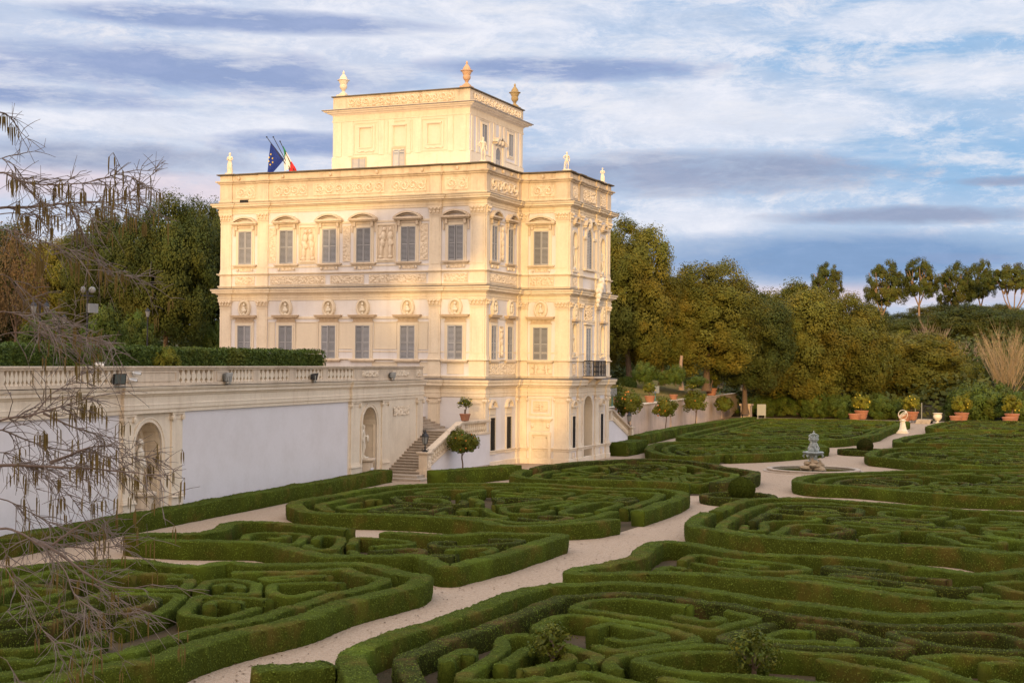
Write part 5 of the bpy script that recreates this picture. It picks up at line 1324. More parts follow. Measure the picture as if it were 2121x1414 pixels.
HG = 'single clipped hedges of the garden'
def hedge_thing(label, P, w, h, ds, leafn, leafs, closed=False, z0=0., mat='hedge', group=HG):
    return tag(hedge_obj('hedge', np.array([p[:2] for p in P]), w, h, closed, None, ds, leafn, leafs, mat, z0), label, 'hedge', group)
hedge_thing('long low hedge at the foot of the terrace wall', [tw.P(a, 0, 1.15) for a in np.linspace(-38, wa(797, 985, 1.1)-.1, 20)], .95, .70, .14, 130, .035)
hedge_thing('short hedge block in front of the orange tree beside the steps', [gnd(905, 977, .8), gnd(1000, 968, .8), gnd(1062, 962, .8)], 1.3, .82, .2, 80, .045)
hedge_thing('clipped hedge block at the bottom edge where the gravel path starts', [gnd(530, 1388, .62), gnd(600, 1386, .62), gnd(676, 1376, .62)], .75, .66, .1, 230, .028)
hedge_thing('short hedge block beside the villa corner, next to the far stairs', [gnd(1282, 918, .95), gnd(1323, 911, .95)], 1.5, 1.0, .24, 50, .06)
hedge_thing('long hedge running below the stained wall and its orange trees', [gnd(1312, 904, .8), gnd(1380, 890, .8), gnd(1450, 878, .8), gnd(1520, 869, .8), gnd(1556, 864, .8)], 1.3, .85, .35, 40, .065)
def ball_shrub(label, p, r_, mat='hedge', cat='shrub', sz=.04, n=6000, squash=.9):
    mb = MB(); u = unit(n); C = u*np.array([r_, r_, r_*squash])*(.93+.1*rng.random((n, 1))); C[:, 2] += r_*squash
    C = C[C[:, 2] > -.02]; cards(mb, C, sz*(.7+.6*rng.random(len(C))), u[:len(C)]*1.2, np.repeat(.8+.4*rng.random((len(C), 1)), 3, 1))
    mb.ell((0, 0, r_*squash), (r_*.93, r_*.93, r_*squash*.93), 16)
    o = bpy.data.objects.new('ball_shrub', mb.mesh('ball_shrub', [M[mat]], False, (0, 0, 0), True)); COL.objects.link(o); o.location = [float(v) for v in p]
    return tag(o, label, cat, 'round clipped shrubs')
for (cx, cy, r_, lb, lb2, br) in ((1530, 1030, 1.75, 'low ring hedge round the ball shrub at the bend of the path', 'dark clipped ball shrub inside the low ring hedge at the bend of the path', .66),
                                  (1787, 934, 1.75, 'low ring hedge round the brownish shrub between fountain and sundial', 'brownish ball shrub in the ring hedge between fountain and sundial', .62)):
    c = gnd(cx, cy, .3); hedge_thing(lb, [(c[0]+r_*math.cos(a), c[1]+r_*math.sin(a)) for a in np.linspace(0, 2*PI, 28)[:-1]], .40, .42, .15, 90, .04, True, mat='hedgeb')
    ball_shrub(lb2, (c[0]-.2, c[1]-.2, .15), br, 'hedge' if cx < 1600 else 'hedgeb')
# hedge on the terrace behind the balustrade
def leafy_hedge(name, label, a, b, z0, h, w, n, size, mat, group=None, cat='hedge', wob=.1):
    a = np.array(a[:2]); b = np.array(b[:2]); L = np.linalg.norm(b-a); d = (b-a)/L; nr = np.array([-d[1], d[0]])
    s = rng.random(n)*L; o = rng.uniform(-.5, .5, n)*w; z = rng.random(n)*h; f = rng.integers(0, 3, n); top = f == 0; z[top] = h; sd = f > 0; o[sd] = np.sign(o[sd])*w/2
    bump_ = wob*(np.sin(s*1.7+z*2)+np.sin(s*4.1+o*3))*.5
    z2 = z+top*bump_; o2 = o+sd*np.sign(o)*bump_
    C = np.column_stack([a+d*s[:, None]+nr*o2[:, None], z0+z2])+rng.normal(0, .05, (n, 3))
    N_ = np.where(top[:, None], np.array([[0, 0, 1.]]), np.column_stack([nr*np.sign(o)[:, None], np.zeros(n)]))
    mb = MB(); v = (.75+.5*rng.random((n, 1))); cards(mb, C, size*(.7+.6*rng.random(n)), N_*.9, np.repeat(v, 3, 1))
    e = .12; P4 = [a+nr*(-w/2+e), b+nr*(-w/2+e), b+nr*(w/2-e), a+nr*(w/2-e)]
    mb.hexa([(*p, z0) for p in P4]+[(*p, z0+h-e) for p in P4])
    return solo(name, mb, M[mat], label, cat, group, colors=True)
ha = atY(205, 740, 42.4); hb_ = atY(652, 740, 42.4)
leafy_hedge('hedge', 'dense dark green hedge on the terrace just behind the balustrade', atY(330, 740, 42.4), hb_, 5.7, 1.72, 1.3, 26000, .065, 'laurel', HG)
leafy_hedge('hedge', 'looser paler green hedge on the terrace behind the bare branches', atY(-60, 740, 41.6), atY(203, 740, 41.9), 5.7, 1.75, 1.3, 12000, .065, 'laurel', HG)
leafy_hedge('shrub', 'dark hedge section between the yellowish shrubs on the terrace', atY(205, 740, 42.4), atY(322, 740, 42.4), 5.7, 1.74, 1.2, 9000, .06, 'laurel', 'terrace shrubs', 'shrub')
q = atY(345, 740, 41.6); tree('yellowbush', 'shrub', 'yellow leaved shrub in the terrace hedge', (q[0], q[1], 5.6), .75, 1.95, 'terrace shrubs', 'shrub')
q = atY(172, 740, 41.3); tree('bush', 'shrub', 'pale rounded shrub on the terrace behind the balustrade', (q[0], q[1], 5.6), 1.0, 1.95, 'terrace shrubs', 'shrub')

# ================================================================== CITRUS AND POTS
def citrus_crown(r_, n, size, cz, fruit=0, fmat='orangefruit', fsize=.045, seedc=0):
    cm = crown(r_, r_, r_*.92, 36, n, size, cz, .2, rough=.36, bottom=-.7)
    fm = None
    if fruit:
        fm = MB(); u = unit(fruit)
        for d in u:
            if d[2] > -.75: fm.ell(d*r_*np.array([1, 1, .9])*.98+np.array([0, 0, cz]), (fsize,)*3, 6)
    return cm, fm
def citrus_tree(label, p, r_, H, fruit, lean=.15, n=3600, size=.07, group='orange trees in the garden', mat='citrus', fmat='orangefruit', name='orange_tree', cat='orange tree', fs=.05):
    t = thing(name, label, cat, p, rng.uniform(0, 6), group)
    cz = H-r_*.92; cm, fm = citrus_crown(r_, n, size, cz, fruit, fmat, fs)
    part('crown', cm, M[mat], t, world=False, colors=True)
    part('trunk', trunk_mb(cz-r_*.25, .05*max(1, r_), .035, (lean*.3, lean), 5, r_*.55, r_*.6, int(r_*100)), M['bark'], t, world=False, smooth=True)
    if fm: part('fruit', fm, M[fmat], t, world=False, smooth=True)
    return t
def on_wall_line(px, py_base): return gnd(px, py_base)
q = atY(958, 968, 36.6); citrus_tree('dark round headed orange tree leaning in front of the stair wall', (q[0], q[1], 0), .82, 2.75, 26, .3, 4200, .07)
R_W = Fr((126.45, 41.59), (math.cos(TH), math.sin(TH)), (math.sin(TH), -math.cos(TH)))
def rw(px, py, o=0.):
    n = R_W.n; d = ray(px, py); c = (R_W.O+n*o)@n; p = CAM+d*((c-CAM@n)/(d@n)); return p
for px, py, top, hw, lb, fr_, c_ in ((1301, 894, 810, 29, 'big bright orange tree full of fruit beside the far stairs', 34, 'citrus'), (1377, 884, 828, 21, 'second orange tree from the villa against the stained wall', 16, 'citrus'),
                                    (1440, 876, 813, 22, 'tall round orange tree in the middle of the stained wall', 16, 'citrus'), (1500, 868, 823, 17, 'small thin orange tree at the far end of the stained wall', 0, 'citrus')):
    p = rw(px, py, 1.6); D = np.linalg.norm(p-CAM); H = atX(px, top, p[0])[2]
    citrus_tree(lb, (p[0], p[1], 0), hw/F_PX*D, H, fr_, .2, 3600, .11, mat=c_, fs=.07)
POT = [(.30, 0), (.34, .05), (.40, .28), (.44, .48), (.45, .50), (.49, .52), (.50, .60), (.48, .62), (.44, .60), (.42, .54)]
def potted(label, p, s, ch=0., cr=0., fruit=0, n=1800, fmat='lemon', mat='citrus', group='terracotta pots', leafsize=.06, twiggy=False):
    t = thing('citrus_pot', label, 'potted plant' if cr else 'pot', p, rng.uniform(0, 6), group)
    mb = MB(); mb.lathe([(a*s, b*s) for a, b in POT], (0, 0, 0), 22)
    for zz_ in (.36,): mb.lathe([(.425*s, (zz_-.02)*s), (.445*s, zz_*s), (.43*s, (zz_+.02)*s)], (0, 0, 0), 22, caps=False)
    part('pot', mb, M['terra'], t, world=False, smooth=False)
    mb = MB(); mb.lathe([(.43*s, .53*s), (.2*s, .56*s)], (0, 0, 0), 16); part('earth', mb, M['soil'], t, world=False)
    if cr:
        cm, fm = citrus_crown(cr, n, leafsize, 0, fruit, fmat, .05*s/.9)
        for m_ in (cm, fm):
            if m_: m_.V = [v+np.array([0, 0, ch]) for v in m_.V]
        part('crown', cm, M[mat], t, world=False, colors=True)
        part('trunk', trunk_mb(ch-.4*s-cr*.3, .035*s/.5, .022*s/.5, (.05, .08), 6 if twiggy else 4, cr*.7, cr*.7, 3), M['bark'], t, world=False, loc=(0, 0, .5*s), smooth=True)
        if fm: part('fruit', fm, M[fmat], t, world=False, smooth=True)
    return t
potted('terracotta pot with a gnarled sparse citrus on the stair balustrade', (82.0, SY-.15, 3.24), .72, 1.12, .42, 5, 420, 'lemon', leafsize=.055, twiggy=True)
for px, py, o, s, cr, ch, lb in ((1283, 838, -.6, 1.3, .8, 1.2, 'terracotta pot with a leafy bush nearest the villa on the stained wall'), (1346, 832, -.6, 1.25, .62, 1.45, 'terracotta pot with a small upright shrub next to a green floodlight post'),
                             (1395, 830, -.6, 1.1, 0, 0, 'terracotta pot with no plant behind the second orange tree'), (1434, 827, -.6, 1.2, .7, 1.5, 'terracotta pot mostly hidden behind the tall round orange tree'),
                             (1473, 821, -.6, 1.7, .8, 2.5, 'largest terracotta pot on the stained wall, with a leaning citrus')):
    p = rw(px, py, o); z = 3.0
    q = rw(px, 835, o); potted(lb, (q[0], q[1], 2.95), s*.9, ch, cr, 6 if cr else 0, 700, 'lemon', leafsize=.09)
LB = [('front terracotta pot of the pair left of the sundial', 1770, 872, .0), ('rear terracotta pot with a lemon bush, of the pair left of the sundial', 1784, 868, 1),
      ('low terracotta pot right behind the sundial sphere', 1873, 871, .0), ('terracotta pot with a lemon bush beside the iron gate', 1888, 868, 1),
      ('front terracotta pot right of the gate', 1980, 874, .0), ('rear terracotta pot with a yellow lemon bush right of the gate', 1992, 871, 1),
      ('low front terracotta pot nearest the right edge', 2089, 876, .0), ('terracotta pot with a lemon bush nearest the right edge', 2096, 873, 1)]
for i, (lb, px, py, k) in enumerate(LB):
    X = 178. if not k else 179.6; q = atX(px, py, X)
    potted(lb, (q[0], q[1], 0 if not k else .25), 1.55 if not k else 1.75, 2.05, 1.05 if k else 0, 12 if k else 0, 2200, 'lemon', 'yellowgreen' if k else 'citrus', leafsize=.11)
for px, lb, H, r_, py in ((1141, 'lemon shrub with a single yellow fruit poking out of the foreground hedges', 1.2, .46, 1418), (1572, 'leafy lemon shrub at the bottom edge of the photo', 1.12, .52, 1432)):
    p = gnd(px, py, .0); d = p/np.linalg.norm(p[:2]); citrus_tree(lb, (p[0]+.6, p[1]+.25, 0), r_, H, 0, .1, 900, .045, 'lemon shrubs in the foreground bed', 'citrus', 'lemon', 'lemon_shrub', 'lemon shrub')
lm = [o for o in COL.objects if o.name.startswith('lemon_shrub')][0]
mb = MB(); mb.ell((-.42, -.05, .85), (.06, .055, .06), 10); part('fruit', mb, M['lemon'], lm, world=False, smooth=True)

# ================================================================== RIGHT-HAND WALL, LAMPS
rwall = thing('retaining_wall', 'stained pinkish retaining wall behind the orange trees', 'wall', R_W.P(0, 0, 0))
a0 = -16.5; a1 = float((rw(1527, 862)-R_W.O)@R_W.x)
mb = MB(); R_W.box(mb, a0, a1, -.2, 2.9, -.6, 0); part('wall', mb, M['pink'], rwall)
mb = MB(); R_W.box(mb, a0, a1+.1, 2.9, 3.0, -.75, .08); part('coping', mb, M['trim2'], rwall)
for f_ in (.22, .45, .63, .84): mb = MB(); R_W.box(mb, a0+(a1-a0)*f_, a0+(a1-a0)*f_+.9, -.2, 2.88, 0, .14); part('buttress', mb, M['pink'], rwall)
def post_light(px, py0, pyt, o, label, mat='greeniron', zb=2.95, X=None, s=1.6, group='floodlight posts beyond the stained wall', rz=2.4):
    p = rw(px, 830, o) if X is None else atX(px, py0, X); H = atX(px, pyt, p[0])[2]-zb
    t = thing('floodlight_post', label, 'lamp post', (p[0], p[1], zb), 0, group)
    mb = MB(); mb.lathe([(.12, 0), (.12, .12), (.07, .16), (.06, H-.5), (.05, H-.45)], (0, 0, 0), 8); part('post', mb, M[mat], t, world=False)
    mb = MB(); w = .28*s; hh = .26*s; mb.box(-w*.75, w*.75, -.14, .14, H-.5, H-.5+2*hh*.8); mb.box(-w*.85, w*.85, -.18, -.13, H-.53, H-.5+2*hh*.83); mb.box(-.05, .05, -.05, .05, H-.62, H-.48)
    h_ = part('lamp_head', mb, M['greymetal'], t, world=False, rz=rz+PI)
    mb = MB(); mb.quad((-w*.7, -.182, H-.45), (w*.7, -.182, H-.45), (w*.7, -.182, H-.5+2*hh*.74), (-w*.7, -.182, H-.5+2*hh*.74)); part('lamp_glass', mb, M['glass'], h_, world=False)
post_light(1268, 848, 808, -.9, 'green floodlight post half hidden by the villa corner')
post_light(1357, 840, 803, -1.0, 'green floodlight post between the first two potted plants')
post_light(1428, 830, 799, -1.0, 'green floodlight post with a pale lamp in front of the tree trunk')
post_light(1491, 826, 796, -1.0, 'green floodlight post beside the largest terracotta pot')
post_light(1538, 862, 800, 0, 'thin dark floodlight post in the shade at the end of the stained wall', 'iron', 0., 180.)
q = gnd(1577, 872); mb = MB(); mb.box(-.55, .55, -.05, .05, .5, 1.9); mb.box(-.5, -.4, -.04, .04, -.1, .5); mb.box(.4, .5, -.04, .04, -.1, .5); mb.box(-.03, .03, -.07, -.05, .55, 1.85)
o = solo('cabinet', mb, M['greymetal'], 'pale two door utility cabinet beyond the long hedge', 'cabinet'); o.location = (178., atX(1577, 872, 178.)[1], -.1); o.rotation_euler = (0, 0, YAW-PI/2)
q = atX(1546, 860, 181); mb = MB(); mb.box(q[0]-.6, q[0]+.6, q[1]-.6, q[1]+.6, 0, 1.6); mb.box(q[0]-.75, q[0]+.75, q[1]-.75, q[1]+.75, 1.6, 1.85); solo('gate_pillar', mb, M['pink'], 'low stone pillar at the end of the stained wall', 'pillar')
q = atX(1527, 855, 179); mb = MB()
for i in range(26):
    a = rng.uniform(0, 2*PI); L = rng.uniform(.8, 1.3); e = rng.uniform(.5, 1.4); pts = [q*[1, 1, 0]+np.array([math.cos(a)*L*s*math.cos(e)*1.2, math.sin(a)*L*s*math.cos(e)*1.2, .6+L*math.sin(e)*s-1.0*s*s*.5]) for s in np.linspace(0, 1, 5)]
    for k in range(4): 
        w = np.array([-math.sin(a), math.cos(a), 0])*.13; mb.quad(pts[k]-w*(1-k/5), pts[k]+w*(1-k/5), pts[k+1]+w*(1-(k+1)/5), pts[k+1]-w*(1-(k+1)/5))
solo('palm', mb, M['laurel'].copy() if False else M['hedge'], 'small dark palm at the end of the stained wall', 'palm')
q = rw(1298, 845, -8.); ball_shrub('large dark clipped ball shrub on the lawn beside the villa', (q[0], q[1], 3.3), 1.15, 'laurel', 'shrub', .07, 7000)

# terrace street lamps
def lamp_post(px, top, X, label, kind, zb=5.7):
    q = atX(px, 720, X); H = atX(px, top, X)[2]-zb
    t = thing('street_lamp', label, 'street lamp', (q[0], q[1], zb), -.4, 'lamps on the terrace')
    if kind == 'flood':
        mb = MB(); mb.lathe([(.14, 0), (.14, .15), (.07, .2), (.055, H-.1)], (0, 0, 0), 8); mb.box(-.35, .35, -.05, .05, H-.45, H-.35); part('post', mb, M['iron'], t, world=False)
        for x_, z_, r_ in ((-.28, H-.05, .8), (.28, H-.05, -.6), (.3, H-1.1, .2)):
            mb = MB(); mb.ell((0, 0, 0), (.2, .13, .19), 10) if z_ > H-.5 else mb.box(-.32, .32, -.14, .14, -.26, .26)
            part('lamp_head', mb, M['greymetal'], t, world=False, loc=(x_, 0, z_), rz=r_)
    else:
        mb = MB(); mb.lathe([(.15, 0), (.15, .2), (.08, .3), (.05, H-.9), (.05, H-.2)], (0, 0, 0), 8)
        arms = (-.38, .38) if kind == 'double' else (0,)
        for a in arms:
            if a: mb.tube([(0, 0, H-1.0), (a*.6, 0, H-.75), (a, 0, H-.85)], .025, 6)
        part('post', mb, M['iron'], t, world=False)
        for a in arms:
            z_ = H-.85 if a else H-.3
            mb = MB(); mb.lathe([(.10, 0), (.2, .42)], (a, 0, z_), 6, caps=False); h_ = part('lantern_glass', mb, M['glass'], t, world=False)
            mb = MB(); mb.lathe([(.23, .42), (.12, .58), (.05, .62), (.02, .75)], (a, 0, z_), 6); mb.lathe([(.03, -.08), (.1, 0)], (a, 0, z_), 6); part('lantern_cap', mb, M['iron'], t, world=False)
lamp_post(180, 598, 66, 'tall lamp post with floodlights on top, standing behind the terrace hedge', 'flood')
lamp_post(82, 618, 64, 'double lantern lamp post at the left edge behind the bare branches', 'double')
lamp_post(122, 645, 84, 'smaller double lantern lamp post in the shade under the trees', 'double')
lamp_post(305, 648, 88, 'black lamp post with a pale lantern in front of the dark trees', 'single')
q = atX(400, 705, 125.); mb = MB(); mb.box(q[0], q[0]+.2, q[1]-9, q[1]+3, 5.6, 7.7)
solo('boundary_wall', mb, M['pink'], 'low brownish lattice wall glimpsed behind the trees left of the villa', 'wall')

# ================================================================== FOUNTAIN, SUNDIAL, GATE
fc = gnd(1685, 976); ft = thing('fountain', 'round stone basin with a bronze fountain sculpture on rocks', 'fountain', (fc[0], fc[1], 0))
mb = MB(); th = np.linspace(0, 2*PI, 61); RF = 2.75
G = np.array([[((RF+o)*math.cos(t), (RF+o)*math.sin(t), z) for t in th] for o, z in ((.5, -.05), (.5, .06), (.25, .07), (.25, .18), (.28, .2), (.26, .25), (-.05, .25), (-.08, .2), (-.02, .0))]); mb.grid(G); part('basin', mb, M['steps'], ft, world=False, smooth=False)
mb = MB(); mb.lathe([(RF, .14), (.01, .14)], (0, 0, 0), 48, caps=False); part('water', mb, M['water'], ft, world=False)
mb = MB()
for i in range(46):
    a = rng.uniform(0, 2*PI); d = rng.uniform(0, .75); z = rng.uniform(.1, .95)*(1-d*.9)+.1; r_ = rng.uniform(.18, .36); mb.ell((d*math.cos(a)*1.1, d*math.sin(a), z), (r_, r_*rng.uniform(.7, 1.1), r_*rng.uniform(.6, 1.)), 8, a)
part('rocks', mb, M['rock'], ft, world=False)
mb = MB()
mb.lathe([(.34, .8), (.26, 1.0), (.22, 1.15), (.3, 1.3), (.52, 1.42), (.66, 1.55), (.6, 1.62), (.4, 1.6)], (0, 0, 0), 28, 7, .12)
for k in range(7):
    a = k*2*PI/7; mb.tube([(.25*math.cos(a), .25*math.sin(a), 1.5), (.55*math.cos(a), .55*math.sin(a), 1.5), (.66*math.cos(a), .66*math.sin(a), 1.25), (.6*math.cos(a), .6*math.sin(a), 1.1)], [.06, .09, .07, .02], 6)
mb.lathe([(.30, 1.6), (.33, 1.75), (.24, 1.95), (.27, 2.1), (.2, 2.3), (.17, 2.36), (.25, 2.5), (.31, 2.62), (.28, 2.72)], (0, 0, 0), 24, 6, .18)
for k in range(4):
    a = k*PI/2+.5; mb.tube([(.25*math.cos(a), .25*math.sin(a), 1.65), (.36*math.cos(a), .36*math.sin(a), 1.85), (.26*math.cos(a), .26*math.sin(a), 2.1), (.32*math.cos(a+.4), .32*math.sin(a+.4), 2.3)], [.07, .06, .06, .02], 6)
part('sculpture', mb, M['bronze'], ft, world=False)
mb = MB(); mb.lathe([(.26, 2.7), (.29, 2.74), (.26, 2.8)], (0, 0, 0), 20)
for k in range(8):
    a = k*PI/4; mb.tube([(.27*math.cos(a), .27*math.sin(a), 2.78), (.30*math.cos(a), .30*math.sin(a), 2.95), (.18*math.cos(a), .18*math.sin(a), 3.05), (.0, .0, 3.0)], .03, 5); mb.ell((.30*math.cos(a), .30*math.sin(a), 2.86), (.05, .05, .08), 6)
mb.ell((0, 0, 3.08), (.11, .11, .11), 8); mb.ell((0, 0, 3.24), (.04, .04, .1), 6)
part('crown_finial', mb, M['bronze'], ft, world=False)
ft.scale = (1.0, 1.0, .80)

sc_ = gnd(1870, 897); sd = thing('sundial', 'pale armillary sphere sundial on a carved pedestal', 'sundial', (sc_[0], sc_[1], 0))
mb = MB(); mb.box(-.75, .75, -.75, .75, -.1, .18); mb.box(-.6, .6, -.6, .6, .18, .36); mb.lathe([(.62, .36), (.5, .42), (.42, .6), (.40, .75), (.33, 1.1), (.27, 1.5), (.25, 1.56), (.34, 1.62), (.4, 1.7), (.38, 1.76), (.2, 1.8), (.12, 1.9)], (0, 0, 0), 16, 4, .12); part('pedestal', mb, M['marble'], sd, world=False)
mb = MB(); c = np.array([0, 0, 2.5]); r_ = .62
vr = np.array([math.sin(YAW), -math.cos(YAW), 0]); vz = np.array([0, 0, 1.]); vn = np.cross(vr, vz)
for e1, e2, rr in ((vr, vz, .035), (vr*.8+vn*.6, vz, .025)): mb.tube([c+r_*(e1*math.cos(t)+e2*math.sin(t)) for t in np.linspace(0, 2*PI, 33)], rr, 6)
ax = vr*.62+vz*.62+vn*.2; ax /= np.linalg.norm(ax); pv = np.cross(ax, vn); pv /= np.linalg.norm(pv); p3 = np.cross(ax, pv)
for off, rr in ((-.1, .57), (0, .6), (.1, .57)): mb.tube([c+ax*off*0+p3*0+rr*(ax*math.cos(t)+p3*math.sin(t))+pv*off for t in np.linspace(0, 2*PI, 29)], .028, 5)
mb.tube([c-ax*.7, c+ax*.75], .03, 5); part('armillary_sphere', mb, M['marble'], sd, world=False)

sd.scale = (.76, .76, .76)
ga, gb = atX(1888, 870, 179.), atX(1931, 868, 181.)
gt = thing('garden_gate', 'dark iron garden gate between the lemon pots at the far end', 'gate', (ga[0], ga[1], 0))
mb = MB(); L = np.linalg.norm((gb-ga)[:2]); dv = (gb-ga)/L; n = int(L/.18)
for i in range(n+1):
    p = ga*[1, 1, 0]+dv*[1, 1, 0]*(i*.18)
    if not (10 < i < 14): mb.tube([p, p+[0, 0, 2.2]], .022, 4)
for z in (.3, 2.0): mb.tube([ga*[1, 1, 0]+[0, 0, z], ga*[1, 1, 0]+dv*[1, 1, 0]*L+[0, 0, z]], .03, 4)
part('bars', mb, M['iron'], gt)
for i in (3, 8): 
    mb = MB(); p = ga*[1, 1, 0]+dv*[1, 1, 0]*(i*.18); mb.tube([p, p+[0, 0, 2.4]], .07, 6); part('gate_post', mb, M['greymetal'], gt)
q = atX(1942, 875, 178.); mb = MB(); mb.lathe([(.3, 0), (.3, .1), (.14, .18), (.12, .3), (.3, .42), (.5, .7), (.52, .95), (.42, 1.1), (.56, 1.2), (.58, 1.26), (.4, 1.24)], (q[0], q[1], .0), 18)
solo('stone_urn', mb, M['marble'], 'grey stone urn right of the gate', 'urn')
mb = MB(); q0, q1 = atX(1896, 880, 176.), atX(1926, 880, 176.)
for i, (dx, z) in enumerate(((0, .16), (.5, .32), (1., .48))): mb.box(q0[0]+dx, q0[0]+3., min(q0[1], q1[1]), max(q0[1], q1[1]), -.1, z)
solo('stone_steps', mb, M['steps'], 'three low stone steps at the end of the sundial path', 'steps')

# ================================================================== GROUND
mb = MB(); S = 1500.; mb.quad((-S, -S, -.6), (S, -S, -.6), (S, S, -.6), (-S, S, -.6)); struct('ground', mb, M['hill'])
mb = MB(); mb.quad((-30, -60, 0), (186, -60, 0), (186, 49.5, 0), (-30, 33.5, 0)); struct('gravel_path', mb, M['gravel'])
# terrace behind the wall and round the villa
mb = MB(); te = [tw.P(AS, 5.7, -.3), tw.P(AE-.3, 5.7, -.3), (AE and tw.P(AE-.3, 5.7, -5)), (X0-.0, 48.6, 5.7), (X0, 130, 5.7), (-40, 130, 5.7), (-40, 34, 5.7)]
c = np.mean(te, 0); mb.add([*te, (50, 70, 5.7)], None, [[i, (i+1) % 7, 7] for i in range(7)])
mb.quad((X0, 58.45, 5.7), (X1, 58.45, 5.7), (170, 140, 5.7), (X0, 140, 5.7)); struct('terrace_ground', mb, M['gravel'])
# sloping lawn on the far side of the villa
xs = np.linspace(-20.5, 62, 40); os_ = np.linspace(-.6, -60, 24); G = []
for a in xs:
    row = []
    for o in os_:
        p = R_W.P(a, 0, o); z = 2.9+min(1, max(0, (-o-.8)/9))*1.6+max(0, -o-10)*.06+.08*math.sin(a*.5+o*.3); row.append((p[0], p[1], z))
    G.append(row)
mb = MB(); mb.grid(np.array(G)); struct('lawn', mb, M['lawn'], True)
def hillz(x, y):
    d = max(0, x-186)+max(0, y-50)*.35
    return -.3+18*(1-math.exp(-max(0, d)/110))+1.2*math.sin(x*.03+y*.05)*min(1, d/30)
xs = np.linspace(183, 900, 60); ys = np.linspace(-320, 420, 60)
mb = MB(); mb.grid(np.array([[(x, y, hillz(x, y)) for y in ys] for x in xs])); struct('hill', mb, M['hill'], True)

mb = MB(); N_ = 2600; xx = rng.uniform(24, 100, N_)**1.; yy = rng.uniform(13.8, 19.6, N_)+rng.normal(0, .4, N_)
cards(mb, np.column_stack([xx, yy, np.full(N_, .012)+rng.random(N_)*.01]), .035*(.6+.9*rng.random(N_)), np.array([[0, 0, 3.]]), rng.uniform(.5, 1.3, (N_, 1))*np.array([[1, .8, .5]]), .5)
o = solo('fallen_leaves', mb, M['autumn'], 'scattered dry fallen leaves on the gravel path', 'leaves', colors=True); o['kind'] = 'stuff'
# ================================================================== TREES
OG = 'evergreen oaks on the garden side'
tree_px('oak', 'oak_tree', 'tallest evergreen oak rising right beside the villa', 1306, 462, 98, 160, 4.8, OG, v=0)
tree_px('oak', 'oak_tree', 'evergreen oak filling the gap between the tallest oak and the next crown', 1372, 585, 80, 166, 4.6, OG, v=1)
tree_px('oak', 'oak_tree', 'broad evergreen oak with a bare trunk showing over the lawn', 1465, 545, 112, 170, 4.0, OG, v=2)
tree_px('dark', 'oak_tree', 'dark lower oak crown behind the largest terracotta pot', 1545, 606, 92, 178, 1., OG, v=0)
tree_px('oak', 'oak_tree', 'wide olive coloured oak left of the lone pine', 1652, 592, 105, 188, 0, OG, v=0)
tree_px('oak', 'oak_tree', 'sunlit bulging oak below the lone pine', 1738, 610, 104, 194, 0, OG, v=2)
tree_px('dark', 'oak_tree', 'shaded oak in the dip behind the two broad crowns', 1600, 640, 84, 192, 0, OG, v=1)
tree_px('oak', 'oak_tree', 'big brownish bushy oak rising behind the sundial', 1893, 692, 108, 205, 0, OG, v=1)
tree_px('oak', 'oak_tree', 'smaller oak between the sunlit bulging oak and the bushy oak', 1815, 690, 74, 212, 0, OG, v=0)
tree_px('oak', 'oak_tree', 'brownish oak low on the right slope beside the bare pale tree', 1990, 750, 70, 215, 0, OG, v=0)
tree_px('dark', 'oak_tree', 'rounded dark crown high on the slope under the leaning pine', 1868, 652, 78, 260, 9, OG, v=0)
tree_px('dark', 'oak_tree', 'broad dark crown at the top right of the slope', 2010, 636, 105, 265, 8, OG, v=1)
tree_px('dark', 'oak_tree', 'dark crown at the right edge above the bare pale tree', 2110, 644, 85, 268, 8, OG, v=0)
tree_px('oak', 'oak_tree', 'low olive crown on the slope between the two pines', 1945, 632, 70, 300, 12, OG, v=1)
tree_px('dark', 'oak_tree', 'distant dark flat crown just left of the lone pine', 1645, 598, 48, 300, 10, OG, v=1)
tree_px('dark', 'oak_tree', 'distant dark crown peeping over the ridge right of the lone pine', 1800, 634, 40, 320, 12, OG, v=0)
tree_px('oak', 'oak_tree', 'distant olive crown behind the pine trunks at the right', 2060, 632, 66, 310, 12, OG, v=0)
tree_px('yellowbush', 'shrub', 'bright yellow green shrub on top of the bushy oak', 1872, 684, 26, 224, 6, 'light green shrubs on the slope', 'shrub')
tree_px('yellowbush', 'shrub', 'yellow green shrub left of the bare pale tree', 2018, 752, 30, 210, 2, 'light green shrubs on the slope', 'shrub')
PG = 'umbrella pines on the ridge'
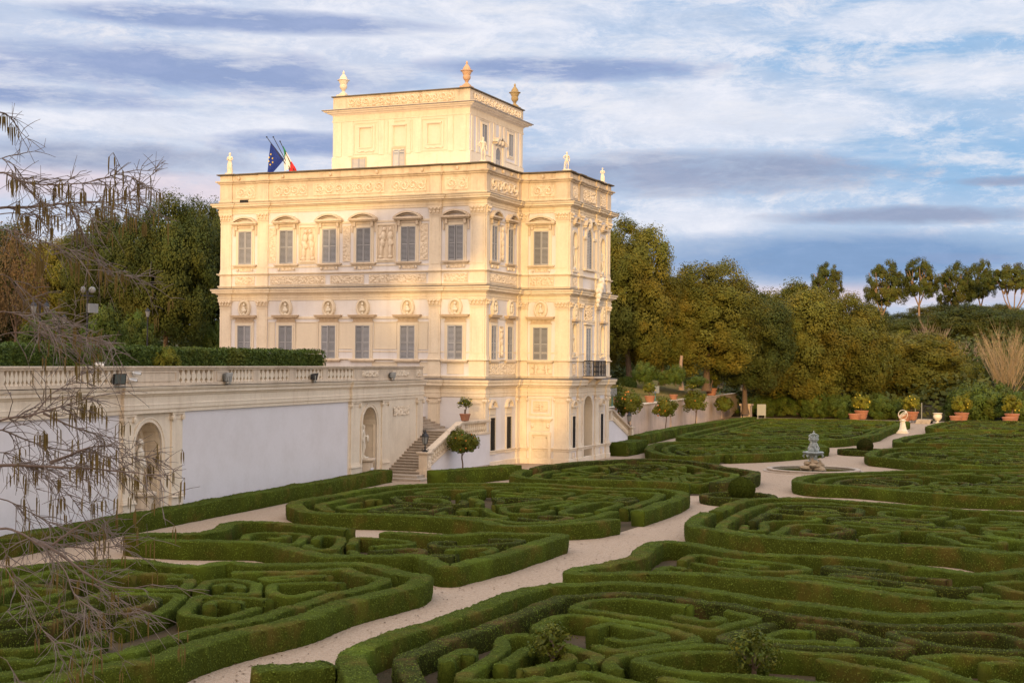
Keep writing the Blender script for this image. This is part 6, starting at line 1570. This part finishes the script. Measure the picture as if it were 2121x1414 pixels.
def pine(label, cx, top, hw, X, zb, forks, kind='pine', lean=0.):
    q = atX(cx, top, X); D = np.linalg.norm(q-CAM); H = q[2]-zb; R_ = hw/F_PX*D
    var, r1, h1 = TREES[kind]; t = thing('pine_tree', label, 'pine', (q[0], q[1], zb), 0, PG)
    c = part('crown', var[int(cx) % len(var)][0], None, t, rz=rng.uniform(0, 6)); c.scale = (R_/r1, R_/r1, H/h1)
    mb = MB(); lat = np.array([math.sin(YAW), -math.cos(YAW), 0]); fwv = np.array([math.cos(YAW), math.sin(YAW), 0])
    b = -lat*lean*R_
    f0 = b*.45+np.array([0, 0, H*.42]); mb.tube([b+[0, 0, -1], b*.8+[0, 0, H*.2], f0], [.30, .25, .20], 8)
    for k in range(forks):
        s = (k+.5)/forks*2-1; e = f0+lat*s*R_*.75+fwv*rng.uniform(-.4, .4)*R_; e[2] = H*.8
        mb.tube([f0, f0*.5+e*.5+np.array([0, 0, -H*.03])+lat*s*.3, e], [.15, .11, .07], 6)
        for j in range(3): 
            g = e+lat*rng.uniform(-1, 1)*R_*.35+fwv*rng.uniform(-1, 1)*R_*.4; g[2] = H*.9; mb.tube([f0*.35+e*.65, g], [.14, .06], 5)
    part('trunk', mb, M['barkpine'], t, world=False, smooth=True)
pine('lone umbrella pine standing apart on the left of the ridge', 1713, 550, 33, 300, 12, 3, 'pinetall')
pine('leaning pine whose long pale trunk slants to the left', 1836, 547, 40, 285, 9, 3, 'pinetall', .45)
pine('tall pine with a rounded crown and one straight pale trunk', 1904, 540, 34, 290, 12, 3, 'pinetall')
pine('pine with a wide forked trunk, second group from the right', 1983, 549, 40, 292, 10, 4, 'pinetall')
pine('brownish pine leaning on the wide forked one', 2032, 544, 28, 300, 12, 2, 'pinetall')
pine('broad umbrella pine at the right edge of the photo', 2100, 553, 56, 286, 10, 5, 'pine')
# bare trees
def bare_tree(label, cx, base_py, top, hw, X, zb, stems, mat, group='leafless trees on the slope', thick=.1, fan=1., n2=7, name='bare_tree'):
    q = atX(cx, 800, X); D = np.linalg.norm(q-CAM); H = atX(cx, top, X)[2]-zb; R_ = hw/F_PX*D; mb = MB(); rg = np.random.default_rng(int(cx))
    t = thing(name, label, 'tree', (q[0], q[1], zb), 0, group); tm = MB()
    for k in range(stems):
        a = rg.uniform(0, 2*PI); sp = R_*math.sqrt(rg.uniform(.02, 1))*fan; hh = H*rg.uniform(.75, 1.)*(1-.25*(sp/R_)**2)
        s = np.linspace(0, 1, 7); b0 = np.array([math.cos(a), math.sin(a), 0])*rg.uniform(0, .5)
        P = np.stack([b0[0]+math.cos(a)*sp*s**1.25+rg.normal(0, .12, 7)*s, b0[1]+math.sin(a)*sp*s**1.25+rg.normal(0, .12, 7)*s, hh*s**.9], -1)
        (tm if k < 6 else mb).tube(P, thick*(1-.85*s), 5)
        for j in range(n2):
            i = rg.integers(2, 6); aa = a+rg.normal(0, .9); L = H*rg.uniform(.12, .3); b = P[i]
            mb.tube([b, b+np.array([math.cos(aa)*L*.3, math.sin(aa)*L*.3, L*.55]), b+np.array([math.cos(aa)*L*.5, math.sin(aa)*L*.5, L])], [thick*.35, thick*.22, thick*.1], 4)
    part('branches', mb, M[mat], t, world=False); part('stems', tm, M[mat], t, world=False)
bare_tree('tall pale leafless tree fanning out at the right edge', 2085, 810, 668, 66, 200, 1, 34, 'palewood', thick=.042, n2=26)
bare_tree('brown leafless crown below the pine with the straight trunk', 1925, 720, 664, 36, 240, 5, 22, 'bluegrey', thick=.09, n2=14)
bare_tree('brown leafless crown between the bushy oak and the bare pale tree', 1998, 740, 705, 32, 225, 4, 20, 'bluegrey', thick=.09, n2=14)
bare_tree('brown leafless crown left above the bushy oak', 1832, 730, 695, 30, 228, 4, 18, 'bluegrey', thick=.09, n2=14)
bare_tree('faint leafless twigs on the ridge right of the lone pine', 1752, 640, 600, 30, 320, 12, 16, 'bluegrey', thick=.1, n2=10)
# evergreen bushes along the far end
def end_bush(label, cx, top, hw, X, kind='bush'): tree_px(kind, 'bush', label, cx, top, hw, X, -.2, 'evergreen bushes at the far end of the garden', 'bush')
for i, (cx, top, hw, lb) in enumerate(((1580, 822, 34, 'dark bush behind the pale cabinet'), (1632, 816, 36, 'dark bush along the far end, left of the yellow flecked one'), (1690, 812, 36, 'yellow flecked bush along the far end left of the lemon pots'), (1742, 820, 34, 'bush directly behind the left pair of lemon pots'),
                                       (1824, 818, 30, 'rounded bush between the lemon pots and the sundial'), (1868, 826, 24, 'bush behind the sundial sphere'), (1990, 812, 34, 'glossy bush left of the big rounded one at the right'), (2040, 797, 58, 'big rounded glossy bush at the right end'), (2112, 815, 40, 'glossy bush cut by the right edge'))):
    end_bush(lb, cx, top, hw, 186.5 if i != 1 else 188)
leafy_hedge('hedge', 'dark shaded hedge closing the far end of the garden', atX(1540, 860, 189), atX(1885, 860, 191), -.2, 2.6, 2., 9000, .14, 'laurel', HG)
for k, (cx, top, hw) in enumerate(((1378, 768, 15), (1400, 758, 18), (1446, 780, 18), (1335, 752, 24))):
    tree_px('bush', 'bush', ['low shrub on the lawn in front of the bare trunk', 'leafy shrub under the broad oak left of the bare trunk', 'shrub at the right end of the lawn behind the green post', 'shrub below the tallest oak at the top of the lawn'][k], cx, top, hw, 150, 4.6, 'shrubs round the lawn', 'bush')
tm = trunk_mb(3.4, .22, .16, (.15, .1), 0, .8, 1.5, 5); q = atX(1411, 812, 152.); t = thing('tree_trunk', 'pale bare tree trunk standing at the back of the lawn', 'tree trunk', (q[0], q[1], 4.4)); part('trunk', tm, M['barkpine'], t, world=False, smooth=True)
# left side, on the terrace
LG = 'dark evergreen trees left of the villa'
tree_px('dark', 'evergreen_tree', 'dense evergreen tree against the left side of the villa', 425, 432, 80, 118, 5.5, LG, v=1)
tree_px('dark', 'evergreen_tree', 'big dark evergreen with a visible trunk between two lamp posts', 348, 422, 96, 108, 5.5, LG, v=0)
tree_px('dark', 'evergreen_tree', 'evergreen tree behind the floodlight lamp post', 236, 458, 98, 112, 5.5, LG, v=1)
tree_px('oak', 'evergreen_tree', 'olive coloured evergreen half covered by the bare branches', 138, 490, 88, 120, 5.5, LG, v=0)
tree_px('dark', 'evergreen_tree', 'evergreen at the left edge behind the orange autumn tree', 20, 475, 100, 122, 5.5, LG, v=0)
tree_px('dark', 'evergreen_tree', 'dark evergreen just outside the left edge', -110, 450, 80, 110, 5.5, LG, v=1)
tree_px('autumn', 'autumn_tree', 'orange brown autumn tree at the left edge', 36, 470, 60, 92, 5.5, LG, 'tree')
tree_px('bush', 'bush', 'yellowish bush below the floodlight lamp post', 215, 640, 45, 90, 5.5, 'bushes under the terrace trees', 'bush')
tree_px('bush', 'bush', 'dark bush beside the black lamp post', 285, 655, 40, 98, 5.5, 'bushes under the terrace trees', 'bush')
tree_px('bush', 'bush', 'dark shrub against the lattice wall', 438, 672, 24, 112, 5.5, 'bushes under the terrace trees', 'bush')
tree_px('bush', 'bush', 'dark bush at the far left under the lanterns', 100, 655, 55, 88, 5.5, 'bushes under the terrace trees', 'bush')
# ground cover of the wood behind
mb = MB(); N_ = 60000
xx = rng.uniform(188, 330, N_); yy = rng.uniform(2, 105, N_); zz_ = np.array([hillz(a, b) for a, b in zip(xx, yy)])+rng.random(N_)*3.2*(1+.6*np.sin(xx*.3)*np.cos(yy*.35))
cards(mb, np.column_stack([xx, yy, zz_]), .42*(.6+.8*rng.random(N_)), np.array([[-.4, -.2, .8]]), np.repeat(.6+.6*rng.random((N_, 1)), 3, 1))
N_ = 26000; xx = rng.uniform(135, 200, N_); yy = 56+rng.random(N_)*26+(xx-135)*.05; zz_ = 3.5+rng.random(N_)*5.5
cards(mb, np.column_stack([xx, yy, zz_]), .34*(.6+.8*rng.random(N_)), np.array([[-.4, -.5, .5]]), np.repeat(.6+.6*rng.random((N_, 1)), 3, 1))
N_ = 14000; xx = rng.uniform(118, 136, N_); yy = rng.uniform(66, 130, N_); zz_ = 5.5+rng.random(N_)*5.
cards(mb, np.column_stack([xx, yy, zz_]), .3*(.6+.8*rng.random(N_)), np.array([[-.5, -.3, .5]]), np.repeat(.6+.6*rng.random((N_, 1)), 3, 1))
o = solo('undergrowth', mb, M['dkoak'], 'dark woodland undergrowth behind the trees', 'undergrowth', colors=True); o['kind'] = 'stuff'

# ================================================================== BARE TREE WITH CATKINS (left, close to the viewer)
def catkin_tree():
    rg = np.random.default_rng(5); D0 = 13.
    base = atD(-330, 900, D0); t = thing('catkin_tree', 'leafless tree with hanging brown catkins reaching in from the left edge', 'tree', (base[0], base[1], 0), 0)
    tb = MB(); tp_ = [np.array([base[0]+.1*math.sin(z), base[1]+.1*math.cos(z), z]) for z in np.linspace(-.3, 11.5, 10)]
    tb.tube(tp_, np.linspace(.30, .09, 10), 12); part('trunk', tb, M['bark'], t, smooth=True)
    def trunk_at(z): return np.array([base[0]+.1*math.sin(z), base[1]+.1*math.cos(z), z])
    B = [  # photo outline of each bough, distance offset, thickness
        ([(0, 345), (34, 370), (126, 377), (206, 368), (229, 353), (262, 366)], -.6, .022), ([(0, 427), (57, 429), (153, 417), (244, 417), (290, 387), (324, 356)], .4, .028),
        ([(20, 440), (120, 452), (215, 430), (300, 425)], 1.2, .014), ([(0, 467), (57, 492), (115, 507), (145, 517)], -.2, .02), ([(145, 430), (164, 463), (183, 517), (206, 551), (244, 570), (282, 578)], .8, .014),
        ([(0, 322), (31, 345), (60, 400)], .2, .016), ([(-20, 222), (10, 226), (24, 236), (30, 246)], .2, .012),
        ([(0, 640), (60, 656), (115, 677), (172, 692), (229, 693)], -.5, .016), ([(0, 690), (70, 690), (150, 705), (190, 715)], .2, .013), ([(0, 560), (40, 590), (90, 640), (150, 668)], .7, .014),
        ([(0, 871), (69, 864), (103, 852), (158, 837), (198, 821), (236, 813)], .0, .032), ([(60, 866), (92, 836), (103, 815), (140, 800), (165, 778)], .3, .012),
        ([(0, 878), (30, 896), (69, 910), (119, 924), (178, 926), (238, 941), (300, 931), (330, 945)], .6, .020), ([(0, 958), (79, 959), (111, 960), (178, 963), (238, 965), (300, 972), (330, 985)], -.3, .036),
        ([(105, 957), (139, 946), (168, 933), (215, 925)], -.3, .022), ([(90, 855), (130, 875), (170, 890), (215, 905)], .4, .016), ([(0, 930), (60, 960), (120, 1000), (165, 1050), (180, 1085)], .9, .016),
        ([(0, 1023), (82, 1062), (135, 1088), (185, 1098), (231, 1101)], .2, .018), ([(0, 1092), (33, 1102), (66, 1120), (105, 1150), (142, 1198), (145, 1231), (198, 1270), (231, 1280), (297, 1270)], -.4, .026),
        ([(66, 1115), (115, 1138), (165, 1178), (214, 1211), (264, 1221), (313, 1214)], -.2, .022), ([(109, 1128), (158, 1089), (185, 1072), (225, 1068)], -.2, .015), ([(66, 1118), (178, 1138), (231, 1135), (274, 1122)], .3, .014),
        ([(0, 1160), (30, 1220), (70, 1290), (105, 1330)], -.6, .014), ([(0, 1110), (20, 1180), (60, 1230), (120, 1260), (200, 1300)], .5, .015), ([(0, 1350), (20, 1375), (40, 1410)], .1, .012), ([(142, 1200), (200, 1210), (250, 1240), (290, 1262)], 0., .014), ([(175, 1272), (200, 1320), (185, 1352)], -.3, .010)]
    cat = MB(); tips = []
    def catkins(p, k):
        for _ in range(k):
            L = rg.uniform(.07, .17); a = rg.uniform(0, 6.28); r_ = rg.uniform(.004, .0075); o = np.array([math.cos(a), math.sin(a), 0])*rg.uniform(.005, .035)
            q = [p, p+o+[0, 0, -.03], p+o*1.2+[0, 0, -.04], p+o*1.3+[0, 0, -.04-L*.5], p+o*1.3+[0, 0, -.04-L]]
            cat.tube(q, [.002, .002, r_, r_*1.05, r_*.4], 5)
    for bi, (pl, dd, th_) in enumerate(B):
        D = D0+dd*1.4; n = len(pl)
        pts = [atD(x, y, D+dd*.25*i+rg.normal(0, .03)) for i, (x, y) in enumerate(pl)]
        lead = []
        if pl[0][0] <= 20:
            z = float(np.clip(pts[0][2]-rg.uniform(.2, 1.2), .8, 11)); s = trunk_at(z); lead = [s, s*.5+pts[0]*.5+np.array([0, 0, -.12])]
        P = np.array(lead+pts); s = np.concatenate([[0], np.cumsum(np.linalg.norm(np.diff(P, axis=0), axis=1))]); m_ = max(12, int(s[-1]/.08)); tt = np.linspace(0, s[-1], m_)
        Q = np.stack([np.interp(tt, s, P[:, k]) for k in range(3)], -1)
        for _ in range(2): Q[1:-1] = (Q[:-2]+2*Q[1:-1]+Q[2:])/4
        Q += np.cumsum(rg.normal(0, .004, Q.shape), 0)*np.linspace(0, 1, m_)[:, None]
        rad = th_*(1.25-1.1*np.linspace(0, 1, m_))*.62 if lead else th_*(.8-.66*np.linspace(0, 1, m_))
        mb = MB(); mb.tube(Q, np.maximum(rad, .0035), 7)
        tw_ = MB(); length = s[-1]; st = s[len(lead)] if lead else 0.
        dirn = np.gradient(Q, axis=0); dirn /= np.linalg.norm(dirn, axis=1)[:, None]
        ntw = int((length-st)*(21 if pl[0][1] < 1050 else 12))
        for _ in range(ntw):
            f = rg.uniform(st, length)/length; i = min(m_-1, int(f*m_)); b = Q[i]; L = rg.uniform(.18, .62)*(1.15-.5*f)
            side_ = unit(1)[0]; d = dirn[i]*rg.uniform(.45, 1.0)+side_*.55+np.array([0, 0, rg.uniform(-.35, .15)]); d /= np.linalg.norm(d)
            k = 6; x = np.linspace(0, 1, k); bend = unit(1)[0]*.28*L
            q = b+d*(x*L)[:, None]+bend*(x**2)[:, None]+np.array([0, 0, -1.])*(L*.22*x**2)[:, None]; q += rg.normal(0, .011, q.shape)*x[:, None]
            tw_.tube(q, .0052*(1-.62*x), 4)
            for _ in range(rg.integers(2, 6)):
                j = rg.integers(1, k); L2 = rg.uniform(.06, .26); d2 = d*.8+unit(1)[0]*.7; d2 /= np.linalg.norm(d2); x2 = np.linspace(0, 1, 4)
                q2 = q[j]+d2*(x2*L2)[:, None]+np.array([0, 0, -1.])*(L2*.15*x2**2)[:, None]; tw_.tube(q2, .0034*(1-.5*x2), 4)
                if rg.random() < .10: catkins(q2[-1], rg.integers(1, 4))
            tips.append(q[-1]); tips.append(q[3])
            if rg.random() < .16: catkins(q[-1], rg.integers(1, 5))
        bo = part('bough', mb, M['bough'], t, smooth=True)
        part('twigs', tw_, M['twig'], bo)
    # extra bunches where the photo shows them
    for x, y in ((165, 390), (120, 400), (215, 392), (232, 400), (264, 392), (270, 385), (323, 395), (330, 400), (190, 440), (262, 440), (300, 470), (60, 450), (95, 460), (115, 475), (40, 440), (70, 470), (20, 262), (8, 252), (28, 268), (12, 350), (18, 390), (176, 850), (182, 862), (195, 856), (208, 852), (160, 860), (172, 945), (180, 958), (198, 975), (310, 962), (320, 968), (332, 950), (318, 990), (295, 1000), (280, 1010), (262, 995), (252, 990), (115, 860), (90, 900), (100, 905), (45, 1050), (60, 1058), (130, 1040), (200, 1045), (215, 1050), (75, 530), (150, 540), (215, 560), (240, 565), (262, 555), (95, 545)):
        v = np.array(tips)-CAM; dp = v@fw; ex = np.abs(1060.5+F_PX*(v@rt)/dp-x)+np.abs(707-F_PX*(v@up)/dp-(y-12)); k = int(ex.argmin())
        catkins(tips[k], rg.integers(4, 9))
    part('catkins', cat, M['catkin'], t)
catkin_tree()

# ================================================================== TREES BEHIND THE VIEWER (they throw the evening shade over the garden)
SUN_EL, SUN_AZ = R(6.5), R(16.0)           # sun stands low behind the viewer; azimuth offset from -X towards -Y
TE, TA = math.tan(SUN_EL), math.tan(SUN_AZ)
BG = 'tall trees behind the viewer'
def shade_tree(yf, zf, R_, X=-48., k='shade'):
    d = (X0-X); return tree(k, 'evergreen_tree', 'tall evergreen tree behind the viewer across the garden', (X, yf-d*TA, 0), R_, zf+d*TE/math.cos(SUN_AZ), BG)
for yf, zf, R_ in ((-58, 8, 7.5), (-47, 7.5, 7), (-36, 9, 7.5), (-25, 8, 7), (-14, 9, 7), (-4, 7.5, 7), (6, 8.8, 6.5), (16, 7.5, 6.5), (24.5, 8, 5.5), (30.6, 7., 3.4), (42.5, 9.5, 4.6), (48.0, 11.5, 4.8), (53.5, 13.0, 5), (60, 12.5, 5), (68, 13, 6), (78, 12, 7), (90, 13, 7)):
    shade_tree(yf, zf, R_, -48+6*math.sin(yf))
for yf, zf, R_ in ((-50, 6.5, 8), (-30, 7, 8), (-10, 6, 8), (10, 6.5, 8), (26.5, 5, 6), (57, 9, 8), (74, 9, 8)): shade_tree(yf, zf, R_, -66)
shade_tree(34.8, -1.2, 4.2, -52); shade_tree(38.5, 1.5, 2.5, -52); shade_tree(-70, 8, 8); shade_tree(-84, 8, 9); shade_tree(50.5, 8.5, 5, -30); shade_tree(43.6, 8.0, 3.6, -34)
d_ = X0+20; tree('shadepine', 'pine_tree', 'tall umbrella pine behind the viewer across the garden', (-20., 42.6-d_*TA, 0), 4.6, 17.4+d_*TE/math.cos(SUN_AZ), BG)
tree('shadepine', 'pine_tree', 'tall umbrella pine behind the viewer across the garden', (-26., 47.4-(X0+26)*TA, 0), 3.0, 15.6+(X0+26)*TE/math.cos(SUN_AZ), BG)

# ================================================================== SKY, SUN, CAMERA
W = bpy.data.worlds.new('World'); SC.world = W; W.use_nodes = True
t = NT(W.node_tree); bgn = t.n['Background']; bgn.inputs['Strength'].default_value = .1
sky = t.new('ShaderNodeTexSky'); sky.sky_type = 'NISHITA'; sky.sun_disc = False; sky.sun_elevation = SUN_EL
sdir = np.array([-math.cos(SUN_AZ)*math.cos(SUN_EL), -math.sin(SUN_AZ)*math.cos(SUN_EL), math.sin(SUN_EL)])
sky.sun_rotation = math.atan2(sdir[0], sdir[1])
tc = t.new('ShaderNodeTexCoord'); dv = tc.outputs['Generated']; sp = t.new('ShaderNodeSeparateXYZ'); t.link(dv, sp.inputs[0])
az = t.m('SUBTRACT', t.m('ARCTAN2', sp.outputs[1], sp.outputs[0]), YAW); el = t.m('ARCSINE', sp.outputs[2])
cb = t.new('ShaderNodeCombineXYZ'); t.link(az, cb.inputs[0]); t.link(el, cb.inputs[1]); uv = cb.outputs[0]
def nz(scale, sx, sy, det=6, rough=.6, off=0.):
    mp = t.new('ShaderNodeMapping'); mp.inputs['Scale'].default_value = (sx, sy, 1); mp.inputs['Location'].default_value = (off, off*.7, off*.3); mp.inputs['Rotation'].default_value = (0, 0, R(-5)); t.link(uv, mp.inputs[0])
    n = t.new('ShaderNodeTexNoise'); n.inputs['Scale'].default_value = scale; n.inputs['Detail'].default_value = det; n.inputs['Roughness'].default_value = rough; n.inputs['Distortion'].default_value = .3
    t.link(mp.outputs[0], n.inputs['Vector']); return n.outputs['Fac']
wn = nz(5., 1.6, 5.2, 8, .66, 3.1); wn2 = nz(10., 1.7, 4.6, 10, .74, 7.7); wn3 = nz(3., 1.1, 3.6, 8, .66, 1.3)
HY = 738.
def blob(px, py, hx, hy, soft=1., wob=1.5):
    """cloud bank in sky angles with ragged edges"""
    a = (1060.5-px)/F_PX; e = (HY-py)/F_PX
    dx = t.m('DIVIDE', t.m('SUBTRACT', az, a), hx/F_PX); dy = t.m('DIVIDE', t.m('SUBTRACT', el, e), hy/F_PX)
    r2 = t.m('ADD', t.m('MULTIPLY', dx, dx), t.m('MULTIPLY', dy, dy))
    k = t.m('ADD', t.m('SUBTRACT', 1., r2), t.m('MULTIPLY', t.m('SUBTRACT', t.m('ADD', t.m('MULTIPLY', wn, .6), t.m('MULTIPLY', wn2, .4)), .5), wob*3.2))
    return t.ramp(k, -.2*soft, .8*soft)
def mx(L):
    o = L[0]
    for q in L[1:]: o = t.m('MAXIMUM', o, q)
    return o
def lin(r, g, b_, k=10.): return tuple((((c/255+.055)/1.055)**2.4)*k for c in (r, g, b_))
xr = t.ramp(az, .10, -.36)       # 0 at the left of the view, 1 towards the right
clear = t.mix(xr, lin(186, 205, 238), lin(142, 190, 236)); hz = t.ramp(el, .10, .0)
clear = t.mix(t.m('MULTIPLY', hz, .55), clear, lin(214, 205, 220))
nish = t.mix(.12, clear, sky.outputs[0])
white = lin(222, 226, 240); base = t.mix(t.m('MULTIPLY', t.ramp(wn3, .40, .62), t.m('SUBTRACT', .80, t.m('MULTIPLY', xr, .35))), nish, white)
base = t.mix(t.m('MULTIPLY', t.ramp(wn2, .49, .63), .6), base, lin(244, 239, 240))
wh = mx([blob(1050, 55, 620, 85), blob(1500, 240, 420, 75), blob(300, 265, 420, 40), blob(1900, 60, 300, 40), blob(2000, 170, 240, 45), blob(120, 30, 160, 30), blob(1450, 440, 200, 40)])
base = t.mix(t.m('MULTIPLY', wh, .7), base, lin(236, 238, 248))
pk = mx([blob(220, 395, 420, 40), blob(1800, 600, 420, 26), blob(1950, 528, 120, 12)]); base = t.mix(t.m('MULTIPLY', pk, .8), base, lin(226, 212, 222))
db = mx([blob(330, 165, 560, 52), blob(150, 228, 300, 26), blob(1150, 138, 330, 28), blob(560, 60, 420, 24), blob(700, 300, 300, 26)]); base = t.mix(t.m('MULTIPLY', db, .85), base, lin(140, 160, 204))
sl = mx([blob(1420, 352, 460, 48), blob(250, 340, 330, 34), blob(1890, 442, 320, 20), blob(2080, 378, 160, 12)]); base = t.mix(t.m('MULTIPLY', sl, .85), base, lin(152, 163, 192))
bl = mx([blob(1760, 525, 520, 58, 1., .8)]); base = t.mix(t.m('MULTIPLY', bl, .88), base, lin(122, 156, 200))
fine_ = t.m('ADD', .84, t.m('MULTIPLY', wn2, .33)); base = t.mix(1., base, t.mix(1, (1, 1, 1), fine_, 'MULTIPLY'), 'MULTIPLY')
mp_ = t.new('ShaderNodeMapping'); mp_.inputs['Rotation'].default_value = (0, 0, R(24)); mp_.inputs['Scale'].default_value = (2.2, 13., 1); t.link(uv, mp_.inputs[0])
n_ = t.new('ShaderNodeTexNoise'); n_.inputs['Scale'].default_value = 5.; n_.inputs['Detail'].default_value = 9; n_.inputs['Roughness'].default_value = .68; t.link(mp_.outputs[0], n_.inputs['Vector'])
base = t.mix(t.m('MULTIPLY', t.m('MULTIPLY', t.ramp(n_.outputs['Fac'], .50, .68), t.ramp(el, .10, .18)), .7), base, lin(240, 240, 246))
# the sky round the low sun, behind the viewer, is brighter and warmer
vd = t.new('ShaderNodeVectorMath'); vd.operation = 'DOT_PRODUCT'; t.link(dv, vd.inputs[0]); vd.inputs[1].default_value = tuple(sdir)
gl = t.ramp(vd.outputs['Value'], -.35, 1.)
base = t.mix(t.m('MULTIPLY', gl, .65), base, lin(255, 222, 184, 16.))
bright = t.m('ADD', t.m('ADD', 1., t.m('MULTIPLY', gl, .42)), t.m('MULTIPLY', t.ramp(el, .28, 1.0), 1.0)); base = t.mix(1., base, t.mix(1, (1, 1, 1), bright, 'MULTIPLY'), 'MULTIPLY')
t.link(base, bgn.inputs['Color'])
ld = bpy.data.lights.new('Sun', 'SUN'); ld.energy = 3.1; ld.angle = R(.8); ld.color = (1., .665, .27)
lo_ = bpy.data.objects.new('Sun', ld); COL.objects.link(lo_)
from mathutils import Vector, Matrix
lo_.rotation_euler = Vector([float(-v) for v in sdir]).to_track_quat('-Z', 'Y').to_euler()
cd = bpy.data.cameras.new('Camera'); cam = bpy.data.objects.new('Camera', cd); COL.objects.link(cam)
cd.sensor_width = 36.; cd.lens = F_PX/2121*36; cd.clip_start = .2; cd.clip_end = 6000
m4 = Matrix([[*map(float, (rt[i], up[i], -fw[i])), float(CAM[i])] for i in range(3)]+[[0, 0, 0, 1]])
cam.matrix_world = m4
SC.camera = cam
SC.view_settings.view_transform = 'Standard'; SC.view_settings.look = 'None'; SC.view_settings.exposure = 0.; SC.view_settings.gamma = 1.
SC.cycles.max_bounces = 6; SC.cycles.diffuse_bounces = 3; SC.cycles.glossy_bounces = 2; SC.cycles.transmission_bounces = 2; SC.cycles.transparent_max_bounces = 4
SC.cycles.use_adaptive_sampling = True; SC.cycles.adaptive_threshold = .02
